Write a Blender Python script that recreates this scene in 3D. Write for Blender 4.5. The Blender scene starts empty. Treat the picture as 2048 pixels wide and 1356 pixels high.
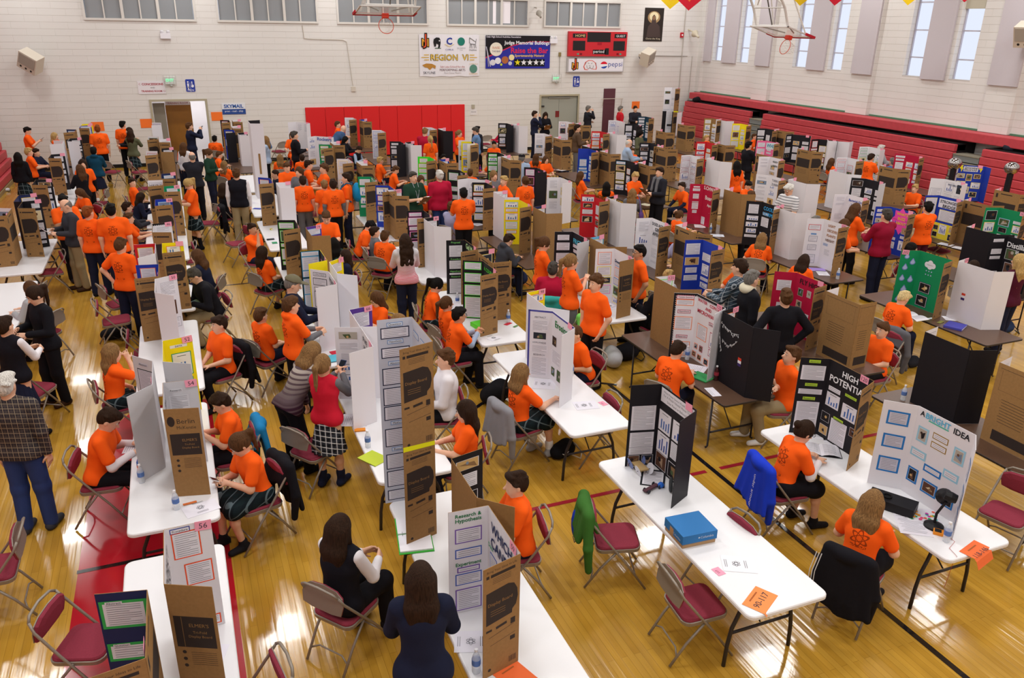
import bpy, math, random
import numpy as np
from mathutils import Vector, Matrix
scene = bpy.context.scene
C = scene.collection
H_CAM = 4.95
# camera, light and exposure
F_PX = 1600.0
cam_d = bpy.data.cameras.new('camera'); cam = bpy.data.objects.new('camera', cam_d); C.objects.link(cam); scene.camera = cam
cam_d.sensor_width = 36.0; cam_d.lens = F_PX/2048*36.0; cam_d.clip_start = .05; cam_d.clip_end = 200
def _rot(a, b, c):
	ca, sa, cb, sb, cc, sc = math.cos(a), math.sin(a), math.cos(b), math.sin(b), math.cos(c), math.sin(c)
	return np.array([[ca,-sa,0],[sa,ca,0],[0,0,1]]) @ np.array([[1,0,0],[0,cb,-sb],[0,sb,cb]]) @ np.array([[cc,0,sc],[0,1,0],[-sc,0,cc]])
_R = _rot(-.3935, -.3765, -.018)      # columns: camera right, forward, up
_M = Matrix([[_R[i][0], _R[i][2], -_R[i][1]] for i in range(3)]).to_4x4(); _M.translation = (0, 0, H_CAM); cam.matrix_world = _M
scene.view_settings.view_transform = 'Standard'; scene.view_settings.look = 'None'; scene.view_settings.gamma = 1; scene.view_settings.use_curve_mapping = False
scene.view_settings.exposure = -0.06
w_ = bpy.data.worlds.new('world'); scene.world = w_; w_.use_nodes = True
w_.node_tree.nodes['Background'].inputs[0].default_value = (.75, .82, 1, 1); w_.node_tree.nodes['Background'].inputs[1].default_value = .6
scene.cycles.max_bounces = 6; scene.cycles.diffuse_bounces = 4; scene.cycles.glossy_bounces = 3; scene.cycles.use_denoising = True
# high-bay lamps in the gym ceiling
LAMP_W = 116
for lx in (-4.1, .85, 5.8, 10.8, 15.8, 19.6):
	for ly, lz in ((1.0, 8.2), (5.6, 8.2), (10.6, 8.2), (15.6, 8.2), (21.4, 8.2), (26.6, 8.2), (29.9, 7.2)):
		l = bpy.data.lights.new('ceiling_lamp', 'AREA'); l.shape = 'RECTANGLE'; l.size = .9; l.size_y = .9; l.energy = LAMP_W*(.45 if ly > 29 else 1); l.color = (1, .985, .965)
		o = bpy.data.objects.new('ceiling_lamp', l); C.objects.link(o); o.location = (lx, ly, lz)
WIN_EM = 1.05
WINS_BACK = [(-2.26, 1.05), (1.86, 5.16), (5.97, 9.27), (10.13, 13.39), (14.18, 17.54)]
PENNANTS = [(18.0, 28.25, 5.53, 'F0D020', 'leftmost, left of a red one'), (18.0, 27.0, 5.47, 'D01E34', 'second from left, above the corner'), (18.0, 21.05, 5.57, 'F0D020', 'third, over the folded side hoop'), (18.0, 19.6, 5.56, 'D01E34', 'fourth, right of the side hoop'), (18.0, 16.97, 5.54, 'F0D020', 'fifth, over a bright window'), (18.0, 15.28, 5.59, 'D01E34', 'rightmost, over a bright window')]
# ---------------------------------------------------------------- materials
MATS = {}
def mat(name, col, rough=0.6, metal=0.0, spec=0.5, bump=0.0, bscale=60.0, var=0.0, vscale=6.0):
	if name in MATS: return MATS[name]
	m = bpy.data.materials.new(name); m.use_nodes = True
	nt = m.node_tree; b = nt.nodes['Principled BSDF']
	b.inputs['Base Color'].default_value = (*col, 1)
	b.inputs['Roughness'].default_value = rough
	b.inputs['Metallic'].default_value = metal
	b.inputs['Specular IOR Level'].default_value = spec
	if var or bump:
		tc = nt.nodes.new('ShaderNodeTexCoord')
	if var:
		n = nt.nodes.new('ShaderNodeTexNoise'); n.inputs['Scale'].default_value = vscale; n.inputs['Detail'].default_value = 3
		nt.links.new(tc.outputs['Object'], n.inputs['Vector'])
		r = nt.nodes.new('ShaderNodeMapRange'); r.inputs[1].default_value = .3; r.inputs[2].default_value = .7
		r.inputs[3].default_value = 1 - var; r.inputs[4].default_value = 1 + var
		nt.links.new(n.outputs[0], r.inputs[0])
		mx = nt.nodes.new('ShaderNodeVectorMath'); mx.operation = 'SCALE'
		mx.inputs[0].default_value = col; nt.links.new(r.outputs[0], mx.inputs['Scale'])
		nt.links.new(mx.outputs[0], b.inputs['Base Color'])
	if bump:
		n2 = nt.nodes.new('ShaderNodeTexNoise'); n2.inputs['Scale'].default_value = bscale
		nt.links.new(tc.outputs['Object'], n2.inputs['Vector'])
		bp = nt.nodes.new('ShaderNodeBump'); bp.inputs['Strength'].default_value = bump; bp.inputs['Distance'].default_value = .02
		nt.links.new(n2.outputs[0], bp.inputs['Height']); nt.links.new(bp.outputs[0], b.inputs['Normal'])
	MATS[name] = m
	return m
def P(name): return MATS[name].node_tree, MATS[name].node_tree.nodes['Principled BSDF']
def hx(s):
	v = [int(s[i:i+2], 16)/255 for i in (0, 2, 4)]
	return tuple(((c+.055)/1.055)**2.4 if c > .04045 else c/12.92 for c in v)
def cm(s, **k):                       # a plain material straight from a hex colour
	k.setdefault('rough', .7); k.setdefault('spec', .25)
	return mat('paint_'+s, hx(s), **k)
# ---------------------------------------------------------------- mesh helpers
class MB:
	def __init__(self): self.v = []; self.f = []; self.m = []; self.mats = []
	def mi(self, m):
		if m not in self.mats: self.mats.append(m)
		return self.mats.index(m)
	def add(self, vs, fs, m):
		o = len(self.v); self.v += [tuple(v) for v in vs]; k = self.mi(m)
		self.f += [tuple(o+i for i in f) for f in fs]; self.m += [k]*len(fs)
	def box(self, a, b, m, T=None):
		x0, y0, z0 = a; x1, y1, z1 = b
		vs = [(x0,y0,z0),(x1,y0,z0),(x1,y1,z0),(x0,y1,z0),(x0,y0,z1),(x1,y0,z1),(x1,y1,z1),(x0,y1,z1)]
		if T is not None: vs = [T @ Vector(v) for v in vs]
		self.add(vs, [(0,3,2,1),(4,5,6,7),(0,1,5,4),(1,2,6,5),(2,3,7,6),(3,0,4,7)], m)
	def quad(self, p, m): self.add(p, [(0,1,2,3)], m)
	def tube(self, pts, r, m, n=8, cap=True):
		pts = [Vector(p) for p in pts]; vs = []; fs = []
		up = None
		rs = r if isinstance(r, (list, tuple)) else [r]*len(pts)
		for i, p in enumerate(pts):
			t = (pts[min(i+1, len(pts)-1)] - pts[max(i-1, 0)]).normalized()
			if up is None:
				up = Vector((0,0,1)) if abs(t.z) < .9 else Vector((1,0,0))
			s = t.cross(up).normalized(); up = s.cross(t).normalized()
			for k in range(n):
				a = 2*math.pi*k/n
				vs.append(p + (s*math.cos(a) + up*math.sin(a))*rs[i])
		for i in range(len(pts)-1):
			for k in range(n):
				a = i*n+k; b = i*n+(k+1) % n
				fs.append((a, b, b+n, a+n))
		if cap: fs.append(tuple(range(n-1, -1, -1))); fs.append(tuple(range((len(pts)-1)*n, len(pts)*n)))
		self.add(vs, fs, m)
	def lathe(self, prof, m, n=16, c=(0,0,0), T=None):
		vs = []; fs = []
		for r, z in prof:
			for k in range(n):
				a = 2*math.pi*k/n; v = Vector((c[0]+r*math.cos(a), c[1]+r*math.sin(a), c[2]+z))
				vs.append(T @ v if T is not None else v)
		for i in range(len(prof)-1):
			for k in range(n):
				a = i*n+k; b = i*n+(k+1) % n; fs.append((a, b, b+n, a+n))
		fs.append(tuple(range(n-1,-1,-1))); fs.append(tuple(range((len(prof)-1)*n, len(prof)*n)))
		self.add(vs, fs, m)
	def prism(self, outline, z0, z1, m, T=None):    # outline in xy
		n = len(outline)
		vs = [Vector((x,y,z0)) for x,y in outline] + [Vector((x,y,z1)) for x,y in outline]
		if T is not None: vs = [T @ v for v in vs]
		self.add(vs, [tuple(range(n-1,-1,-1)), tuple(range(n,2*n))] + [(i,(i+1)%n,(i+1)%n+n,i+n) for i in range(n)], m)
	def text(self, s, m, T, size=1.0, width=None, align='c', bold=0.0, font_h=None):
		# lettering: T maps local (x right, y up, z out); size = cap height; the text is centred at the origin
		vs, fs, w, h = text_geo(s, bold)
		k = size/.7; kx = k
		if width: kx = width/max(w, 1e-3)
		if width and font_h: k = font_h/max(h, 1e-3)
		elif width: k = kx
		ox = {'c': -w/2, 'l': 0, 'r': -w}[align]
		self.add([T @ Vector(((x+ox)*kx, (y-h/2)*k, 0)) for x, y in vs], fs, m)
	def build(self, name, parent=None, smooth=False, loc=None):
		me = bpy.data.meshes.new(name)
		me.from_pydata(self.v, [], self.f)
		for m in self.mats: me.materials.append(m)
		if len(self.mats) > 1: me.polygons.foreach_set('material_index', self.m)
		if smooth: me.polygons.foreach_set('use_smooth', [True]*len(me.polygons))
		me.update()
		o = bpy.data.objects.new(name, me); C.objects.link(o)
		if parent: o.parent = parent
		if loc is not None: o.location = loc
		return o
_TG = {}
def text_geo(s, bold=0.0):
	key = (s, bold)
	if key in _TG: return _TG[key]
	cu = bpy.data.curves.new('t', 'FONT'); cu.body = s; cu.size = 1; cu.resolution_u = 2; cu.offset = bold
	cu.space_line = .95; cu.align_x = 'CENTER' if '\n' in s else 'LEFT'
	o = bpy.data.objects.new('t', cu)
	me = o.to_mesh()
	vs = [(v.co.x, v.co.y) for v in me.vertices]; fs = [tuple(p.vertices) for p in me.polygons]
	o.to_mesh_clear(); bpy.data.objects.remove(o); bpy.data.curves.remove(cu)
	if vs:
		x0 = min(v[0] for v in vs); y0 = min(v[1] for v in vs)
		vs = [(x-x0, y-y0) for x, y in vs]
		w = max(v[0] for v in vs); h = max(v[1] for v in vs)
	else: w = h = 1
	_TG[key] = (vs, fs, w, h); return _TG[key]
def tag(o, label=None, cat=None, group=None, kind=None):
	if label: o['label'] = label
	if cat: o['category'] = cat
	if group: o['group'] = group
	if kind: o['kind'] = kind
	return o
def empty(name, loc=(0,0,0), rz=0.0):
	o = bpy.data.objects.new(name, None); C.objects.link(o); o.empty_display_size = .1
	o.location = loc; o.rotation_euler = (0,0,rz); return o
def copy_tree(o, parent=None):
	c = o.copy(); C.objects.link(c)
	if parent is not None: c.parent = parent
	for ch in list(o.children): copy_tree(ch, c)
	return c
def struct(mb, name, smooth=False):
	o = mb.build(name, smooth=smooth); o['kind'] = 'structure'; return o
# ---------------------------------------------------------------- organic shapes: blended rounded volumes, surfaced as one skin
class Vol:
	def __init__(self): self.p = []
	def cone(self, a, b, ra, rb=None, k=.03): self.p.append(('c', np.array(a,float), np.array(b,float), ra, ra if rb is None else rb, k)); return self
	def ell(self, c, r, R=None, k=.03): self.p.append(('e', np.array(c,float), np.array(r,float)*np.ones(3), R, 0, k)); return self
	def cutell(self, c, r, R=None, k=.01): self.p.append(('x', np.array(c,float), np.array(r,float), R, 0, k)); return self
	def cut(self, n, d, k=.0): # keep n.p < d
		self.p.append(('p', np.array(n,float), d, 0, 0, k)); return self
	def fn(self, lo, hi, f, k=.02): self.p.append(('f', np.array(lo,float), np.array(hi,float), f, 0, k)); return self
	def bounds(self):
		lo = np.full(3, 1e9); hi = -lo
		for t, a, b, ra, rb, k in self.p:
			if t == 'c': r = max(ra, rb); lo = np.minimum(lo, np.minimum(a, b)-r); hi = np.maximum(hi, np.maximum(a, b)+r)
			elif t == 'e': r = b.max(); lo = np.minimum(lo, a-r); hi = np.maximum(hi, a+r)
			elif t == 'f': lo = np.minimum(lo, a); hi = np.maximum(hi, b)
		return lo, hi
	def mesh(self, h):
		lo, hi = self.bounds(); lo = lo-3*h; n = np.ceil((hi+3*h-lo)/h).astype(int)+1
		D = np.full(n, 1.0, np.float32)
		ax = [lo[i]+h*np.arange(n[i]) for i in range(3)]
		for t, a, b, ra, rb, k in self.p:
			if t == 'c': r = max(ra, rb)+k+3*h; l2 = np.minimum(a, b)-r; h2 = np.maximum(a, b)+r
			elif t in 'ex': r = b.max()+k+3*h; l2 = a-r; h2 = a+r
			elif t == 'f': l2 = a-k-3*h; h2 = b+k+3*h
			else: l2 = lo; h2 = hi+9
			i0 = np.clip(np.floor((l2-lo)/h).astype(int), 0, n); i1 = np.clip(np.ceil((h2-lo)/h).astype(int)+1, 0, n)
			if (i1 <= i0).any(): continue
			sl = tuple(slice(i0[i], i1[i]) for i in range(3))
			X = ax[0][sl[0]][:,None,None]; Y = ax[1][sl[1]][None,:,None]; Z = ax[2][sl[2]][None,None,:]
			if t == 'c':
				ab = b-a; L = float(ab@ab)+1e-12
				q = ((X-a[0])*ab[0]+(Y-a[1])*ab[1]+(Z-a[2])*ab[2])/L; q = np.clip(q, 0, 1)
				d = np.sqrt((X-a[0]-q*ab[0])**2+(Y-a[1]-q*ab[1])**2+(Z-a[2]-q*ab[2])**2)-(ra+(rb-ra)*q)
			elif t in 'ex':
				x, y, z = X-a[0], Y-a[1], Z-a[2]
				if ra is not None:
					R = ra
					x, y, z = (R[0][0]*x+R[1][0]*y+R[2][0]*z, R[0][1]*x+R[1][1]*y+R[2][1]*z, R[0][2]*x+R[1][2]*y+R[2][2]*z)
				k0 = np.sqrt((x/b[0])**2+(y/b[1])**2+(z/b[2])**2)+1e-9
				k1 = np.sqrt((x/b[0]**2)**2+(y/b[1]**2)**2+(z/b[2]**2)**2)+1e-9
				d = k0*(k0-1)/k1
			elif t == 'f': d = ra(X, Y, Z)
			else: d = a[0]*X+a[1]*Y+a[2]*Z-b
			o = D[sl]; d = d.astype(np.float32)
			if t in 'ec' or t == 'f':
				m = np.minimum(o, d)
				if k > 0: e = np.maximum(k-np.abs(o-d), 0)/k; m = m-e*e*k*.25
			else:
				if t == 'x': d = -d
				m = np.maximum(o, d)
				if k > 0: e = np.maximum(k-np.abs(o-d), 0)/k; m = m+e*e*k*.25
			D[sl] = m
		return surf(D, lo, h)
def surf(D, lo, h):
	S = D < 0; n = np.array(D.shape)
	c = np.zeros(n-1, np.int8)
	cs = [(i,j,k) for i in (0,1) for j in (0,1) for k in (0,1)]
	for i,j,k in cs: c += S[i:n[0]-1+i, j:n[1]-1+j, k:n[2]-1+k]
	M = (c > 0) & (c < 8); ii = np.argwhere(M)
	if len(ii) == 0: return np.zeros((0,3)), np.zeros((0,4), int)
	idx = np.full(M.shape, -1, np.int64); idx[M] = np.arange(len(ii))
	V = np.zeros((len(ii), 3)); W = np.zeros(len(ii))
	dv = {q: D[ii[:,0]+q[0], ii[:,1]+q[1], ii[:,2]+q[2]] for q in cs}
	for q in cs:
		for a in range(3):
			if q[a]: continue
			q2 = list(q); q2[a] = 1; q2 = tuple(q2)
			d0, d1 = dv[q], dv[q2]; x = (d0 < 0) != (d1 < 0)
			t = d0[x]/(d0[x]-d1[x]); p = np.tile(np.array(q, float), (x.sum(), 1)); p[:,a] = t
			V[x] += p; W[x] += 1
	V = (V/W[:,None]+ii)*h+lo
	F = []
	for a in range(3):
		b, c2 = (a+1) % 3, (a+2) % 3
		sl0 = [slice(1,-1)]*3; sl0[a] = slice(0,-1); sl1 = list(sl0); sl1[a] = slice(1,None)
		s0, s1 = S[tuple(sl0)], S[tuple(sl1)]
		for flip, w in ((0, s0 & ~s1), (1, ~s0 & s1)):
			e = np.argwhere(w)
			if len(e) == 0: continue
			e = e + np.array([0 if i == a else 1 for i in range(3)])
			def g(db, dc):
				q = e.copy(); q[:,b] += db; q[:,c2] += dc; return idx[q[:,0], q[:,1], q[:,2]]
			f = np.stack([g(-1,-1), g(0,-1), g(0,0), g(-1,0)], 1)
			if flip: f = f[:, ::-1]
			F.append(f)
	return V, np.concatenate(F)
def np_obj(name, V, F, mats, parent=None, uv=None, fm=None):
	me = bpy.data.meshes.new(name)
	me.vertices.add(len(V)); me.vertices.foreach_set('co', np.ascontiguousarray(V, np.float32).ravel())
	me.loops.add(len(F)*4); me.loops.foreach_set('vertex_index', np.ascontiguousarray(F, np.int32).ravel())
	me.polygons.add(len(F)); me.polygons.foreach_set('loop_start', np.arange(0, len(F)*4, 4, dtype=np.int32))
	me.polygons.foreach_set('loop_total', np.full(len(F), 4, np.int32))
	me.polygons.foreach_set('use_smooth', np.ones(len(F), bool))
	for m in (mats if isinstance(mats, list) else [mats]): me.materials.append(m)
	if fm is not None: me.polygons.foreach_set('material_index', fm.astype(np.int32))
	if uv is not None:
		l = me.uv_layers.new(name='front'); l.data.foreach_set('uv', np.ascontiguousarray(uv[F.ravel()], np.float32).ravel())
	me.update(calc_edges=True)
	o = bpy.data.objects.new(name, me); C.objects.link(o)
	if parent is not None: o.parent = parent
	return o
# ---------------------------------------------------------------- people
SKIN = {'l': hx('E3B193'), 'm': hx('C99370'), 'd': hx('9A6544')}
for k_, c_ in SKIN.items(): mat('skin_'+k_, c_, rough=.5, spec=.35, var=.05, vscale=20)
HAIRC = {'black': '14100E', 'dark': '2E1E14', 'brown': '523620', 'lbrown': '80603C', 'blond': 'B0905A', 'pale': 'CDB684', 'red': '80441E', 'grey': '6F6B66', 'white': 'C9C5BE', 'dgrey': '45403B'}
def hairmat(k):
	n = 'hair_'+k
	if n in MATS: return MATS[n]
	c = hx(HAIRC[k]); m = mat(n, c, rough=.7, spec=.12)
	nt, b = P(n); tc = nt.nodes.new('ShaderNodeTexCoord'); mp = nt.nodes.new('ShaderNodeMapping'); mp.inputs['Scale'].default_value = (90, 90, 6)
	no = nt.nodes.new('ShaderNodeTexNoise'); no.inputs['Scale'].default_value = 1.5; no.inputs['Detail'].default_value = 4
	r = nt.nodes.new('ShaderNodeMapRange'); r.inputs[1].default_value = .3; r.inputs[2].default_value = .7; r.inputs[3].default_value = .55; r.inputs[4].default_value = 1.5
	vm = nt.nodes.new('ShaderNodeVectorMath'); vm.operation = 'SCALE'; vm.inputs[0].default_value = c
	bp = nt.nodes.new('ShaderNodeBump'); bp.inputs['Strength'].default_value = .6; bp.inputs['Distance'].default_value = .01
	L = nt.links; L.new(tc.outputs['Object'], mp.inputs[0]); L.new(mp.outputs[0], no.inputs['Vector']); L.new(no.outputs[0], r.inputs[0])
	L.new(r.outputs[0], vm.inputs['Scale']); L.new(vm.outputs[0], b.inputs['Base Color']); L.new(no.outputs[0], bp.inputs['Height']); L.new(bp.outputs[0], b.inputs['Normal'])
	return m
def cloth(name, hexc):
	n = 'cloth_'+name
	if n in MATS: return MATS[n]
	c = hx(hexc); m = mat(n, c, rough=.85, spec=.15, bump=.35, bscale=9)
	return m
def mathn(nt, op, a, b=None, c=None):
	n = nt.nodes.new('ShaderNodeMath'); n.operation = op
	for i, x in enumerate((a, b, c)):
		if x is None: continue
		if isinstance(x, (int, float)): n.inputs[i].default_value = x
		else: nt.links.new(x, n.inputs[i])
	return n.outputs[0]
def mixc(nt, f, a, b):
	n = nt.nodes.new('ShaderNodeMix'); n.data_type = 'RGBA'
	for s, x in ((0, f), (6, a), (7, b)):
		if isinstance(x, tuple): n.inputs[s].default_value = (*x, 1) if len(x) == 3 else x
		elif isinstance(x, (int, float)): n.inputs[s].default_value = x
		else: nt.links.new(x, n.inputs[s])
	return n.outputs[2]
def event_shirt():                    # orange tee with a dark line drawing of an atom on its back
	n = 'cloth_event_orange'
	if n in MATS: return MATS[n]
	m = mat(n, hx('FF6218'), rough=.85, spec=.12, bump=.35, bscale=9); nt, b = P(n)
	uv = nt.nodes.new('ShaderNodeUVMap'); uv.uv_map = 'front'; sp = nt.nodes.new('ShaderNodeSeparateXYZ'); nt.links.new(uv.outputs[0], sp.inputs[0])
	x, y = sp.outputs[0], sp.outputs[1]; tot = None
	for ang in (25, 85, 145):
		ca, sa = math.cos(math.radians(ang)), math.sin(math.radians(ang))
		u = mathn(nt, 'MULTIPLY_ADD', x, ca, mathn(nt, 'MULTIPLY', y, sa)); v = mathn(nt, 'MULTIPLY_ADD', x, -sa, mathn(nt, 'MULTIPLY', y, ca))
		e = mathn(nt, 'SQRT', mathn(nt, 'ADD', mathn(nt, 'POWER', mathn(nt, 'DIVIDE', u, .075), 2.0), mathn(nt, 'POWER', mathn(nt, 'DIVIDE', v, .026), 2.0)))
		k = mathn(nt, 'LESS_THAN', mathn(nt, 'ABSOLUTE', mathn(nt, 'SUBTRACT', e, 1.0)), .13)
		tot = k if tot is None else mathn(nt, 'MAXIMUM', tot, k)
	no = nt.nodes.new('ShaderNodeTexNoise'); no.inputs['Scale'].default_value = 95; nt.links.new(uv.outputs[0], no.inputs['Vector'])
	for cx, cy, w, h in ((0, -.075, .07, .012), (-.06, -.19, .013, .016), (.06, -.19, .013, .016), (0, .085, .05, .009)):
		k = mathn(nt, 'MULTIPLY', mathn(nt, 'LESS_THAN', mathn(nt, 'ABSOLUTE', mathn(nt, 'SUBTRACT', x, cx)), w), mathn(nt, 'LESS_THAN', mathn(nt, 'ABSOLUTE', mathn(nt, 'SUBTRACT', y, cy)), h))
		k = mathn(nt, 'MULTIPLY', k, mathn(nt, 'GREATER_THAN', no.outputs[0], .5)); tot = mathn(nt, 'MAXIMUM', tot, k)
	nt.links.new(mixc(nt, mathn(nt, 'MULTIPLY', tot, .75), hx('FF6218'), hx('6A2410')), b.inputs['Base Color'])
	return m
def plaid(name, base, line, line2, sc=8.5):
	n = 'cloth_'+name
	if n in MATS: return MATS[n]
	m = mat(n, hx(base), rough=.85, spec=.15); nt, b = P(n)
	tc = nt.nodes.new('ShaderNodeTexCoord'); sp = nt.nodes.new('ShaderNodeSeparateXYZ'); nt.links.new(tc.outputs['Object'], sp.inputs[0])
	def ln(o, w, off=0.): return mathn(nt, 'LESS_THAN', mathn(nt, 'ABSOLUTE', mathn(nt, 'SUBTRACT', mathn(nt, 'FRACT', mathn(nt, 'MULTIPLY_ADD', o, sc, off)), .5)), w)
	l1 = mathn(nt, 'MAXIMUM', ln(mathn(nt, 'ADD', sp.outputs[0], mathn(nt, 'MULTIPLY', sp.outputs[1], .6)), .06), ln(mathn(nt, 'ADD', sp.outputs[2], mathn(nt, 'MULTIPLY', sp.outputs[1], .5)), .06))
	l2 = mathn(nt, 'MULTIPLY', mathn(nt, 'ADD', ln(mathn(nt, 'ADD', sp.outputs[0], mathn(nt, 'MULTIPLY', sp.outputs[1], .6)), .2, .5), ln(sp.outputs[2], .2, .5)), .5)
	nt.links.new(mixc(nt, l1, mixc(nt, l2, hx(base), hx(line2)), hx(line)), b.inputs['Base Color'])
	return m
def striped(name, cols, period, axis=2):
	n = 'cloth_'+name
	if n in MATS: return MATS[n]
	m = mat(n, hx(cols[0]), rough=.85, spec=.15); nt, b = P(n)
	tc = nt.nodes.new('ShaderNodeTexCoord'); sp = nt.nodes.new('ShaderNodeSeparateXYZ'); nt.links.new(tc.outputs['Object'], sp.inputs[0])
	f = mathn(nt, 'LESS_THAN', mathn(nt, 'FRACT', mathn(nt, 'DIVIDE', sp.outputs[axis], period)), .4)
	a = hx(cols[0])
	if len(cols) > 2:                 # the ground colour itself changes from top to hem
		g = nt.nodes.new('ShaderNodeMapRange'); nt.links.new(sp.outputs[2], g.inputs[0]); g.inputs[1].default_value = .95; g.inputs[2].default_value = 1.35
		a = mixc(nt, g.outputs[0], hx(cols[2]), hx(cols[0]))
	nt.links.new(mixc(nt, f, a, hx(cols[1])), b.inputs['Base Color'])
	return m
CL = dict(navy='1C2036', black='15141A', khaki='9A8A6A', jeans='2E3F73', grey='6B6B70', lgrey='A9A9AC', crimson='B01638', fleece='8E1230', teal='12425C', green='1E3B2C', olive='5A5C45',
          white='E2DEE2', lav='A8A6C8', blue='5F7FA8', lblue='9FB2CC', denim='3C5478', red='C0202C', vest='17161E', dkgrey='3A3B42', maroon='4A1428', brown='5A4636', suit='24242C', camo='6B6550', cream='D8D0B8', redsw='C81E34', lime='C8DC78', maroonpants='3A1020', sage='7C8060', shoe='1E1C20', boot='3E281A', sock='ECECEC', purple='5A3F78', steelb='4A6A9E')
def getcloth(k):
	if k == 'orange': return event_shirt()
	if k == 'plaid': return plaid('dark_plaid', '101A20', '5A6A70', '17262A')
	if k == 'plaidl': return plaid('light_plaid', '3A3C44', 'D8D8D8', '15161A', 15)
	if k == 'check': return plaid('checked_shirt', '2E2A30', '8A7C68', '4A4240', 19)
	if k == 'stripepink': return striped('pink_striped', ['C4C2C8', 'D9D2D6', 'D8566A'], .022)
	if k == 'stripewhite': return striped('white_striped', ['D8D8DA', '8A8C90'], .055)
	if k == 'stripecard': return striped('cardigan_striped', ['B9AFA8', '5A4A50', '3A2030'], .05)
	if k == 'pattern': return plaid('leafy_pattern', '2A3440', 'A8B0B8', '4A5A68', 16)
	return cloth(k, CL[k])
def vec(*a): return np.array(a, float)
def rotm(yaw, pitch, roll=0):         # columns: right, forward, up
	cy, sy, cp, sp_, cr, sr = math.cos(yaw), math.sin(yaw), math.cos(pitch), math.sin(pitch), math.cos(roll), math.sin(roll)
	Rz = np.array([[cy,-sy,0],[sy,cy,0],[0,0,1]]); Rx = np.array([[1,0,0],[0,cp,sp_],[0,-sp_,cp]]); Ry = np.array([[cr,0,sr],[0,1,0],[-sr,0,cr]])
	return Rz@Rx@Ry
def ik(a, t, l1, l2, hint):
	d = t-a; L = np.linalg.norm(d)
	if L > (l1+l2)*.995: t = a+d/L*(l1+l2)*.995; d = t-a; L = np.linalg.norm(d)
	u = d/L; q = (l1*l1-l2*l2+L*L)/(2*L); h = math.sqrt(max(l1*l1-q*q, 0)); w = hint-(hint@u)*u; w = w/np.linalg.norm(w)
	return a+u*q+w*h, t
def hand(V, w, d, nrm, s, thumb, curl=.5, fine=True):
	d = d/np.linalg.norm(d); nrm = nrm-(nrm@d)*d; nrm /= np.linalg.norm(nrm); lat = np.cross(d, nrm)*thumb
	r = .0085*s
	for o in (-.026, 0, .026): V.cone(w+lat*o*.5*s, w+d*.082*s+lat*o*s, .016*s, .0145*s, .012)
	for i, (o, L) in enumerate(((.033, .070), (.0115, .080), (-.0105, .075), (-.032, .058))):
		b = w+d*.086*s+lat*o*s; a1 = .35*curl+.05*i; a2 = 1.1*curl+.12*i; sd = lat*o*.25
		m1 = b+(d*math.cos(a1)+nrm*math.sin(a1)+sd)*L*.5*s; m2 = m1+(d*math.cos(a2)+nrm*math.sin(a2)+sd)*L*.5*s
		V.cone(b, m1, r*1.05, r, .004); V.cone(m1, m2, r, r*.85, .003)
	tb = w+d*.022*s+lat*.028*s; t1 = tb+(d*.55+lat*.75+nrm*.3)*.038*s; t2 = t1+(d*.9+lat*.15+nrm*.45)*.034*s
	V.cone(tb, t1, .0125*s, .0105*s, .008); V.cone(t1, t2, .0105*s, .0085*s, .003)
ARM = {  # pose -> (left hand, right hand) targets relative to the hip centre (x right, y forward, z up), scaled by size; elbow hints
	'down': ((-.23,.03,-.10), (.23,.03,-.10)), 'fwd': ((-.09,.36,.22), (.09,.36,.22)), 'phone': ((-.05,.30,.34), (.05,.30,.34)), 'photo': ((-.06,.32,.52), (.07,.30,.54)),
	'clip': ((-.10,.27,.20), (.10,.27,.24)), 'hip': ((-.20,-.02,.05), (.20,-.02,.05)), 'hipl': ((-.21,-.03,.04), (.23,.04,-.1)), 'cross': ((.12,.17,.30), (-.12,.19,.27)), 'face': ((-.05,.16,.16), (.03,.18,.56)),
	'pocket': ((-.19,.05,-.03), (.22,.03,-.09)), 'table': ((-.12,.38,.27), (.13,.40,.27)), 'table1': ((-.13,.30,.12), (.13,.45,.27)), 'lap': ((-.07,.26,.13), (.08,.28,.13)), 'write': ((-.15,.36,.27), (.06,.40,.28)),
	'up': ((-.04,.33,.42), (.05,.33,.42)), 'chest': ((-.04,.22,.34), (.05,.24,.36)), 'behind': ((-.08,-.14,.02), (.08,-.14,.02)), 'lean': ((-.2,.42,.05), (.2,.40,.05)), 'read': ((-.11,.34,.27), (.12,.34,.27))}
PEOPLE = []
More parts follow.
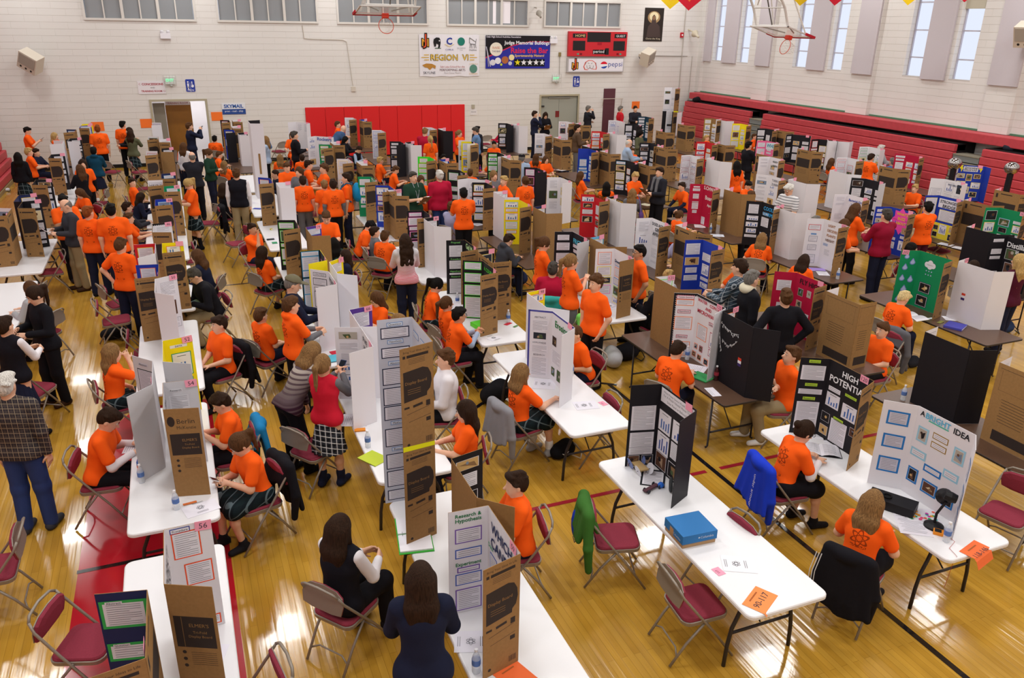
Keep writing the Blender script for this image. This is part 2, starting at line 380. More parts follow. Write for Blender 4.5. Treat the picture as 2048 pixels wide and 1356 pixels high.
def person(x, y, heading, Hh, pose='stand', arms='down', top='orange', legs='navy', hair='short', hc='brown', lean=0, look=0, nod=0, skin='l', sleeve='short', under=None, shoes='shoe', bottom='pants', collar=None, feat=True, h=.016, glasses=False, extra=(), label='', group=None, sockc=None):
	s = Hh/1.70; sit = pose == 'sit'
	root = empty('person', (x, y, 0), math.radians(heading-90)); tag(root, label, 'person', group)
	T = rotm(0, math.radians(lean))
	X, U, F = T[:,0], T[:,2], T[:,1]
	hip = vec(0, 0, .53) if sit else vec(0, -.15*math.sin(math.radians(lean)), .93*s)
	sh = hip+U*.462*s; neck = hip+U*.535*s
	slim = .92 if (hair in ('long', 'pony', 'bun', 'curly', 'bob')) else 1.0
	big = 1.0+max(0, (Hh-1.68))*1.3
	sw = .170*s*slim*big
	R = rotm(math.radians(look), math.radians(nod+lean*.5)); hcen = neck+rotm(0, math.radians((nod+lean)*.6))[:,2]*.125*s
	hsc = 1.06 if Hh < 1.68 else 1.0; s0 = s
	hp = lambda a, b, c: hcen+R@vec(a, b, c)*s*hsc
	lt, rt = ARM[arms]; J = []
	for sg, t in ((-1, lt), (1, rt)):
		S_ = sh+X*sg*sw
		tl = vec(*t)*s
		tgt = hip+tl if (sit and arms in ('table', 'table1', 'write', 'read', 'lap', 'lean')) else hip+X*tl[0]+F*tl[1]+U*tl[2]
		if sit and arms in ('table', 'table1', 'write', 'read') and tl[2] > .2*s: tgt[2] = .775
		hint = vec(sg*.6, -.5, -.7) if arms not in ('hip', 'hipl') else vec(sg*1., -.35, .0)
		E_, Wt = ik(S_, tgt, .285*s, .25*s, hint); J.append((S_, E_, Wt, sg))
	legJ = []
	for sg in (-1, 1):
		hj = hip+vec(sg*.088*s, 0, -.02)
		if sit: kn = vec(sg*.11*s, .40*s, .50); an = vec(sg*.12*s, (.36+.06*sg)*s, .09)
		else: st = .05 if sg > 0 else -.04; kn = vec(sg*.095*s, hip[1]*.5+st*.5+.02, .49*s); an = vec(sg*.10*s, st, .085*s)
		legJ.append((hj, kn, an, sg))
	RR = T
	def torso(V, g, lo=True):
		if lo: V.cone(hip-X*.075*s, hip+X*.075*s, (.116*s)*big**.5+g, None, .05)
		V.ell(hip+U*.17*s, vec(.150*s*slim*big+g, .112*s*big+g, .17*s+g), RR, .06)
		V.ell(hip+U*.35*s, vec(.176*s*slim*big+g, .124*s*big+g, .17*s+g), RR, .05)
		V.cone(sh-X*(sw-.03*s), sh+X*(sw-.03*s), .052*s+g, None, .05)
		for sg in (-1, 1): V.cone(neck-U*.02*s+X*sg*.02*s, sh+X*sg*(sw-.04*s), .036*s+g*.6, .046*s+g*.6, .05)
	# body: one skin from head to feet
	B_ = Vol(); torso(B_, -.006)
	B_.cone(neck-U*.03*s, hcen-R@vec(0,.015,.05)*s, .053*s, .05*s, .03)
	B_.ell(hp(0,-.008,.012), vec(.076, .094, .106)*s*hsc, R, .03); B_.ell(hp(0,.024,-.055), vec(.056, .066, .062)*s*hsc, R, .035)
	B_.cone(hp(0,.088,.0), hp(0,.108,-.028), .009*s, .015*s, .012)
	B_.cone(hp(-.018,.083,-.062), hp(.018,.083,-.062), .009*s, None, .008)
	for sg in (-1, 1): B_.ell(hp(sg*.077,-.005,-.01), vec(.012,.02,.032)*s, R, .01); B_.cutell(hp(sg*.032,.103,.012), vec(.02,.018,.014)*s, R, .012)
	for S_, E_, Wt, sg in J:
		B_.cone(S_, E_, .050*s, .041*s, .03); B_.cone(E_, Wt, .043*s, .028*s, .03)
		d = Wt-E_; n_ = vec(-sg*.8, .2, -.3) if arms in ('down', 'pocket', 'hip', 'hipl', 'behind') else (vec(0,0,-1) if arms in ('table','table1','write','lap','lean','read') else vec(-sg*.7,.3,-.2))
		dd = d*1.0
		if arms in ('table', 'table1', 'write', 'read', 'lap'): dd = vec(d[0], d[1], d[2]*.2)
		hand(B_, Wt, dd, n_, s, (-1 if sg > 0 else 1)*(1 if n_[2] < -.5 else 1), .35 if arms == 'down' else (.2 if arms == 'table' else .75))
	bare = bottom in ('skirt', 'shorts')
	for hj, kn, an, sg in legJ:
		B_.cone(hj, kn, .078*s, .052*s, .03); B_.cone(kn, kn*.62+an*.38+vec(0,-.012,0), .052*s, .05*s, .03); B_.cone(kn*.62+an*.38, an, .048*s, .034*s, .03)
	V, Fc = B_.mesh(h); np_obj('body', V, Fc, MATS['skin_'+skin], root)
	# upper clothing
	G = Vol(); g = .010 if top != 'puffer' else .03
	torso(G, g)
	hem = hip+vec(0,0,-.04) if sit else hip-U*.07*s
	if not sit and sleeve != 'vest': G.cone(hip-X*.075*s-U*.05*s, hip+X*.075*s-U*.05*s, .118*s+g, None, .05)
	if bottom == 'skirt' or extra and 'tuck' in extra: pass
	if sleeve != 'vest':
		for S_, E_, Wt, sg in J:
			if sleeve == 'short': G.cone(S_, S_*.32+E_*.68, .060*s+g*.4, .068*s, .03); G.cut(-(-(E_-S_)/np.linalg.norm(E_-S_)), 9) if 0 else None
			else: G.cone(S_, E_, .062*s+g*.5, .055*s+g*.5, .03); G.cone(E_, E_*.06+Wt*.94, .052*s+g*.5, .040*s+g*.5, .02)
	if extra and 'hood' in extra: G.ell(neck-F*.07*s+U*.0*s, vec(.105,.07,.06)*s, RR, .03)
	Un = U; G.cut(-Un, float(-(Un@hem)), .008)
	V, Fc = G.mesh(h)
	c0 = sh-U*.13*s
	q = V-c0; uv = np.stack([q@X, q@U], 1); uv[(q@F) > -.01] += 5.0
	if top == 'puffer': mt = cloth('black', CL['black'])
	else: mt = getcloth(top)
	nm = {'vest': 'vest'}.get(sleeve, 'shirt')
	if sleeve == 'jacket' or top in ('puffer',) or 'coat' in extra: nm = 'jacket'
	np_obj(nm, V, Fc, mt, root, uv=uv)
	if under or sleeve == 'vest':                            # long sleeves showing from under the tee or vest
		uc = under or 'white'
		for S_, E_, Wt, sg in J:
			G = Vol(); G.cone(S_, E_, .052*s+.004, .05*s, .03); G.cone(E_, E_*.06+Wt*.94, .049*s, .036*s, .02)
			V, Fc = G.mesh(h); np_obj('sleeve', V, Fc, getcloth(uc), root)
	if collar:
		G = Vol(); G.cone(neck-U*.055*s, neck-U*.005*s, .085*s, .062*s, .01)
		if collar == 'cream': G.ell(neck-F*.06*s, vec(.12,.09,.075)*s, RR, .03); G.cone(neck+F*.05*s-X*.05*s, neck+F*.12*s-U*.22*s-X*.02*s, .035*s, .02*s, .03); V, Fc = G.mesh(min(h,.012)); np_obj('collar', V, Fc, getcloth(collar), root)
	# lower clothing
	G = Vol(); lg = .016
	if bottom == 'pants':
		G.cone(hip-X*.075*s, hip+X*.075*s, .108*s+.008, None, .04)
		for hj, kn, an, sg in legJ:
			G.cone(hj, kn, .090*s+lg*.6, .061*s+lg, .03); G.cone(kn, an+vec(0,0,.0), .060*s+lg, .050*s+lg, .04)
		V, Fc = G.mesh(h); np_obj('trousers', V, Fc, getcloth(legs), root)
	else:
		if sit:
			G.cone(hip-X*.08*s, hip+X*.08*s, .125*s, None, .05)
			for hj, kn, an, sg in legJ: G.cone(hj, kn+vec(sg*.02,-.03,0), .105*s, .10*s, .05)
			k1, k2 = legJ[0][1], legJ[1][1]; G.cone(k1+vec(0,-.04,-.03), k2+vec(0,-.04,-.03), .085*s, None, .05)
			G.cone(hip+vec(0,.05,0), (k1+k2)/2+vec(0,-.05,0), .10*s, .09*s, .05)
		else:
			zt, zb = hip[2]-.0*s, .50*s
			def fr(X_, Y_, Z_):
				t = np.clip((zt-Z_)/(zt-zb), 0, 1); y0 = hip[1]*(1-t)
				th = np.arctan2(Y_-y0, X_); r = (.128+.085*t)*s+.010*t*np.cos(th*18)
				return np.maximum(np.sqrt((X_)**2+((Y_-y0)*1.12)**2)-r, np.maximum(Z_-zt, zb-Z_))
			G.fn((-.3*s, -.3*s+hip[1], zb), (.3*s, .3*s, zt), fr, .02)
		V, Fc = G.mesh(h); np_obj('skirt', V, Fc, getcloth(legs), root)
		if sockc:
			for hj, kn, an, sg in legJ:
				G = Vol(); G.cone(an*.45+kn*.55 if sockc in ('black','boot') else an*.75+kn*.25, an, .055*s, .045*s, .01)
				V, Fc = G.mesh(h); np_obj('sock', V, Fc, getcloth(sockc), root)
	for hj, kn, an, sg in legJ:
		G = Vol(); b0 = vec(an[0], an[1]-.035*s, .045); G.cone(b0, vec(an[0]+sg*.015, an[1]+.15*s, .038), .046*s, .036*s, .02); G.cone(vec(an[0],an[1],.05), an+vec(0,0,.02), .048*s, .05*s, .02)
		if 'boots' in extra: G.cone(an, an*.3+kn*.7, .062*s, .070*s, .01)
		G.cut((0,0,-1), -.004, 0); V, Fc = G.mesh(max(h, .012)); np_obj('shoe', V, Fc, getcloth(shoes), root)
	# hair
	if hair != 'none':
		G = Vol(); hh = min(h, .013)
		g = {'buzz': .006, 'bald': .004}.get(hair, .011 if hair in ('short', 'cap') else .015)
		G.ell(hp(0,-.014,.014), vec(.075+g*.8, .094+g, .103+g*1.3)*s*hsc, R, .01)
		if hair == 'bald': G.cutell(hp(0,0,.10), vec(.085,.12,.075)*s, R, .01)
		if hair in ('short', 'curlys', 'buzz', 'bald', 'cap'):
			cn = R@vec(0,-1.0,1); G.cut(-cn, float(-cn@hp(0,-.02,-.035)), .012)
			for sg in (-1, 1): G.cutell(hp(sg*.088,.012,-.022), vec(.022,.030,.036)*s, R, .01)
		if hair in ('short', 'curlys'):
			G.ell(hp(.012,.058,.088), vec(.062,.042,.03)*s, R, .03)
			r9 = random.Random(int(x*100+y*37))
			for i in range(9): a9 = r9.uniform(0, 6.28); e9 = r9.uniform(.1, 1.3); G.ell(hp(.082*math.cos(a9)*math.cos(e9), -.014+.1*math.sin(a9)*math.cos(e9), .018+.112*math.sin(e9)), vec(.026,.026,.012)*s, R, .02)
		if hair == 'curlys':
			rr = random.Random(5)
			for i in range(26):
				a = rr.uniform(0, 6.28); e = rr.uniform(.0, 1.4); G.ell(hp(.082*math.cos(a)*math.cos(e), -.014+.1*math.sin(a)*math.cos(e), .02+.112*math.sin(e)), .024*s, None, .008) if math.sin(a) < .5 or e > .7 else None
		if hair in ('long', 'curly', 'bob'):
			L = {'long': .40, 'curly': .34, 'bob': .20}[hair]; wb = {'long': .075, 'curly': .10, 'bob': .09}[hair]
			dn = -U*.7+vec(0,0,-.3); dn /= np.linalg.norm(dn); off = -F*.045*s
			p0 = hp(0,-.045,.0); p1 = p0+R@vec(0,-.01,-.12)*s; p2 = neck+off*1.9+dn*.04*s; p3 = p2+dn*(L-.13)*s
			for o in (-.6, 0, .6):
				xx = R[:,0]*o*.075*s; x2 = X*o*.13*s
				G.cone(p0+xx, p2+x2*.8, .062*s, .052*s, .04); G.cone(p2+x2*.8, p3+x2*(wb/.1), .052*s, .026*s*(1.6 if hair == 'curly' else 1), .04)
			for sg in (-1, 1): G.cone(hp(sg*.072,-.01,.03), hp(sg*.078,.015,-.11), .024*s, .022*s, .03)
			if hair == 'curly':
				rr = random.Random(3)
				for i in range(40):
					t = rr.random(); c_ = hp(0,-.05,.05)*(1-t)+p3*t; G.ell(c_+X*rr.uniform(-.1,.1)*s-F*rr.uniform(.0,.05)*s, .032*s, None, .012)
		if hair in ('pony', 'bun'):
			G.cut(-(R@vec(0,-.35,1)), float(-(R@vec(0,-.35,1))@hp(0,-.05,-.06)), .01)
			if hair == 'bun': G.ell(hp(0,-.125,.045), .045*s, None, .01)
			else:
				a0 = hp(0,-.105,.06); a1 = a0+R@vec(0,-.06,-.04)*s; a2 = a1-U*.20*s-F*.01; G.cone(a0, a1, .026*s, .034*s, .02); G.cone(a1, a2, .034*s, .022*s, .02); G.cone(a2, a2-U*.08*s, .022*s, .008*s, .01)
		G.cutell(hp(0,.125,-.035), vec(.066 if hair not in ('short','buzz','bald','cap','curlys') else .075,.085,.098)*s, R, .012)
		V, Fc = G.mesh(hh); np_obj('hair', V, Fc, hairmat(hc), root)
	if hair == 'cap' or 'hat' in extra:
		G = Vol(); G.ell(hp(0,-.012,.035), vec(.098,.115,.095)*s, R, .01); G.cut(-(R@vec(0,0,1)), float(-(R@vec(0,0,1))@hp(0,0,.045)), .004)
		if hair == 'cap': G.ell(hp(0,.125,.052), vec(.07,.075,.012)*s, R, .01)
		else: G.ell(hp(0,0,.05), vec(.15,.165,.012)*s, R, .01)
		V, Fc = G.mesh(.012); np_obj('hat' if hair != 'cap' else 'cap', V, Fc, getcloth({'cap': 'camo' if 'camo' in extra else 'black'}.get(hair, 'grey')), root)
	if feat:
		R4 = Matrix.Translation(Vector(hcen)) @ Matrix([list(r) for r in R]).to_4x4() @ Matrix.Scale(s*hsc, 4)
		e = MB(); wm = cm('E8E4E0', rough=.3); dm = cm('1A120E', rough=.2); bm_ = hairmat(hc)
		for sg in (-1, 1):
			e = MB(); M2 = R4 @ Matrix.Translation((sg*.032, .084, .012))
			e.lathe([(0.001,-.007),(.009,-.004),(.0115,0),(.009,.004),(.001,.007)], wm, 10, T=M2 @ Matrix.Diagonal((1,.6,1,1)))
			e.lathe([(.0008,-.0062),(.0062,0),(.0008,.0062)], dm, 10, T=M2 @ Matrix.Translation((0,.0065,0)) @ Matrix.Diagonal((1,.5,1,1)))
			e.build('eye', root)
			e = MB(); e.tube([M2 @ Vector((-.016,.006,.020)), M2 @ Vector((0,.0105,.025)), M2 @ Vector((.016,.006,.020))], .0035*s, bm_, 5); e.build('eyebrow', root)
		e = MB(); e.tube([R4 @ Vector(v) for v in ((-.021,.087,-.058),(0,.0945,-.060),(.021,.087,-.058))], [.003*s,.0055*s,.003*s], cm('A8584E'), 6); e.build('mouth', root)
		if glasses:
			e = MB(); fm_ = cm('18161A', rough=.3)
			for sg in (-1, 1):
				e.tube([R4 @ Vector((sg*.033+.021*math.cos(a*math.pi/6), .103, .012+.016*math.sin(a*math.pi/6))) for a in range(13)], .0022*s, fm_, 5)
				e.tube([R4 @ Vector((sg*.054,.101,.014)), R4 @ Vector((sg*.08,.0,.012))], .002*s, fm_, 5)
			e.tube([R4 @ Vector((-.012,.104,.014)), R4 @ Vector((.012,.104,.014))], .0022*s, fm_, 5)
			e.build('glasses', root)
	rz = math.radians(heading-90); cr, sr = math.cos(rz), math.sin(rz)
	def wd(p): return (x+cr*p[0]-sr*p[1], y+sr*p[0]+cr*p[1], p[2])
	info = dict(root=root, hands=[wd(j[2]+(j[2]-j[1])/np.linalg.norm(j[2]-j[1])*.09*s) for j in J], head=wd(hcen), sit=sit, pos=(x, y), heading=heading)
	PEOPLE.append(info); return info
# ---------------------------------------------------------------- furniture
mat('table_white', hx('E9E9EC'), rough=.32, spec=.5, bump=.08, bscale=300)
mat('table_brown', hx('5A4234'), rough=.35, spec=.5, var=.12, vscale=60)
mat('edge_brown', hx('2A201C'), rough=.5)
mat('leg_dark', hx('2E2A2C'), rough=.45, metal=.3)
mat('chair_metal', hx('8E8478'), rough=.38, metal=.25)
mat('chair_fabric', hx('8A3444'), rough=.9, spec=.15, var=.08, vscale=120)
mat('rubber', hx('3A3634'), rough=.8)
def roundrect(w, l, r, n=5):
	pts = []
	for cx, cy, a0 in ((w/2-r, l/2-r, 0), (-w/2+r, l/2-r, 90), (-w/2+r, -l/2+r, 180), (w/2-r, -l/2+r, 270)):
		for i in range(n+1):
			a = math.radians(a0+90*i/n); pts.append((cx+r*math.cos(a), cy+r*math.sin(a)))
	return pts
def make_table(kind, L):
	white = kind == 'w'; W_ = .78
	t = empty('folding_table'); m = MATS['table_white' if white else 'table_brown']; e = m if white else MATS['edge_brown']
	b = MB(); r = .07 if white else .045; z1 = .735
	n = len(roundrect(1,1,.1)); prof = [(0.012, z1-.045), (0.0, z1-.035), (0.0, z1-.012), (.006, z1-.003), (.016, z1)] if white else [(0, z1-.025), (0, z1-.004), (.004, z1)]
	vs = []
	for ins, z in prof: vs += [(x, y, z) for x, y in roundrect(W_-2*ins, L-2*ins, max(r-ins, .02))]
	fs = [tuple(range(n-1, -1, -1))]
	for i in range(len(prof)-1): fs += [(i*n+k, i*n+(k+1) % n, (i+1)*n+(k+1) % n, (i+1)*n+k) for k in range(n)]
	b.add(vs, fs, e); k0 = (len(prof)-1)*n; b.f.append(tuple(range(k0, k0+n))); b.m.append(b.mi(m))
	b.build('tabletop', t)
	lm = MATS['leg_dark']
	for sy in (-1, 1):
		y0 = sy*(L/2-.30)
		for sx in (-1, 1):
			l = MB()
			if white:
				l.tube([(sx*.20, y0, .70), (sx*.21, y0+sy*.005, .60), (sx*.25, y0+sy*.01, .50), (sx*.30, y0+sy*.012, .38), (sx*.325, y0+sy*.014, .22), (sx*.335, y0+sy*.015, .0)], .017, lm, 8)
			else: l.tube([(sx*.33, y0, .71), (sx*.33, y0, .03), (sx*.36, y0, .012)], .013, lm, 8)
			l.build('leg', t, smooth=True)
		l = MB(); l.tube([(-.31, y0+sy*.012, .33), (.31, y0+sy*.012, .33)] if white else [(-.33, y0, .22), (.33, y0, .22)], .013, lm, 8); l.build('crossbar', t, smooth=True)
		l = MB(); l.tube([(0, y0, .34 if white else .23), (0, y0-sy*.42, .69)], .008, lm, 6); l.build('brace', t, smooth=True)
	return t
def make_chair():                     # faces +Y
	t = empty('folding_chair'); fm = MATS['chair_metal']; fb = MATS['chair_fabric']
	b = MB(); pts = roundrect(.40, .40, .07, 4); n = len(pts)
	def pad(b, pts, T, th, m, crown=.012):
		vs = []; n = len(pts)
		for sc, z in ((1, 0), (1, th*.6), (.96, th), (.6, th+crown*.8)): vs += [T @ Vector((x*sc, y*sc, z)) for x, y in pts]
		fs = [tuple(range(n-1, -1, -1))] + [(i*n+k, i*n+(k+1) % n, (i+1)*n+(k+1) % n, (i+1)*n+k) for i in range(3) for k in range(n)] + [tuple(range(3*n, 4*n))]
		b.add(vs, fs, m)
	Ts = Matrix.Translation((0, .03, .425)) @ Matrix.Rotation(math.radians(3), 4, 'X')
	pad(b, pts, Ts @ Matrix.Translation((0,0,.008)), .028, fb); b.build('seat', t, smooth=False)
	b = MB(); vs = []
	for sc, z in ((1.03, -.022), (1.05, .012), (1.0, .014)): vs += [Ts @ Vector((x*sc, y*sc, z)) for x, y in pts]
	b.add(vs, [(i*n+k, i*n+(k+1) % n, (i+1)*n+(k+1) % n, (i+1)*n+k) for i in range(2) for k in range(n)] + [tuple(range(n-1, -1, -1))], fm); b.build('seat_frame', t)
	Tb = Matrix.Translation((0, -.235, .665)) @ Matrix.Rotation(math.radians(80), 4, 'X')
	bp = [(-.19,-.06),(-.205,.02),(-.19,.085),(-.13,.125),(0,.14),(.13,.125),(.19,.085),(.205,.02),(.19,-.06),(.10,-.075),(-.10,-.075)]
	bp = [(x, y) for x, y in bp]; bp = bp[::-1]
	b = MB(); pad(b, bp, Tb @ Matrix.Rotation(math.pi, 4, 'Y') @ Matrix.Translation((0,0,.003)), .026, fb); b.build('backrest', t)
	b = MB(); b.prism([(x*1.03, y*1.03) for x, y in bp], -.004, .004, fm, Tb); b.build('backrest_shell', t)
	# front-leg tube runs from the floor in front up and around the back
	for sx in (-1, 1):
		b = MB(); b.tube([(sx*.225, .30, .012), (sx*.222, .10, .30), (sx*.215, -.06, .50), (sx*.205, -.215, .70), (sx*.185, -.255, .78)], .0115, fm, 8); b.build('leg', t, smooth=True)
		b = MB(); b.tube([(sx*.195, -.27, .012), (sx*.20, -.14, .22), (sx*.205, .02, .42)], .0115, fm, 8); b.build('leg', t, smooth=True)
	b = MB(); b.tube([(-.187,-.255,.775),(-.14,-.27,.81),(0,-.278,.825),(.14,-.27,.81),(.187,-.255,.775)], .0115, fm, 8); b.build('top_rail', t, smooth=True)
	b = MB(); b.tube([(-.22,.20,.155),(.22,.20,.155)], .008, fm, 6); b.build('stretcher', t, smooth=True)
	b = MB(); b.tube([(-.195,-.215,.10),(-.12,-.19,.135),(.12,-.19,.135),(.195,-.215,.10)], .008, fm, 6); b.build('stretcher', t, smooth=True)
	return t
CHAIR = None
def chair(x, y, heading, label, group=None):
	global CHAIR
	if CHAIR is None: CHAIR = o = make_chair()
	else: o = copy_tree(CHAIR)
	o.location = (x, y, 0); o.rotation_euler = (0, 0, math.radians(heading-90)); tag(o, label, 'chair')
	if group: o['group'] = group
	return o
TABLES = {}
def table(x, y0, y1, kind, label):
	L = round(y1-y0, 2)
	if (kind, L) in TABLES: o = copy_tree(TABLES[(kind, L)])
	else: o = TABLES[(kind, L)] = make_table(kind, L)
	o.location = (x, (y0+y1)/2, 0); tag(o, label, 'table'); return o
# ---------------------------------------------------------------- display boards
INK = cm('3A3A42'); PAPER = cm('E4E2EA'); DARKP = mat('kraft_print', hx('2A1E1A'), rough=.8)
mat('kraft', hx('97744A'), rough=.85, spec=.15, var=.06, vscale=40)
BASE = {'white': 'E2E0E6', 'greyw': 'C9C9CF', 'ltgrey': 'C6CAD6', 'black': '1A181E', 'blackw': '1C1B22', 'navy': '1E2A58', 'blue': '1E3AA8', 'red': 'C8202A', 'crimson': 'B4143C', 'green': '128A58', 'yellow': 'F0DC14', 'purple': '5A3A92', 'lime': '3ADC3A', 'kraft': None, 'navyteal': '16384C', 'ltblue': '6AB4DC', 'pink': 'E86A9A'}
def basem(k):
	if k in ('kraft', 'kraftplain', 'kraftE', 'kraftB', 'kraftI'): return MATS['kraft']
	return cm(BASE[k], rough=.55)
class Panel:                          # a board panel: maps (u, v) in metres on its front face
	def __init__(s, o, e, n, w, h): s.o, s.e, s.n, s.w, s.h = o, e, n, w, h     # origin (bottom left seen from the front), edge dir, front normal
	def T(s, u, v, off=.0015, ang=0):
		M = Matrix((s.e, Vector((0,0,1)), s.n)).transposed().to_4x4()
		return Matrix.Translation(s.o+s.e*u+Vector((0,0,v))+s.n*off) @ M @ Matrix.Rotation(ang, 4, 'Z')
def rect(b, T, w, h, m, z=0.0):
	b.quad([T @ Vector(p) for p in ((-w/2,-h/2,z),(w/2,-h/2,z),(w/2,h/2,z),(-w/2,h/2,z))], m)
def sheet_mesh(b, T, w, h, paper, border, bw, lines=True, kind=None, rng=None):
	z = .0
	if border is not None: rect(b, T, w+2*bw, h+2*bw, border, z); z += .0012
	rect(b, T, w, h, paper, z)
	if kind == 'photo':
		cs = rng.sample(PHOTO, 3)
		rect(b, T, w*.94, h*.94, cm(cs[0]), z+.001)
		pts = [(rng.uniform(-.4,.0)*w, rng.uniform(-.4,.1)*h), (rng.uniform(.1,.42)*w, rng.uniform(-.42,-.1)*h), (rng.uniform(.0,.4)*w, rng.uniform(.1,.4)*h), (rng.uniform(-.3,-.0)*w, rng.uniform(.0,.3)*h)]
		b.quad([T @ Vector((x, y, z+.0018)) for x, y in pts], cm(cs[1]))
		b.lathe([(min(w,h)*.16, 0), (.0005, .0002)], cm(cs[2]), 8, T=T @ Matrix.Translation((rng.uniform(-.2,.2)*w, rng.uniform(-.2,.2)*h, z+.0022)))
	elif kind == 'chart':
		k = 4; c = cm(rng.choice(['3A66B0', '2A4A9A', '3A66B0']))
		for i in range(k):
			hh = rng.uniform(.15,.65)*h; x = (-.3+.2*i)*w
			b.quad([T @ Vector(p) for p in ((x,-h*.36,z+.001),(x+w*.09,-h*.36,z+.001),(x+w*.09,-h*.36+hh,z+.001),(x,-h*.36+hh,z+.001))], c)
		rect(b, T @ Matrix.Translation((0,-h*.37,0)), w*.8, .002, INK, z+.001)
		rect(b, T @ Matrix.Translation((0,h*.38,0)), w*.5, .006, INK, z+.001)
	elif lines:
		n = max(1, int(h/.017)); 
		for i in range(n):
			y = h/2-(i+.8)*h/(n+.6); ww = w*(.84 if i % 4 != 3 else .55)
			rect(b, T @ Matrix.Translation((-(w*.84-ww)/2, y, 0)), ww, .0032, INKL, z+.001)
INKL = cm('77767E')
PHOTO = ['3A2A24', '8A6A48', 'C9A46A', '2A2E38', 'B0A89C', '5A3A2A', 'D8C8A0', '4A5A3A', 'A88A70', '6A4A3A', '1E1A1C', '7A8AA0']
# layouts: list of (panel, u, v, w, h, paper, border, kind) with u, v the sheet centre as fractions of the panel; panel 0 left wing, 1 centre, 2 right wing
def lay_random(base, sub, rng, far):
	out = []
	cols = {'sheets': (['3A5AB0', 'B8433A', None, '2A8A5A'] if base in ('white', 'greyw') else ['E87A3A', None, '7AB4DC', 'E0C83A']), 'thin': [None, 'B0B0B8'], 'purple': ['7A5AA8', '5A4A9A'], 'red': ['B8232F'], 'blue': ['3A4AB0'],
			'redf': ['C8403A'], 'greenf': ['2A8A4A'], 'crimson': ['8E1C3A'], 'yellowf': ['E8C83A'], 'neon': ['9AE04A', '2A7AC8', 'F07AC8', 'E8E03A', '8E1C3A', 'F08A5A'], 'pink': ['F04AB0', 'F08AC8'], 'lime': ['5AF03A'], 'white': [None], 'ltblue': ['3AA8E0'],
			'yellow': ['E8C83A', 'E04A3A'], 'photos': [None, None, 'B0B0B8'], 'green': ['6AE03A'], 'grid': ['B0BAC8']}.get(sub, [None])
	for p in (0, 1, 2):
		nc = 1 if p != 1 else 2; pw = .305 if p != 1 else .61
		for c in range(nc):
			v = .95
			if p == 1 and c == 0 or p != 1: pass
			while v > .12:
				hh = rng.choice([.07, .12, .17, .24]) if sub not in ('thin',) else rng.choice([.16, .28])
				if v-hh < .03: break
				if p == 1 and v > .8 and sub != 'thin': v -= .16; continue
				if rng.random() < (.93 if sub != 'thin' else .5):
					w = (.235 if p != 1 else .22)*rng.uniform(.8, 1.05)
					kd = rng.choice([None, None, None, 'chart', 'photo']) if hh > .1 else None
					if sub == 'photos' and hh > .08: kd = rng.choice(['photo', None])
					out.append((p, (c+.5)/nc, v-hh/2, w, hh*.91*.86, 'E4E2EA', rng.choice(cols), kd))
				v -= hh+.025
	return out
W0 = 'E4E2EA'
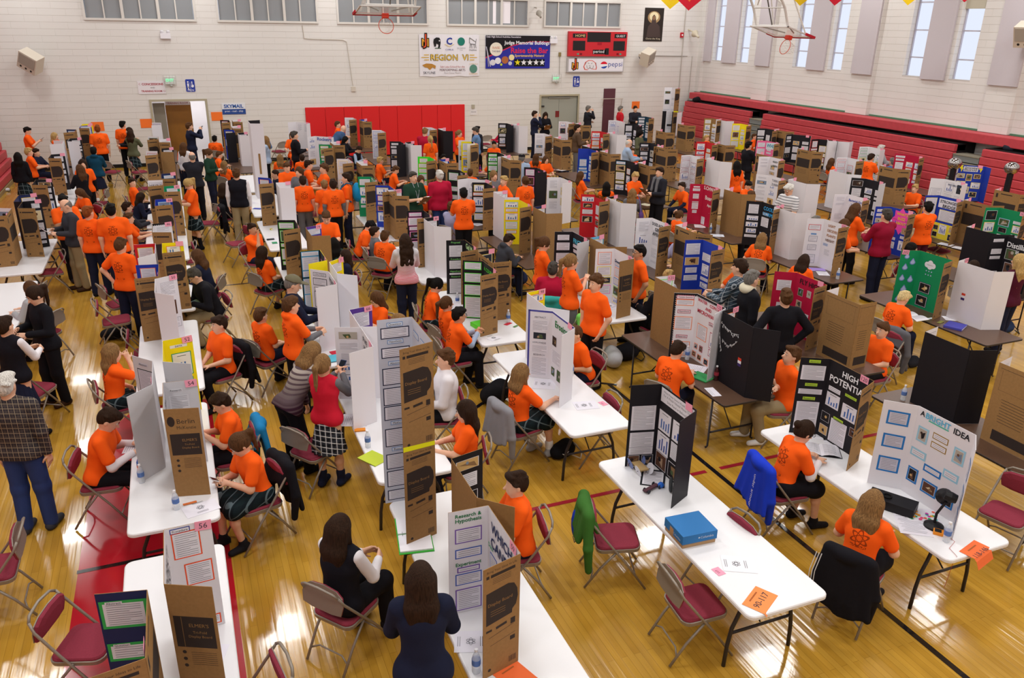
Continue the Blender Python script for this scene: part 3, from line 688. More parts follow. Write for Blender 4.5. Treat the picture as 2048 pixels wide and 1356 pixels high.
LAYS = {
 'power': [(0,.5,.60,.25,.27,W0,None,None),(0,.5,.33,.25,.17,W0,None,None),(0,.5,.19,.25,.08,W0,None,None),(0,.28,.07,.12,.12,W0,None,'photo'),(0,.75,.07,.12,.12,W0,None,'photo'),
           (1,.21,.60,.21,.22,W0,None,'chart'),(1,.21,.34,.21,.22,W0,None,'chart'),(1,.62,.60,.22,.22,W0,None,'chart'),(1,.62,.36,.22,.18,W0,None,None),(1,.20,.12,.19,.17,W0,None,'photo'),(1,.58,.12,.2,.17,W0,None,'photo'),(1,.5,.90,.56,.15,W0,None,'head')],
 'bright': [(0,.5,.82,.16,.11,'C9C9D8','2A78C0',None),(0,.5,.55,.16,.11,'C9C9D8','2A78C0',None),(0,.5,.27,.16,.13,'C9C9D8','2A78C0',None),(1,.17,.72,.085,.12,W0,'9CCBE0','photo'),(1,.48,.78,.15,.045,W0,'A08038',None),(1,.48,.68,.15,.045,W0,'A08038',None),(1,.83,.70,.085,.12,W0,'9CCBE0','photo'),
			(1,.17,.50,.14,.05,W0,'9CCBE0',None),(1,.78,.46,.13,.05,W0,'9CCBE0',None),(1,.15,.24,.085,.12,W0,'2A78C0','photo'),(1,.47,.40,.16,.04,W0,'2A78C0',None),(1,.48,.20,.14,.10,W0,'2A78C0','photo'),(1,.83,.20,.085,.12,W0,'2A78C0','photo'),(2,.5,.7,.13,.15,W0,'2A78C0',None),(2,.5,.4,.13,.15,W0,'2A78C0',None),(2,.5,.15,.13,.15,W0,'2A78C0',None)],
 'highpot': [(0,.5,.955,.12,.035,'B8DC3A',None,'lab:Abstract'),(0,.5,.81,.25,.17,W0,None,None),(0,.5,.655,.13,.035,'B8DC3A',None,'lab:Question'),(0,.5,.565,.25,.06,W0,None,None),(0,.5,.475,.13,.035,'B8DC3A',None,'lab:Research'),(0,.5,.25,.24,.33,W0,None,None),
             (1,.22,.66,.17,.05,W0,None,None),(1,.22,.52,.19,.16,W0,None,'chart'),(1,.6,.68,.16,.03,'B8DC3A',None,'lab:Data & Graphs'),(1,.62,.48,.2,.17,W0,None,'chart'),(1,.12,.28,.12,.11,W0,None,'photo'),(1,.12,.11,.12,.11,W0,None,'photo'),(1,.42,.33,.14,.035,'B8DC3A',None,'lab:Conclusion'),(1,.45,.17,.23,.27,W0,None,None),(1,.8,.28,.12,.1,W0,None,'photo')],
 'water': [(0,.5,.94,.22,.045,'E6D0D8','A83050','lab:Testable Question'),(0,.5,.86,.22,.07,W0,'F08A50',None),(0,.5,.72,.16,.04,'E6D0D8','A83050','lab:Hypothesis'),(0,.5,.54,.22,.17,W0,'F08A50',None),(0,.5,.33,.14,.035,'E6D0D8','A83050','lab:Materials'),(0,.5,.14,.22,.19,W0,'F08A50',None),
           (1,.6,.66,.10,.035,'E6D0D8','A83050','lab:Data'),(1,.30,.47,.2,.19,W0,'F08A50',None),(1,.72,.43,.14,.2,W0,'A83050','chart'),(1,.14,.22,.06,.06,W0,'F08A50','photo'),(1,.33,.22,.06,.07,W0,'A83050','photo'),(1,.10,.09,.07,.06,W0,'F08A50','photo'),(1,.3,.08,.07,.06,W0,'F08A50','photo'),(1,.55,.07,.08,.07,W0,'F08A50','photo'),(1,.72,.24,.13,.08,W0,'A83050','chart')],
 'erosion': [(0,.5,.90,.18,.035,W0,None,'lab:ABSTRACT'),(0,.5,.78,.22,.14,W0,None,None),(0,.5,.63,.17,.09,W0,None,'photo'),(0,.5,.53,.2,.035,W0,None,'lab:HYPOTHESIS'),(0,.5,.44,.22,.10,W0,None,None),(0,.5,.35,.18,.035,W0,None,'lab:RESEARCH'),(0,.5,.18,.22,.25,W0,None,None),
             (1,.14,.60,.12,.13,W0,None,'photo'),(1,.25,.38,.25,.18,W0,None,None),(1,.12,.15,.1,.12,W0,None,'photo'),(1,.40,.15,.12,.16,W0,None,'photo'),(1,.7,.2,.12,.14,W0,None,'photo'),(1,.65,.42,.22,.16,W0,None,None)],
 'candle': [(0,.5,.76,.19,.11,W0,'7A58B0',None),(0,.5,.59,.19,.065,W0,'4A68C0',None),(0,.5,.43,.16,.03,W0,'7A58B0',None),(0,.5,.335,.19,.085,W0,'4A68C0',None),(0,.5,.13,.19,.18,W0,'7A58B0',None),(1,.2,.52,.12,.13,W0,'4A68C0',None),(1,.52,.5,.14,.15,W0,'7A58B0','chart'),(1,.8,.45,.12,.13,W0,'4A68C0',None),(1,.3,.2,.2,.2,W0,'7A58B0',None),(1,.7,.18,.2,.2,W0,'4A68C0','photo')],
 'orange56': [(2,.42,.83,.17,.20,W0,'F0582A',None),(2,.60,.55,.17,.17,W0,'F0582A',None),(2,.45,.27,.17,.17,W0,'F0582A',None),(2,.7,.07,.12,.07,W0,'F0582A',None),(2,.32,.965,.12,.03,W0,'2A3A98','lab:Procedure'),(1,.3,.4,.2,.2,W0,'F0582A','chart'),(1,.7,.4,.2,.2,W0,'F0582A',None)],
 'greenlab': [(0,.5,.82,.24,.17,W0,'3AAE54','hd:Abstract'),(0,.5,.50,.24,.10,W0,'3AAE54','hd:Question'),(0,.5,.28,.24,.10,W0,'3AAE54','hd:Hypothesis'),(1,.3,.5,.22,.3,W0,'3AAE54',None),(1,.7,.5,.22,.3,W0,'3AAE54','chart')],
 'abstract': [(0,.5,.92,.14,.035,'C9C9D6',None,'lab:Abstract'),(0,.55,.62,.21,.42,'C9C9D6','22222A',None),(1,.3,.5,.2,.3,W0,None,None),(1,.7,.5,.2,.3,W0,None,'chart')],
 'research': [(2,.34,.90,.12,.035,'D4D4DA',None,'lab:Research'),(2,.4,.72,.18,.22,'D4D4DA',None,None),(2,.45,.38,.14,.03,'D4D4DA',None,'lab:Question'),(2,.5,.2,.18,.2,'D4D4DA',None,None),(1,.7,.4,.2,.3,W0,None,None)],
 'data': [(2,.5,.90,.18,.035,W0,None,'lab:DATA'),(2,.55,.66,.19,.26,W0,'2A9A6A','chart'),(2,.5,.3,.2,.3,W0,'2A9A6A',None),(1,.3,.4,.2,.3,W0,'2A9A6A',None)],
 'proposal': [(0,.5,.955,.20,.035,'1A181E',None,'labg:Proposal'),(0,.5,.80,.21,.19,W0,None,None),(0,.5,.655,.2,.035,'1A181E',None,'labg:Procedure'),(0,.5,.55,.21,.14,W0,None,None),(0,.5,.425,.22,.035,'1A181E',None,'labg:Hypothesis'),(0,.5,.38,.21,.03,W0,None,None),(0,.5,.33,.2,.035,'1A181E',None,'labg:Research'),(0,.5,.15,.21,.25,W0,None,None),(1,.3,.4,.2,.3,W0,None,'chart'),(1,.7,.4,.2,.3,W0,None,None)],
 'limeA': [(0,.5,.91,.24,.10,W0,'4AE02A',None),(0,.5,.71,.24,.13,W0,'4AE02A',None),(0,.5,.50,.24,.15,W0,'4AE02A',None),(0,.5,.2,.24,.32,W0,'4AE02A',None),(1,.3,.5,.2,.25,W0,'4AE02A',None),(1,.7,.5,.2,.25,W0,'4AE02A','chart')],
 'hypo': [(0,.5,.93,.2,.04,W0,'22222A','lab:HYPOTHESIS'),(0,.5,.81,.21,.09,W0,'22222A',None),(0,.5,.69,.2,.04,W0,'22222A','lab:RESEARCH'),(0,.5,.52,.2,.22,W0,'22222A',None),(0,.4,.27,.12,.15,'2A4AA0',None,'photo'),(0,.5,.10,.2,.13,W0,'22222A',None),(1,.3,.5,.2,.6,W0,'22222A',None),(1,.7,.5,.2,.6,W0,'22222A',None)],
 'ltblueblack': [(0,.5,.945,.25,.06,W0,'5AA8D0',None),(0,.5,.78,.25,.2,W0,'5AA8D0',None),(0,.5,.60,.25,.09,W0,'5AA8D0',None),(0,.5,.38,.25,.24,W0,'5AA8D0',None),(0,.5,.12,.25,.2,W0,'5AA8D0',None),(1,.15,.8,.1,.1,W0,'E04AA0','photo'),(1,.4,.8,.1,.1,W0,'5AA8D0',None),(1,.7,.8,.1,.1,W0,'E04AA0',None)],
 'rain': [(0,.35,.9,.08,.10,'7A8AD0',None,'drop'),(0,.7,.80,.09,.11,'7A8AD0',None,'drop'),(0,.35,.70,.09,.11,'7A8AD0',None,'drop'),(0,.3,.5,.09,.11,'7A8AD0',None,'drop'),(0,.75,.48,.09,.12,'7A8AD0',None,'drop'),(0,.5,.30,.10,.12,'7A8AD0',None,'drop'),(0,.3,.12,.09,.11,'7A8AD0',None,'drop'),
          (1,.38,.80,.2,.12,W0,None,'cloud'),(1,.35,.38,.2,.15,W0,'1E2A4A','photo'),(1,.33,.14,.2,.17,W0,'1E2A4A','photo')],
 'fly': [(0,.5,.78,.2,.16,W0,None,None),(0,.5,.45,.14,.08,W0,None,None),(0,.5,.22,.18,.1,W0,None,None),(1,.22,.72,.10,.11,W0,None,'photo'),(1,.5,.74,.08,.10,W0,None,'photo'),(1,.22,.52,.11,.11,W0,None,'photo'),(1,.12,.34,.12,.12,W0,None,None),(1,.45,.34,.17,.14,W0,None,None),(1,.7,.16,.12,.2,W0,None,None)],
 'schwar': [(0,.5,.93,.14,.03,W0,None,None),(0,.5,.86,.16,.06,W0,None,None),(0,.5,.70,.13,.11,W0,None,None),(0,.5,.56,.14,.02,W0,None,None),(0,.5,.46,.14,.14,W0,None,None),(0,.5,.32,.1,.07,W0,None,None),(1,.15,.12,.13,.17,W0,None,None)],
 'light': [(0,.5,.82,.2,.09,W0,'C83A3A',None),(0,.5,.68,.1,.03,'6A9AD0',None,None),(0,.5,.58,.14,.09,W0,'9A9AA8',None),(0,.5,.4,.14,.09,W0,'9A9AA8',None),(0,.5,.16,.15,.15,W0,'9A9AA8',None),(1,.2,.5,.12,.05,'A8B8D8',None,None),(1,.3,.35,.16,.12,W0,None,None),(1,.7,.2,.12,.14,W0,None,'photo')],
 'question': [(0,.5,.5,.2,.3,W0,'8A8A98',None),(1,.38,.70,.40,.07,W0,'8A8A98',None),(1,.38,.40,.40,.09,W0,'B8606A',None),(1,.38,.12,.4,.12,W0,'5AA86A',None)],
 'bluebridge': [(0,.5,.75,.24,.34,W0,'E8DC3A',None),(0,.5,.35,.24,.3,W0,'E8DC3A',None),(1,.5,.56,.42,.22,W0,'E8DC3A',None),(1,.13,.26,.12,.1,W0,'F0DC3A','photo'),(1,.42,.24,.18,.2,W0,'F0DC3A','chart'),(1,.78,.28,.12,.13,W0,'F0DC3A','photo'),(1,.13,.1,.12,.1,W0,'F0DC3A','photo'),(1,.78,.1,.12,.13,W0,'F0DC3A','photo')],
 'bluegen': [(0,.5,.85,.24,.1,W0,'E8DC3A',None),(0,.5,.6,.24,.25,W0,'E8DC3A',None),(0,.5,.25,.24,.3,W0,'E8DC3A',None),(1,.15,.7,.16,.1,W0,'F0DC3A','photo'),(1,.47,.66,.12,.16,W0,'F0DC3A','photo'),(1,.78,.7,.14,.1,W0,'F0DC3A','photo'),(1,.2,.46,.2,.14,W0,'F0DC3A','chart'),(1,.78,.44,.2,.14,W0,'F0DC3A','chart'),(1,.47,.3,.1,.16,W0,'F0DC3A','photo'),(1,.15,.14,.16,.12,W0,'F0DC3A','photo'),(1,.75,.18,.16,.12,W0,'F0DC3A','photo')],
 'tall': [*[(0,.5,v,.13,.028,'DCE4F0','7A9AC8','scr:'+t) for v, t in ((.972,'Question'),(.885,'Hypothesis'),(.775,'Abstract'),(.455,'Methods'),(.308,'Results'))], *[(0,.5,v,.235,q,W0,'2A2E48',None) for v, q in ((.93,.085),(.83,.08),(.706,.145),(.60,.155),(.51,.12),(.375,.165),(.24,.14),(.14,.15),(.045,.09))],
          (1,.2,.93,.14,.04,'DCE4F0','7A9AC8',None),(1,.55,.93,.14,.04,'DCE4F0','7A9AC8',None),(1,.85,.93,.1,.04,'DCE4F0','7A9AC8',None),(1,.25,.83,.12,.05,W0,'2A2E48',None),(1,.6,.8,.16,.12,'2A2E38',None,'photo'),(1,.3,.6,.2,.15,W0,'2A2E48',None),(1,.7,.6,.2,.15,W0,'2A2E48','chart')],
}
TITLES = {  # text on the centre panel: (string, u, v, cap height, hex, condensed width or None)
 'power': [('DATA', .72, .755, .028, '2A2A30', None)],
 'bright': [('A', .10, .945, .05, '1A1A22', None), ('BRIGHT', .38, .945, .055, '5AB4DC', None), ('IDEA', .80, .935, .055, '1A1A22', None)],
 'highpot': [('HIGH', .52, .90, .065, 'F0F0F4', None), ('POTENTIAL', .50, .79, .06, 'F0F0F4', .52)],
 'water': [('WATER', .22, .93, .042, 'C02040', None), ('CONTENT', .72, .92, .042, 'C02040', None), ('AND', .45, .85, .042, 'C02040', None), ('MICROWAVE', .42, .77, .045, 'C02040', .42)],
 'erosion': [('Erosion', .45, .86, .07, '1E7A3A', .36), ('Ti', .62, .72, .07, '1E7A3A', None)],
 'candle': [('WHICH', .45, .86, .06, '1E2A5A', .40), ('CANDLE', .5, .72, .06, '1E2A5A', .46), ('Data', .12, .66, .035, '2AA070', None)],
 'proposal': [('Gel Movy', .5, .90, .07, 'B8E0A0', .48), ('Oplica', .5, .78, .07, 'B8E0A0', .34)],
 'limeA': [('A COUPLE OF', .5, .90, .05, '4AC03A', .5)],
 'hypo': [('PROBLEM', .4, .9, .05, '3A3A44', .4)],
 'schwar': [('S.CHWAR', .45, .93, .05, 'F0E8E8', .5), ('Board', .42, .70, .05, 'F0E8E8', .30), ('Apo', .45, .52, .06, 'F0E8E8', None), ('.', .5, .35, .05, 'F0E8E8', None)],
 'light': [('LIGHT', .35, .90, .045, 'A8703A', None), ('DECIDES', .40, .80, .045, 'A8703A', None), ('PLANTS', .38, .70, .045, 'A8703A', None), ('HEIGHT', .36, .60, .045, '7A5A4A', None)],
 'fly': [('FLY HIGH', .5, .90, .05, '22141A', .42)],
 'question': [('Question', .4, .84, .06, '5A4A50', .36), ('Hypothesis', .36, .52, .05, '7A4A58', .36), ('Experiment', .38, .24, .045, '4AA05A', .36)],
 'bluebridge': [('STRONGEST', .5, .88, .062, '1A1A22', .48), ('BRIDGE', .5, .78, .062, '1A1A22', .32)],
 'bluegen': [('Generating', .48, .93, .035, '3A3A44', .3), ('Electricity', .48, .87, .035, '3A3A44', .3)],
 'orange56': [('PROJECT', .5, .85, .07, '2A2A34', .5), ('QUEST', .5, .70, .07, '2A2A34', .4)],
 'research': [('Nano Band', .5, .85, .06, '3A3A44', .5), ('Seed', .5, .74, .06, '3A3A44', .25)],
 'doesage': [('DOES AGE AND', .5, .90, .05, '22222A', .55), ('GENDER', .5, .80, .05, '22222A', .34), ('AFFECT', .35, .70, .05, '22222A', .3)],
 'electro': [('ELECTRONICS', .5, .99, .075, 'E8C83A', .62)],
 'rocketry': [('Rocketry', .5, .90, .08, '3A5AA8', .5)], 'its': [("IT'S IN THE", .5, .93, .055, 'E8F0E8', .58)],
 'cooler': [('COOLER', .45, .88, .055, '3AA8E8', .4), ('NORMAL', .45, .76, .055, '3AA8E8', .4)], 'dist': [('Distillation', .5, .85, .06, 'E8E8EC', .54), ('in', .4, .74, .06, 'E8E8EC', None)],
 'ready': [('READY', .4, .88, .045, '2A3A34', None), ('GREEN', .4, .76, .045, '2A3A34', None)], 'turb': [('TURBU', .4, .90, .05, '8A8A94', None), ('TURBIN', .42, .80, .05, '8A8A94', None)],
 'bact': [('Bacterial Growth', .5, .88, .04, '3A4AA0', .5), ('Time', .3, .78, .04, '3A4AA0', None)], 'whichp': [('WHICH', .5, .86, .09, '2A8AA8', .55)],
 'buzz': [("WHAT'S", .52, .90, .05, 'E8C81A', None), ('BUZZ', .52, .80, .05, 'E8C81A', None), ('ABOUT', .52, .70, .05, 'E8C81A', None)],
 'ution': [('ution', .5, .85, .08, '1A1A20', None)], 'ARDWARE': [('ARDWARE', .5, .85, .05, 'D0D0E0', None)], 'OR': [('OR', .5, .9, .08, '1A1A20', None)], 'FATE': [('FATE', .3, .93, .05, 'E0E0E8', None)], 'PALEO': [('PALEO', .4, .9, .055, 'F04AB0', None)],
 'FRICTION': [('FRICTION', .5, .85, .08, '5AC8E8', .5)], 'Does': [('Does', .2, .80, .05, '3A3A44', None)], 'WATERLY CAR': [('WATERLY CAR', .5, .88, .05, '3A4A6A', .4)], 'HAVE Y': [('HAVE Y', .0, .0, .0, '22222A', None)], 'bigtext': [('IF WE', .35, .9, .06, '22222A', None), ('PUT', .35, .79, .06, '22222A', None), ('ON A', .4, .68, .06, '22222A', None)],
}
def kraft_print(b, pn, side, style, rng, far):
	# the maker's printing on the outside face of a cardboard panel
	def T(u, v, ang=0):               # mirrored so that it reads from behind
		M = Matrix((-pn.e, Vector((0,0,1)), -pn.n)).transposed().to_4x4()
		return Matrix.Translation(pn.o+pn.e*(pn.w*(1-u))+Vector((0,0,pn.h*v))-pn.n*.0045) @ M @ Matrix.Rotation(ang, 4, 'Z')
	w, h = pn.w, pn.h; m = DARKP
	if style == 'kraftplain': return
	if style == 'kraftI':
		for i in range(9): rect(b, T(.45, .58-.035*i), w*(.5-.02*(i % 3)), .005, m)
		rect(b, T(.5, .945), w*.9, .004, m); rect(b, T(.5, .93), .005, .005, m)
		for u in (.1, .9): rect(b, T(u, .8), .002, h*.25, m)
		rect(b, T(.5, .68), w*.8, .002, m); rect(b, T(.55, .12), w*.75, h*.13, m); return
	if style == 'kraftE':
		rect(b, T(.5, .60), w*.86, h*.27, m); k = MATS['kraft']
		b.text('DISPLAY' if False else "ELMER'S", k, T(.6, .66) @ Matrix.Translation((0,0,.001)), .022, width=w*.42)
		b.text('Tri-Fold', k, T(.6, .60) @ Matrix.Translation((0,0,.001)), .018, width=w*.3); b.text('Display Board', k, T(.6, .56) @ Matrix.Translation((0,0,.001)), .018, width=w*.5)
		rect(b, T(.24, .60) @ Matrix.Translation((0,0,.001)), .003, h*.26, k)
		for i in range(7): rect(b, T(.62, .42-.018*i), w*.55, .003, m)
		for i in range(3): b.lathe([(.014, 0), (.0005, .0003)], m, 10, T=T(.2, .42-.06*i))
		return
	if w < .4 or far or True:
		if style == 'kraftB':
			b.lathe([(.045, 0), (.0005, .0003)], m, 16, T=T(.16, .86) @ Matrix.Diagonal((.75, 1.15, 1, 1)))
			b.text('Berlin', m, T(.58, .86), .05, width=w*.5); b.text('McKenzie', m, T(.58, .79), .05, width=w*.55)
			rect(b, T(.5, .60), w*.86, h*.24, m); k = MATS['kraft']; b.text("ELMER'S", k, T(.62, .65) @ Matrix.Translation((0,0,.001)), .02, width=w*.42)
			b.text('Tri-Fold', k, T(.6, .60) @ Matrix.Translation((0,0,.001)), .018, width=w*.28); b.text('Display Board', k, T(.62, .56) @ Matrix.Translation((0,0,.001)), .018, width=w*.48)
			for i in range(8): rect(b, T(.62, .44-.015*i), w*.5, .003, m)
			for i in range(3): b.lathe([(.014, 0), (.0005, .0003)], m, 10, T=T(.2, .42-.06*i))
			return
		if w < .4:
			k = MATS['kraft']; e = .001
			if not far: b.text('Bring Your Ideas to Life', m, T(.5, .955), .014, width=w*.8)
			rect(b, T(.53, .915), w*.66, .024, m); rect(b, T(.12, .915), .024, .024, m)
			if not far:
				for i in range(4): rect(b, T(.5, .885-.014*i), w*.5, .0028, m)
			# black bulb shape, square left, round right
			pts = [(-.44,-.14),(-.44,.14)]+[(-.44+.88*(.62+.38*math.sin(a*math.pi/14)), .14*math.cos(a*math.pi/10) if False else .14-.28*a/10) for a in range(0, 11)]
			pts = [(-.42,.135),(.18,.15),(.34,.13),(.43,.07),(.45,0),(.40,-.07),(.30,-.10),(.29,-.135),(-.42,-.155)]
			TT = T(.5, .64); b.add([TT @ Vector((x*w, y*h, 0)) for x, y in pts], [tuple(range(len(pts)-1, -1, -1))], m)
			if not far:
				b.text('Display Board', k, T(.46, .66) @ Matrix.Translation((0,0,e)), .03, width=w*.66)
				for i in range(3): rect(b, T(.4, .60-.02*i) @ Matrix.Translation((0,0,e)), w*.4, .003, k)
			rect(b, T(.16, .43), w*.16, .018, m); rect(b, T(.5, .435, .12), w*.3, .022, m); rect(b, T(.82, .43), w*.13, .05, m)
			rect(b, T(.5, .38, .15), w*.7, .0035, m); rect(b, T(.55, .30, .12), w*.7, .003, m)
			b.lathe([(.014,0),(.0005,.0003)], m, 8, T=T(.18, .06)); rect(b, T(.82, .27), w*.14, .035, m); 
			for i in range(6): rect(b, T(.74+.035*i, .07), w*.018, .05, m)
		else:
			rect(b, T(.5, .93), w*.45, .02, m); rect(b, T(.13, .88), .05, .09, m); 
			rect(b, T(.5, .60), w*.86, h*.27, m)
			for i in range(5): rect(b, T(.5, .40-.03*i), w*.6, .004, m)
BOARDS = []
def display_board(name, F, d, wa, wb, front, back, label, numtag=None, h=.915, wc=.61, ww=.305, seed=0, near=False, z=.737, rot=0):
	"""F: fold nearest the back wall, centre panel runs along -Y; d: +1 faces +X, -1 faces -X; wa/wb: wing directions (degrees) at the far and near fold"""
	rng = random.Random(seed); base, sub = front.split('/') if '/' in front else (front, front)
	if front in ('blackw',): sub = 'white'
	if base in ('ltblueblack', 'whichp', 'bluebridge', 'bluegen', 'scallop', 'purplehead', 'bright', 'highpot', 'water', 'erosion', 'power'):
		sub = base; base = {'ltblueblack': 'black', 'whichp': 'pink', 'bluebridge': 'blue', 'bluegen': 'blue', 'scallop': 'white', 'purplehead': 'purple', 'bright': 'white', 'highpot': 'black', 'water': 'white', 'erosion': 'white', 'power': 'black'}[base]
	fm = basem(base); bk = basem(back) if not back.startswith('kraft') else MATS['kraft']
	root = empty('display_board', (F[0], F[1]-wc/2, z), math.radians(rot)); tag(root, label, 'display board')
	A = Vector((0, wc/2, 0)); B_ = Vector((0, -wc/2, 0)); th = .0042
	da = Vector((math.cos(math.radians(wa)), math.sin(math.radians(wa)), 0)); db = Vector((math.cos(math.radians(wb)), math.sin(math.radians(wb)), 0))
	Z = Vector((0,0,1))
	if d < 0: pans = [(A+da*ww, -da, ww), (A, (B_-A).normalized(), wc), (B_, db, ww)]
	else: pans = [(B_+db*ww, -db, ww), (B_, (A-B_).normalized(), wc), (A, da, ww)]
	P_ = []
	for o, e, w in pans:
		n = e.cross(Z); n = -n if False else n
		P_.append(Panel(o, e, n, w, h))
	# n = e x Z points to the front for both orders
	objs = []
	lays = LAYS.get(sub) or lay_random(base, sub, rng, not near)
	for i, pn in enumerate(P_):
		b = MB(); o = pn.o; e = pn.e; n = pn.n; q = [o, o+e*pn.w, o+e*pn.w+Z*h, o+Z*h]
		f = [v+n*0 for v in q]; k = [v-n*th for v in q]
		b.add(f, [(0,1,2,3)], fm); b.add(k, [(3,2,1,0)], bk); b.add(f+k, [(0,4,5,1),(1,5,6,2),(2,6,7,3),(3,7,4,0)], MATS['kraft'] if back.startswith('kraft') else bk)
		if back.startswith('kraft'):
			if h > 1.2:
				for v0 in (0, h/2): kraft_print(b, Panel(o+Z*v0, e, n, pn.w, h/2), i, back, rng, not near)
			else: kraft_print(b, pn, i, back, rng, not near)
		elif back == 'black' and False: pass
		if front.startswith('red/electro') and i == 0: pass
		if sub in ('erosion', 'water', 'scallop') :
			bc = cm({'erosion': '4A4A9A', 'water': '1A161A', 'scallop': '1A161A'}[sub])
			T0 = pn.T(pn.w/2, h-.012, .001); rect(b, T0, pn.w, .024, bc)
			if i == 0: rect(b, pn.T(.012, h/2, .001), .024, h, bc)
			if sub != 'erosion':
				for j in range(int(pn.w/.03)): b.lathe([(.013,0),(.0004,.0002)], bc, 8, T=pn.T(.015+.03*j, h-.026, .0012))
				if i == 0:
					for j in range(int(h/.03)): b.lathe([(.013,0),(.0004,.0002)], bc, 8, T=pn.T(.026, .015+.03*j, .0012))
		if sub == 'lime' or base == 'lime':
			pass
		if not near:
			for (p, u, v, w, hh, pc, bc, kd) in lays:
				if p != i: continue
				kd2 = kd if kd in ('photo', 'chart') else None
				sheet_mesh(b, pn.T(u*pn.w, v*h), w, hh, cm(pc), cm(bc) if bc else None, .009, lines=True, kind=kd2, rng=rng)
		b.build('side_panel' if i != 1 else 'centre_panel', root)
	if h > 1.2 and back.startswith('kraft'): b = MB(); pn = P_[2]; b.quad([pn.T(u, v, -.007) @ Vector((0,0,0)) for u, v in ((0,h/2-.02),(0,h/2+.02),(pn.w,h/2+.05),(pn.w,h/2+.005))], cm('E8E81A')); b.build('yellow_tape', root)
	if near:
		for (p, u, v, w, hh, pc, bc, kd) in lays:
			pn = P_[p]; b = MB(); T = pn.T(u*pn.w, v*h, .0018); nm = 'paper_sheet'
			bw = .018 if bc in ('2A78C0', '9CCBE0') else (.009 if bc else 0)
			if kd and kd[:3] in ('lab', 'scr'):
				nm = 'heading_label'; rect(b, T, w, hh, cm(pc)) if bc is None else sheet_mesh(b, T, w, hh, cm(pc), cm(bc), .006, lines=False)
				b.text(kd.split(':')[1], cm('8AE07A') if kd.startswith('labg') else INK, T @ Matrix.Translation((0,0,.003)), hh*.55, width=min(w*.85, hh*.55*len(kd.split(':')[1])*.95))
			elif kd and kd.startswith('hd:'):
				sheet_mesh(b, T, w, hh, cm(pc), cm(bc), .02, kind=None); T2 = pn.T(u*pn.w-w*.22, v*h+hh/2+.004, .0045)
				rect(b, T2, w*.42, .022, PAPER); b.text(kd[3:], INK, T2 @ Matrix.Translation((0,0,.001)), .014, width=w*.36)
			elif kd == 'drop':
				pts = [(w/2*math.sin(a*math.pi/8), -hh*.15-hh*.34*math.cos(a*math.pi/8)) for a in range(-6, 7)]+[(.006, hh*.5), (-.006, hh*.5)]
				b.add([T @ Vector((x, y, 0)) for x, y in pts], [tuple(range(len(pts)))], cm(pc)); nm = 'paper_raindrop'
				b.add([T @ Vector((x*.72, y*.72-hh*.01, .001)) for x, y in pts], [tuple(range(len(pts)))], cm('B8C0E8'))
			elif kd == 'cloud':
				nm = 'paper_cloud'
				for x, y, r in ((-.06,0,.045),(0,.03,.05),(.06,0,.045),(0,-.02,.05),(-.03,.0,.05),(.03,0,.05)): b.lathe([(r+.004,0),(.0005,.0002)], cm('1E2A4A'), 14, T=T @ Matrix.Translation((x,y,0)))
				for x, y, r in ((-.06,0,.045),(0,.03,.05),(.06,0,.045),(0,-.02,.05),(-.03,.0,.05),(.03,0,.05)): b.lathe([(r,0),(.0005,.0002)], PAPER, 14, T=T @ Matrix.Translation((x,y,.001)))
				b.text('Changing World', INK, T @ Matrix.Translation((0,.0,.003)), .015, width=.11)
				for j in range(6): b.lathe([(.011,0),(.0005,.0002)], cm('A8B0E0'), 8, T=T @ Matrix.Translation((-.05+.05*(j % 3), -.10-.06*(j//3), 0)))
			elif kd == 'head':
				rect(b, T, w, hh, PAPER); 
				for j, s_ in enumerate(('Which Power Source Would You Use', 'For A Model Vehicle? Mouse Trap', 'Solar Panel or Balloon?')): b.text(s_, INKL, T @ Matrix.Translation((0, hh*.28-j*hh*.28, .001)), .02, width=w*(.86, .84, .6)[j])
				nm = 'heading_label'
			else: sheet_mesh(b, T, w, hh, cm(pc), cm(bc) if bc else None, bw, kind=kd, rng=rng)
			if b.v: b.build(nm, root)
	key = sub if sub in TITLES else None
	for k2 in ('ution', 'ARDWARE', 'OR', 'FATE', 'PALEO', 'FRICTION', 'Does', 'WATERLY CAR'):
		if name == k2 or name.startswith(k2): key = k2
	if key:
		pn = P_[1]
		for s_, u, v, ch, hc, w in TITLES[key]:
			if not ch: continue
			b = MB(); b.text(s_, cm(hc), pn.T(u*pn.w, v*h, .006), ch, width=w, bold=.02); b.build('title_lettering', root)
		if sub == 'bright': b = MB(); rect(b, pn.T(.40*pn.w, .90*h, .003), .22, .012, cm('4AB8A0')); b.build('underline_strip', root)
		if sub == 'bluebridge': b = MB(); rect(b, pn.T(.5*pn.w, .84*h, .003), .55, .19, PAPER); b.build('title_card', root); b = MB(); rect(b, pn.T(.5*pn.w, .19*h, .001), .58, .34, cm('F0DC3A')); b.build('backing_card', root)
		if sub == 'bluegen':
			b = MB(); rect(b, pn.T(.48*pn.w, .90*h, .003), .34, .13, PAPER); b.build('title_card', root)
			for u in (.12, .86):
				b = MB(); T = pn.T(u*pn.w, .9*h, .003); b.add([T @ Vector(p) for p in ((-.03,.09,0),(-.05,.0,0),(-.015,.0,0),(.0,-.09,0),(.045,.03,0),(.01,.03,0),(.03,.09,0))], [(0,1,2,3,4,5,6)], cm('F0DC14')); b.build('paper_lightning_bolt', root)
		if sub == 'buzz':
			b = MB(); pts = []
			for j in range(16): r_ = .27 if j % 2 == 0 else .2; a = j*math.pi/8; pts.append((r_*math.cos(a)*.9, r_*math.sin(a)))
			T = pn.T(.5*pn.w, .75*h, .002); b.add([T @ Vector((x, y, 0)) for x, y in pts], [tuple(range(16))], cm('E84AA8')); b.build('paper_starburst', root)
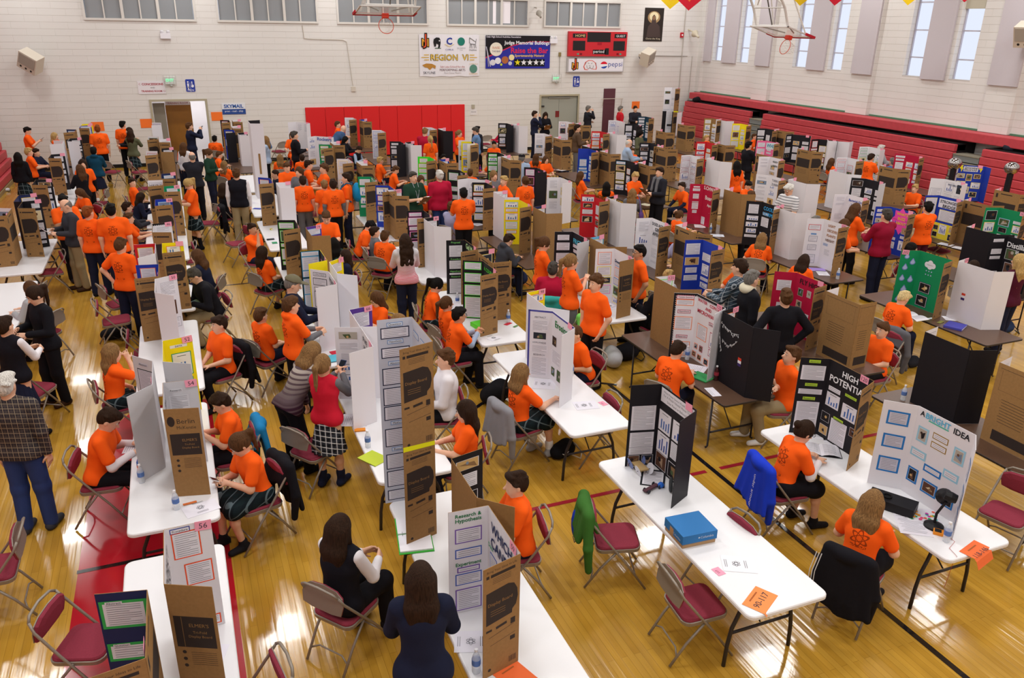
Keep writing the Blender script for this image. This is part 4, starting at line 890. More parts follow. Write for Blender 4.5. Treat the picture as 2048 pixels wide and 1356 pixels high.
		if sub == 'whichp': b = MB(); rect(b, pn.T(.5*pn.w, .86*h, .003, .1), .62, .2, cm('D8E8EC')); b.build('title_card', root)
	if name == 'HAVE Y': b = MB(); b.text('HAVE Y', cm('22222A'), P_[0].T(.5*ww, .88*h, .003), .06, width=.24); b.build('title_lettering', root)
	if sub == 'candle':
		for s_, v in (('Research &', .95), ('Hypothesis', .90), ('Experiment', .48)): b = MB(); b.text(s_, cm('1E7A4A'), P_[0].T(.5*ww, v*h, .003), .03, width=.2, bold=.02); b.build('title_lettering', root)
	if sub == 'electro':
		b = MB(); b.text('ELECTRONICS', cm('E8C83A'), P_[1].T(.5*wc, .99*h, .006), .075, width=.62, bold=.03); b.build('title_lettering', root)
	if name == 'c4c':
		rr = random.Random(2)
		for pth in ([(.02,.84),(.2,.80),(.4,.77),(.6,.80)], [(.10,.62),(.3,.56),(.45,.62),(.58,.70)], [(.0,.70),(.05,.55),(.12,.45)]):
			b = MB(); pn = P_[1]; pp = [pn.T(pn.w*(1-u), v*h, -.006) @ Vector((0,0,0)) for u, v in pth]; b.tube(pp, .002, cm('C8C8CC'), 4)
			for a_, c_ in zip(pp, pp[1:]):
				for t in (.1,.3,.5,.7,.9): q = a_.lerp(c_, t)+Vector((-.004, 0, rr.uniform(-.02,.02))); b.tube([q, q+Vector((0, rr.uniform(-.015,.015), -.025))], .005, cm('C8C8CC'), 4)
			b.build('bead_string', root)
	if name == 'c2m': b = MB(); rect(b, P_[0].T(.16, h*.47, -.008) @ Matrix.Rotation(math.pi, 4, 'Y'), .05, .5, MATS['kraft']); b.build('wooden_stick', root)
	if name == 'k0':
		for pn in P_: b = MB(); rect(b, pn.T(pn.w/2, h*.24, .004), pn.w, h*.48, cm('1A181E')); b.build('lower_panel', root)
	if name in ('c4c', 'k43'):
		pn = P_[1]
		for v, c_ in ((.50, 'D0402A'), (.46, 'E8E8F0'), (.42, '3A2A6A')): b = MB(); rect(b, pn.T(pn.w*(.66 if name == 'k43' else .28), h*(v-.02), -.007) @ Matrix.Rotation(math.pi, 4, 'Y'), .065, .036, cm(c_)); b.build('badge_band', root)
	if numtag:
		b = MB(); pn = P_[1] if sub in ('highpot', 'power', 'candle', 'light') else (P_[0] if sub in ('rain',) else (P_[2] if d > 0 else P_[1]))
		u = pn.w*.82 if sub != 'rain' else .07; vv = h-.03 if numtag != 'N' else h-.02
		T = pn.T(u, vv, .008, rng.uniform(-.08, .08)); b.box((-.055,-.038,-.0005), (.055,.038,.0005), cm('F4A0B8'), T)
		if numtag != 'N': b.text(numtag, INK, T @ Matrix.Translation((0,0,.0012)), .042); b.text(numtag, INK, T @ Matrix.Rotation(math.pi, 4, 'Y') @ Matrix.Translation((0,0,.0012)), .042)
		b.build('number_card', root)
	return root
# ---------------------------------------------------------------- the gym
XW, YB, YF, XL, ZC = 21.7, 31.3, -1.6, -8.2, 9.6
def wall_mat(name, axis):
	m = mat(name, hx('E0DDD9'), rough=.7, spec=.2); nt, b = P(name)
	tc = nt.nodes.new('ShaderNodeTexCoord'); sp = nt.nodes.new('ShaderNodeSeparateXYZ'); nt.links.new(tc.outputs['Object'], sp.inputs[0])
	cb = nt.nodes.new('ShaderNodeCombineXYZ'); nt.links.new(sp.outputs[axis], cb.inputs[0]); nt.links.new(sp.outputs[2], cb.inputs[1])
	br = nt.nodes.new('ShaderNodeTexBrick'); br.inputs['Scale'].default_value = 1; br.inputs['Mortar Size'].default_value = .008; br.inputs['Brick Width'].default_value = .81; br.inputs['Row Height'].default_value = .205
	br.inputs['Color1'].default_value = (*hx('E0DDD9'), 1); br.inputs['Color2'].default_value = (*hx('DDDAD6'), 1); br.inputs['Mortar'].default_value = (*hx('C4BEB6'), 1); br.inputs['Mortar Smooth'].default_value = .5
	nt.links.new(cb.outputs[0], br.inputs['Vector'])
	# vertical joints are almost painted out; keep mostly the courses
	row = mathn(nt, 'ABSOLUTE', mathn(nt, 'SUBTRACT', mathn(nt, 'FRACT', mathn(nt, 'DIVIDE', sp.outputs[2], .205)), .5))
	rk = mathn(nt, 'GREATER_THAN', row, .472)
	no = nt.nodes.new('ShaderNodeTexNoise'); no.inputs['Scale'].default_value = .9; nt.links.new(tc.outputs['Object'], no.inputs['Vector'])
	rk = mathn(nt, 'MULTIPLY', rk, mathn(nt, 'MULTIPLY_ADD', no.outputs[0], .9, .0))
	base = mixc(nt, .25, hx('E0DDD9'), br.outputs[0])
	nt.links.new(mixc(nt, rk, base, hx('B2ABA2')), b.inputs['Base Color'])
	bp = nt.nodes.new('ShaderNodeBump'); bp.inputs['Strength'].default_value = .35; bp.inputs['Distance'].default_value = .02
	nt.links.new(mathn(nt, 'MULTIPLY', br.outputs['Fac'], -1.0), bp.inputs['Height']); nt.links.new(bp.outputs[0], b.inputs['Normal'])
	return m
WX = wall_mat('painted_block_x', 0); WY = wall_mat('painted_block_y', 1)
def floor_mat():
	m = mat('maple_floor', hx('C48A2C'), rough=.16, spec=.5); nt, b = P('maple_floor')
	tc = nt.nodes.new('ShaderNodeTexCoord'); sp = nt.nodes.new('ShaderNodeSeparateXYZ'); nt.links.new(tc.outputs['Object'], sp.inputs[0])
	X, Y = sp.outputs[0], sp.outputs[1]
	cb = nt.nodes.new('ShaderNodeCombineXYZ'); nt.links.new(Y, cb.inputs[0]); nt.links.new(X, cb.inputs[1])
	br = nt.nodes.new('ShaderNodeTexBrick'); br.inputs['Scale'].default_value = 1; br.inputs['Mortar Size'].default_value = .0015; br.inputs['Brick Width'].default_value = 1.5; br.inputs['Row Height'].default_value = .062; br.inputs['Bias'].default_value = .0
	br.inputs['Color1'].default_value = (*hx('B5882E'), 1); br.inputs['Color2'].default_value = (*hx('C2963A'), 1); br.inputs['Mortar'].default_value = (*hx('946C26'), 1)
	nt.links.new(cb.outputs[0], br.inputs['Vector'])
	mp = nt.nodes.new('ShaderNodeMapping'); mp.inputs['Scale'].default_value = (9, .8, 1); nt.links.new(tc.outputs['Object'], mp.inputs[0])
	no = nt.nodes.new('ShaderNodeTexNoise'); no.inputs['Scale'].default_value = 1.2; no.inputs['Detail'].default_value = 6; nt.links.new(mp.outputs[0], no.inputs['Vector'])
	r = nt.nodes.new('ShaderNodeMapRange'); r.inputs[1].default_value = .3; r.inputs[2].default_value = .7; r.inputs[3].default_value = .88; r.inputs[4].default_value = 1.1; nt.links.new(no.outputs[0], r.inputs[0])
	vm = nt.nodes.new('ShaderNodeVectorMath'); vm.operation = 'SCALE'; nt.links.new(br.outputs[0], vm.inputs[0]); nt.links.new(r.outputs[0], vm.inputs['Scale'])
	col = vm.outputs[0]
	nt.links.new(col, b.inputs['Base Color'])
	mp2 = nt.nodes.new('ShaderNodeMapping'); mp2.inputs['Scale'].default_value = (16, .5, 1); nt.links.new(tc.outputs['Object'], mp2.inputs[0])
	n2 = nt.nodes.new('ShaderNodeTexNoise'); n2.inputs['Scale'].default_value = 1.0; n2.inputs['Detail'].default_value = 2; nt.links.new(mp2.outputs[0], n2.inputs['Vector'])
	bp = nt.nodes.new('ShaderNodeBump'); bp.inputs['Strength'].default_value = .3; bp.inputs['Distance'].default_value = .012
	nt.links.new(n2.outputs[0], bp.inputs['Height']); nt.links.new(bp.outputs[0], b.inputs['Normal'])
	b.inputs['Coat Weight'].default_value = .25; b.inputs['Coat Roughness'].default_value = .04
	return m
FM = floor_mat()
b = MB(); b.box((XL, YF, -.2), (XW, YB, 0), FM); struct(b, 'floor')
# court markings are paint on the floor
def stripe(name, pts, w, col, z):
	b = MB(); m = mat('court_'+col, hx(col), rough=.16, spec=.5); P('court_'+col)[1].inputs['Coat Weight'].default_value = .3
	for (x0, y0), (x1, y1) in zip(pts, pts[1:]):
		d = Vector((x1-x0, y1-y0, 0)); n = Vector((-d.y, d.x, 0)).normalized()*w/2
		a, c = Vector((x0, y0, z)), Vector((x1, y1, z)); b.quad([a+n, a-n, c-n, c+n][::-1], m)
	struct(b, name)
b = MB(); m = mat('court_red_area', hx('B01A28'), rough=.16, spec=.5); P('court_red_area')[1].inputs['Coat Weight'].default_value = .3
b.add([(x, y, .002) for x, y in ((-1.39,-1.5), (-.02,-1.5), (-.02,10.9), (-.98,10.9), (-1.25,10.4), (-1.39,9.2))], [(0,1,2,3,4,5)], m); struct(b, 'trim_1')
stripe('trim_2', [(-1.40, 7.35), (-.0, 7.35)], .055, '1E1416', .004); stripe('trim_3', [(5.46, -1.0), (5.46, 9.4)], .06, '16141A', .003)
stripe('trim_4', [(2.0, 6.79), (4.95, 6.79)], .06, '9A2030', .003); stripe('trim_5', [(5.05, 6.79), (5.36, 6.79)], .06, '9A2030', .003); stripe('trim_6', [(5.56, 6.79), (9.5, 6.79)], .06, '9A2030', .003)
stripe('trim_7', [(-1.0, 16.17), (7.6, 16.17)], .05, '2A2428', .003)
stripe('trim_9', [(4.45+1.73*math.cos(a*math.pi/36), 8.0+1.73*math.sin(a*math.pi/36)) for a in range(10, 33)], .06, '16141A', .0035)
# walls
D1, D2 = (-.66, 1.08, 2.2), (14.1, 15.78, 2.15)
WINB = [(-2.37, 2.65), (3.15, 6.25) , (7.55, 10.95), (11.6, 14.75), (14.9, 17.75)]
WINB = [(-2.40, 1.02), (1.95, 4.95), (6.62, 9.30), (9.95, 12.75), (13.35, 16.05)]
WINB = WINS_BACK
zb, zt = 4.87, 5.75
b = MB()
def wall_rects(x0, x1, z0, z1, holes):
	xs = sorted({x0, x1, *[h[0] for h in holes], *[h[1] for h in holes]}); zs = sorted({z0, z1, *[h[2] for h in holes], *[h[3] for h in holes]})
	for xa, xb in zip(xs, xs[1:]):
		for za, zb_ in zip(zs, zs[1:]):
			cx, cz = (xa+xb)/2, (za+zb_)/2
			if not any(h[0] < cx < h[1] and h[2] < cz < h[3] for h in holes): yield xa, xb, za, zb_
holes = [(D1[0], D1[1], 0, D1[2]), (D2[0], D2[1], 0, D2[2])]+[(a, c, zb, zt) for a, c in WINB]
for xa, xb, za, zc in wall_rects(XL, XW+.3, 0, ZC, holes): b.box((xa, YB, za), (xb, YB+.3, zc), WX)
struct(b, 'wall_back')
WR = [(30.42, 29.75), (28.72, 28.0), (25.36, 24.61), (23.52, 22.85), (20.17, 19.46), (18.42, 17.68), (14.9, 14.2), (13.1, 12.4), (9.7, 9.0), (7.9, 7.2), (4.5, 3.8), (2.7, 2.0)]
b = MB()
for ya, yb, za, zc in wall_rects(YF, YB, 0, ZC, [(h[1], h[0], 3.56, 7.6) for h in WR]): b.box((XW, ya, za), (XW+.3, yb, zc), WY)
struct(b, 'wall_right')
for i, (ya, yb) in enumerate([(31.3, 31.0), (27.35, 26.42), (22.18, 21.25), (16.95, 16.02), (11.8, 10.9), (6.6, 5.7), (1.4, .5)]):
	b = MB(); b.box((XW-.16, yb, 2.25), (XW, ya, ZC), WY); struct(b, 'trim_%d' % (20+i))
b = MB(); b.box((XL-.3, YF, 0), (XL, YB, ZC), WY); struct(b, 'wall_left')
b = MB(); b.box((XL, YF-.3, 0), (XW, YF, ZC), WX); struct(b, 'wall_front')
b = MB(); b.box((XL, YF, ZC), (XW, YB, ZC+.2), cm('9A968E')); struct(b, 'ceiling')
b = MB(); bm_ = cm('1C1A1A')
for xa, xb in ((-4.9, D1[0]-.08), (D1[1]+.08, D2[0]-.08), (D2[1]+.08, 20.6)): b.box((xa, YB-.015, 0), (xb, YB, .12), bm_)
struct(b, 'baseboard_back')
# upper windows on the back wall: frames, mullions, dull panes
wf = cm('D8D4CE'); pane = mat('dull_pane', hx('8E9296'), rough=.25, spec=.5); 
for i, (xa, xb) in enumerate(WINB):
	r = empty('window_%d' % (i+1)); r['kind'] = 'structure'
	f = MB(); e = .07
	f.box((xa-e, YB-.05, zb-e), (xb+e, YB+.02, zb), wf); f.box((xa-e, YB-.05, zt), (xb+e, YB+.02, zt+e), wf)
	f.box((xa-e, YB-.05, zb), (xa, YB+.02, zt), wf); f.box((xb, YB-.05, zb), (xb+e, YB+.02, zt), wf)
	k = 3; w = (xb-xa)/k
	for j in range(1, k): f.box((xa+w*j-.045, YB-.04, zb), (xa+w*j+.045, YB+.02, zt), wf)
	f.build('window_frame', r)
	for j in range(k):
		g = MB(); g.box((xa+w*j+.02, YB+.03, zb), (xa+w*(j+1)-.02, YB+.05, zt), pane); g.build('pane', r)
		g = MB(); g.box((xa+w*(j+.5)-.02, YB-.02, zb), (xa+w*(j+.5)+.02, YB+.03, zt), wf); g.build('mullion', r)
		if i in (1, 3, 4) and j in (1, 2) or (i == 3):
			pass
	if i == 3:  # plain off-white strips set just in front of the panes
		g = MB(); g.box((xa+w*1.68, YB+.024, zb+.03), (xa+w*1.80, YB+.029, zt-.03), mat('pale_strip', hx('F4F0F6'), rough=.5)); g.build('window_strip', r)
		g = MB(); g.box((xa+w*2.05, YB+.024, zb+.05), (xa+w*2.35, YB+.029, zt-.03), MATS['pale_strip']); g.build('window_strip', r)
# tall windows of the right wall with frosted bright panes
fp = bpy.data.materials.new('frosted_daylight'); fp.use_nodes = True; n = fp.node_tree; n.nodes.clear()
e_ = n.nodes.new('ShaderNodeEmission'); e_.inputs[0].default_value = (.80, .86, 1, 1); e_.inputs[1].default_value = WIN_EM; o_ = n.nodes.new('ShaderNodeOutputMaterial'); n.links.new(e_.outputs[0], o_.inputs[0])
fr = cm('BEBCC8')
for i, (y1, y0) in enumerate(WR):
	r = empty('window_%d' % (i+6)); r['kind'] = 'structure'
	g = MB(); g.box((XW+.22, y0, 3.6), (XW+.24, y1, 7.6), fp); g.build('pane', r)
	g = MB()
	for z in (4.15, 4.95, 5.75, 6.55, 7.3): g.box((XW+.17, y0, z-.02), (XW+.22, y1, z+.02), fr)
	g.box((XW+.16, y0, 3.56), (XW+.22, y0+.035, 7.6), fr); g.box((XW+.16, y1-.035, 3.56), (XW+.22, y1, 7.6), fr); g.build('window_frame', r)
	g = MB(); g.box((XW+.0, y0, 3.56), (XW+.22, y1, 3.60), cm('C8C4C0')); g.build('window_sill', r)
	if i == 5: g = MB(); g.box((XW+.1, y0, 5.55), (XW+.2, y1, 7.6), cm('C0BAA8')); g.build('vent_cover', r)
# acoustic panels
am = mat('acoustic_fabric', hx('C6BFC4'), rough=.95, spec=.1, bump=.15, bscale=150)
for i, (y1, y0, lb) in enumerate([(31.25, 30.5, 'beside the corner'), (29.7, 28.78, 'between the far pair of windows'), (27.3, 26.45, 'on the first wall pier from the corner'), (24.56, 23.66, 'between the middle pair of windows'), (22.16, 21.27, 'on the second wall pier from the corner'), (19.42, 18.55, 'between the nearest visible windows'), (16.93, 16.01, 'on the third wall pier from the corner')]):
	b = MB(); x0 = XW-.16 if 'pier' in lb else XW; b.box((x0-.07, y0, 3.54), (x0-.005, y1, 7.9), am); o = b.build('acoustic_panel')
	tag(o, 'tall pale acoustic panel '+lb, 'acoustic panel', 'acoustic panels on the right wall')
b = MB()
for y1, y0 in ((31.0, 27.4), (26.4, 22.2), (21.2, 17.0), (16.0, 11.8), (10.9, 6.6), (5.7, 1.4)): b.box((XW-.05, y0, 2.24), (XW, y1, 2.29), cm('5A8468'))
struct(b, 'trim_30')
# doors
def doorframe(i, d, dm):
	x0, x1, z = d
	f = MB(); e = .07; c = cm('B0A890')
	f.box((x0-e, YB-.04, 0), (x0, YB+.05, z+e), c); f.box((x1, YB-.04, 0), (x1+e, YB+.05, z+e), c); f.box((x0, YB-.04, z), (x1, YB+.05, z+e), c); struct(f, 'trim_%d' % (40+i))
doorframe(1, D1, None); doorframe(2, D2, None)
# open doorway on the left: hallway beyond
b = MB(); hw = cm('D8D4D6'); b.box((D1[0]-1, YB+3.2, 0), (D1[1]+1, YB+3.3, 2.8), hw); b.box((D1[1]+.25, YB+.3, 0), (D1[1]+.35, YB+3.2, 2.8), cm('E2DEE4')); b.box((D1[0]-1.1, YB+.3, 0), (D1[0]-1, YB+3.2, 2.8), hw)
b.box((D1[0]-1, YB+.3, 2.7), (D1[1]+.3, YB+3.2, 2.8), hw); struct(b, 'wall_hall')
b = MB(); b.box((D1[0]-1, YB, -.2), (D1[1]+.35, YB+3.3, 0), cm('B8B0A8', rough=.3)); struct(b, 'floor_hall')
r = empty('door_1', (0,0,0)); r['kind'] = 'structure'
b = MB(); b.box((-.25, YB+.62, .02), (.60, YB+.67, 2.12), mat('oak_door', hx('8A5A14'), rough=.5, var=.12, vscale=3)); b.build('door_leaf', r)
b = MB(); b.box((D1[0]+.01, YB+.31, .02), (-.26, YB+.36, 2.12), cm('8A8478')); b.build('side_leaf', r)
b = MB(); b.box((-.25, YB+.60, 2.02), (.58, YB+.615, 2.15), cm('C8C0C0')); b.text('TRAINING ROOM', cm('8A2A30'), Matrix.Translation((.16, YB+.597, 2.085)) @ Matrix.Rotation(math.pi/2, 4, 'X'), .07, width=.72); b.build('sign_strip', r)
r = empty('door_2', (0,0,0)); r['kind'] = 'structure'
xm = (D2[0]+D2[1])/2
for a, c in ((D2[0], xm-.005), (xm+.005, D2[1])): b = MB(); b.box((a, YB+.04, .02), (c, YB+.09, D2[2]), cm('9EA096')); b.build('door_leaf', r)
b = MB(); b.box((xm-.15, YB+.025, 1.30), (xm+.02, YB+.039, 1.55), cm('7A2A2A')); b.build('notice', r)
b = MB(); b.box((D2[0]+.05, YB+.0, 1.72), (D2[0]+.16, YB+.04, 1.78), cm('3A3A3A')); b.box((xm-.5, YB+.0, 2.06), (xm+.5, YB+.04, 2.11), cm('8A8A84')); b.build('door_closer', r)
# picture in the hallway
b = MB(); b.box((1.27, YB+1.2, 1.45), (1.325, YB+2.0, 2.05), cm('1C2A38')); b.box((1.262, YB+1.27, 1.52), (1.27, YB+1.93, 1.98), cm('E4E8EA')); tag(b.build('framed_picture'), 'framed picture with pale sheet on the hallway wall inside the doorway', 'picture')
# red wall mats
xs = [4.52, 5.25, 5.95, 6.62, 7.30, 8.0, 8.98, 9.62, 10.18, 10.76]; rm = mat('mat_vinyl', hx('D81E22'), rough=.5, spec=.35, bump=.1, bscale=40)
od = ['first', 'second', 'third', 'fourth', 'fifth', 'sixth', 'seventh', 'eighth', 'ninth', 'tenth', 'eleventh', 'twelfth']
for i, (a, c) in enumerate(zip(xs, xs[1:])):
	b = MB(); b.box((a+.004, YB-.055, .06), (c-.004, YB-.004, 1.90), rm); o = b.build('wall_mat'); md = o.modifiers.new('bev', 'BEVEL'); md.width = .012; md.segments = 2
	tag(o, 'red padded wall mat, %s from the left of nine' % od[i], 'wall mat', 'red wall mats')
def RX(x, z, off=0): return Matrix.Translation((x, YB-off, z)) @ Matrix.Rotation(math.pi/2, 4, 'X')      # text plane on back wall
def flat(b, x0, x1, z0, z1, m, off): b.quad([(x0, YB-off, z0), (x1, YB-off, z0), (x1, YB-off, z1), (x0, YB-off, z1)], m)
# concessions sign etc.
b = MB(); b.box((-1.02, YB-.02, 2.46), (-.16, YB-.005, 2.88), cm('E6E2E6')); c = cm('A82036')
b.text('CONCESSIONS', c, RX(-.55, 2.78, .022), .085, width=.68, bold=.03); b.text('AND', cm('3A3A40'), RX(-.56, 2.665, .022), .055, width=.14); b.text('TRAINING ROOM', c, RX(-.60, 2.55, .022), .085, width=.66, bold=.03)
b.text('C', c, RX(-.955, 2.78, .022), .06); b.text('O', c, RX(-.20, 2.55, .022), .06); tag(b.build('wall_sign'), 'white sign reading CONCESSIONS AND TRAINING ROOM left of the exit sign', 'sign')
for x, lb, nm in ((.02, 'left', 'MEN'), (14.72, 'right', 'WOMEN')):
	r = empty('exit_sign', (x, YB, 2.9 if lb == 'left' else 2.85)); tag(r, 'green lit EXIT sign in a wire cage over the %s doorway' % ('open left' if lb == 'left' else 'grey right'), 'exit sign')
	b = MB(); b.box((-.16, -.08, -.12), (.16, 0, .12), cm('D8DCD8')); b.build('housing', r)
	em = bpy.data.materials.get('exit_green')
	if not em:
		em = bpy.data.materials.new('exit_green'); em.use_nodes = True; pb = em.node_tree.nodes['Principled BSDF']; pb.inputs['Base Color'].default_value = (.05,.6,.25,1); pb.inputs['Emission Color'].default_value = (.15,1,.45,1); pb.inputs['Emission Strength'].default_value = 1.1
	b = MB(); b.text('EXIT', em, Matrix.Translation((0, -.083, .01)) @ Matrix.Rotation(math.pi/2, 4, 'X'), .13, width=.25, bold=.02); b.build('exit_lettering', r)
	b = MB(); cg = cm('B8B8B0')
	for q in (-.2, -.1, 0, .1, .2): b.tube([(q, -.02, -.17), (q, -.13, -.17), (q, -.13, .17), (q, -.02, .17)], .004, cg, 5)
	for z in (-.17, 0, .17): b.tube([(-.2, -.02, z), (-.2, -.13, z), (.2, -.13, z), (.2, -.02, z)], .004, cg, 5)
	b.build('wire_cage', r); b = MB(); b.lathe([(.03,-.06),(.045,-.02),(.03,0)], cm('B8BCB8'), 10, c=(.03,-.06,-.14)); b.build('lamp', r)
	xs_ = .66 if lb == 'left' else 15.68
	r = empty('restroom_sign', (xs_, YB, 2.72)); tag(r, 'blue restroom sign with figure and wheelchair symbols reading %s' % nm, 'restroom sign')
	b = MB(); b.prism([(p[0], p[1]) for p in roundrect(.30, .42, .04)], 0, .012, cm('2A3FA0'), Matrix.Rotation(math.pi/2, 4, 'X')); b.build('plate', r)
	R9 = lambda u, v: Matrix.Translation((u, -.0165, v)) @ Matrix.Rotation(math.pi/2, 4, 'X')
	wq = cm('ECECF4'); b = MB(); b.text(nm, wq, R9(0, -.155), .06, width=.2); rect(b, R9(-.07, .0), .055, .15, wq); b.lathe([(.028,0),(.0005,.0003)], wq, 10, T=R9(-.07, .12)); rect(b, R9(-.07, -.08), .03, .1, wq)
	b.lathe([(.045,0),(.03,.0004)], wq, 12, T=R9(.07, -.02)); b.lathe([(.02,0),(.0005,.0003)], wq, 8, T=R9(.06, .12)); rect(b, R9(.06, .06), .025, .09, wq); rect(b, R9(.085, .015), .06, .02, wq); rect(b, R9(.0, .0), .006, .22, wq); b.build('symbols', r)
b = MB(); b.box((1.62, YB-.02, 1.72), (2.42, YB-.005, 2.1), cm('E2E4EA')); b.box((1.62, YB-.023, 1.72), (2.42, YB-.0201, 1.90), cm('2A4A90'))
b.text('SKYMAIL', cm('2A5AA8'), RX(2.02, 2.0, .024), .1, width=.66, bold=.03); b.text('print - mail - ship', cm('E8ECF4'), RX(2.02, 1.82, .0245), .06, width=.62); tag(b.build('wall_sign'), 'blue and white SKYMAIL sign right of the open doorway', 'sign')
b = MB(); b.box((11.0, YB-.012, 1.48), (11.28, YB-.003, 1.70), cm('E2E0E2')); b.text('Awards', INK, RX(11.14, 1.6, .014), .045, width=.2); tag(b.build('paper_notice'), 'small white notice right of the red wall mats', 'notice')
b = MB(); b.box((11.06, YB-.05, 1.74), (11.18, YB, 1.88), cm('B0AA98')); tag(b.build('wall_box'), 'small tan wall box above the white notice', 'wall box')
# region banner
r = empty('region_banner', (10.15, YB-.03, 3.72)); tag(r, 'white REGION VI vinyl banner with school logos high on back wall', 'banner')
b = MB(); vs = []; nx = 24
for i in range(nx+1):
	u = -1.2+2.42*i/nx
	for v in (-.76, 0, .76): vs.append((u, .006*math.sin(i*1.3), v+.012*math.sin(i*.9)))
fs = []
for i in range(nx):
	for j in range(2): fs.append((i*3+j, (i+1)*3+j, (i+1)*3+j+1, i*3+j+1))
bmn = cm('E6E4EA', rough=.4); b.add(vs, fs, bmn); b.add([(x, y+.004, z) for x, y, z in vs], [f[::-1] for f in fs], bmn); b.build('banner_sheet', r)
def BT(u, v, off=.012): return Matrix.Translation((u, -off, v)) @ Matrix.Rotation(math.pi/2, 4, 'X')
def part(nm, fn, r): b = MB(); fn(b); b.build(nm, r)
def jm(b, u, v, s, T_=BT):
	b.text('M', cm('1A1A1A'), T_(u, v-.03*s, .013), .30*s, bold=.05); b.text('M', cm('E8A83A'), T_(u, v-.03*s, .016), .27*s, bold=.01)
	b.text('J', cm('1A1A1A'), T_(u-.02*s, v+.03*s, .018), .40*s, bold=.05); b.text('J', cm('D8502A'), T_(u-.02*s, v+.03*s, .021), .38*s, bold=.0)
part('logo', lambda b: jm(b, -.96, .50, 1), r)
def helm(b):
	k = cm('1C1A1C'); b.add([BT(-.50+x, .46+z) @ Vector((0,0,0)) for x, z in ((-.14,.02),(-.12,.14),(-.02,.2),(.1,.19),(.14,.12),(.15,.0),(.12,-.16),(.04,-.2),(.06,-.06),(-.02,-.02),(-.04,-.12),(-.1,-.14))], [tuple(range(12))], k)
	rect(b, BT(-.46, .27), .24, .03, cm('3A5A3A')); b.lathe([(.025,0),(.0005,.0003)], bmn, 8, T=BT(-.40,.54,.014))
part('logo', helm, r)
part('logo', lambda b: (b.text('C', cm('2A3A98'), BT(.0, .53), .24, bold=.03), b.tube([BT(-.18,.42) @ Vector((0,0,0)), BT(0,.33) @ Vector((0,0,0)), BT(.18,.42) @ Vector((0,0,0))], .008, cm('E0C040'), 5), b.text('CYPRUS', cm('6A6AA8'), BT(0, .22), .06, width=.32)), r)
part('logo', lambda b: (b.lathe([(.15,0),(.09,.0005)], cm('1E7A6A'), 20, T=BT(.48,.52)), b.text('OLYMPUS', cm('9AA0A8'), BT(.48, .28), .05, width=.34), b.text('TITANS', INK, BT(.48, .21), .03, width=.12)), r)
def husk(b):
	k = cm('3A3A3A')
	for pts in (((-.14,.2),(-.14,.02),(-.10,-.02),(-.12,-.18)),((-.14,.2),(-.06,.16),(.06,.08),(.12,.06),(.14,.16)),((-.06,-.02),(-.04,-.18)),((.12,.05),(.10,-.05),(.13,-.18)),((.04,-.04),(.06,-.18)),((-.10,-.02),(.08,-.04))):
		b.tube([BT(.96+x, .46+z) @ Vector((0,0,0)) for x, z in pts], .008, k, 5)
	b.text('Huskies', cm('6A6A6A'), BT(.96, .22), .06, width=.3)
part('logo', husk, r)
part('lettering', lambda b: (b.text('REGION  VI', cm('4A3A1A'), BT(.0, -.06, .013), .26, width=1.54, bold=.03), b.text('REGION  VI', cm('E8C040'), BT(.0, -.06, .016), .24, width=1.50)), r)
for sx in (-1, 1):
	for k in (-1, 0, 1): part('bar', lambda b: rect(b, BT(sx*(.92 if k else .98), -.06+k*.09), .2 if k else .3, .03, cm('D8B040')), r)
part('logo', lambda b: (b.add([BT(-.82+x, -.42+z) @ Vector((0,0,0)) for x, z in ((-.28,.08),(-.12,.14),(.1,.13),(.26,.06),(.24,-.06),(.14,-.0),(.02,-.1),(-.08,-.02),(-.18,.0))], [tuple(range(9))], cm('B8843A')), b.text('SKYLINE', cm('4A4A5A'), BT(-.82, -.62), .08, width=.48)), r)
for s_, c_, v, w in (('Salt Lake School for the', 'C07A7A', -.40, 1.0), ('PERFORMING ARTS', '5A3A44', -.52, 1.04), ('Music Dance Theatre', 'A8A0A0', -.63, .7)): part('lettering', lambda b: b.text(s_, cm(c_), BT(.12, v), .09, width=w), r)
part('logo', lambda b: (b.lathe([(.16,0),(.14,.0005)], cm('5A8A7A'), 18, T=BT(.98,-.48)), b.add([BT(.98+x, -.48+z) @ Vector((0,0,0)) for x, z in ((-.14,.04),(.02,-.02),(.08,-.12),(-.02,-.12),(-.1,-.02))], [(0,1,2,3,4)], cm('1E7A5A')), b.text('COPPER HILLS', cm('D8B870'), BT(.98, -.30), .05, width=.36), b.text('COUGARS', cm('D8B870'), BT(.98, -.67), .05, width=.36)), r)
# sportsmanship banner
r = empty('sportsmanship_banner', (13.02, YB-.03, 3.87)); r.scale = (1, 1, .95); tag(r, 'blue and black Judge Memorial Bulldogs banner with white stars', 'banner')
def bs(b):
	b.box((-1.38,-.008,-.66), (1.40, 0, .64), cm('2A2E9A', rough=.4)); b.add([BT(0,0,.010) @ Vector(p) for p in ((-1.38,-.2,0),(-.9,-.02,0),(-.2,.28,0),(.5,.42,0),(1.40,.42,0),(1.40,.64,0),(-1.38,.64,0))], [tuple(range(7))], cm('18141A'))
	b.add([BT(0,0,.0095) @ Vector(p) for p in ((-1.38,-.26,0),(-.9,-.07,0),(-.2,.23,0),(.5,.39,0),(1.40,.39,0),(1.40,.43,0),(.5,.43,0),(-.2,.29,0),(-.9,-.01,0),(-1.38,-.19,0))], [tuple(range(10))], cm('C02A50'))
part('banner_sheet', bs, r)
part('emblem', lambda b: (b.lathe([(.27,0),(.0005,.0004)], cm('E8E0D0'), 24, T=BT(-.94,.10,.011)), b.text('RAISE', cm('C8704A'), BT(-.94,.16,.014), .08, width=.3), b.text('THE BAR', cm('2A2E6A'), BT(-.94,.02,.014), .09, width=.36)), r)
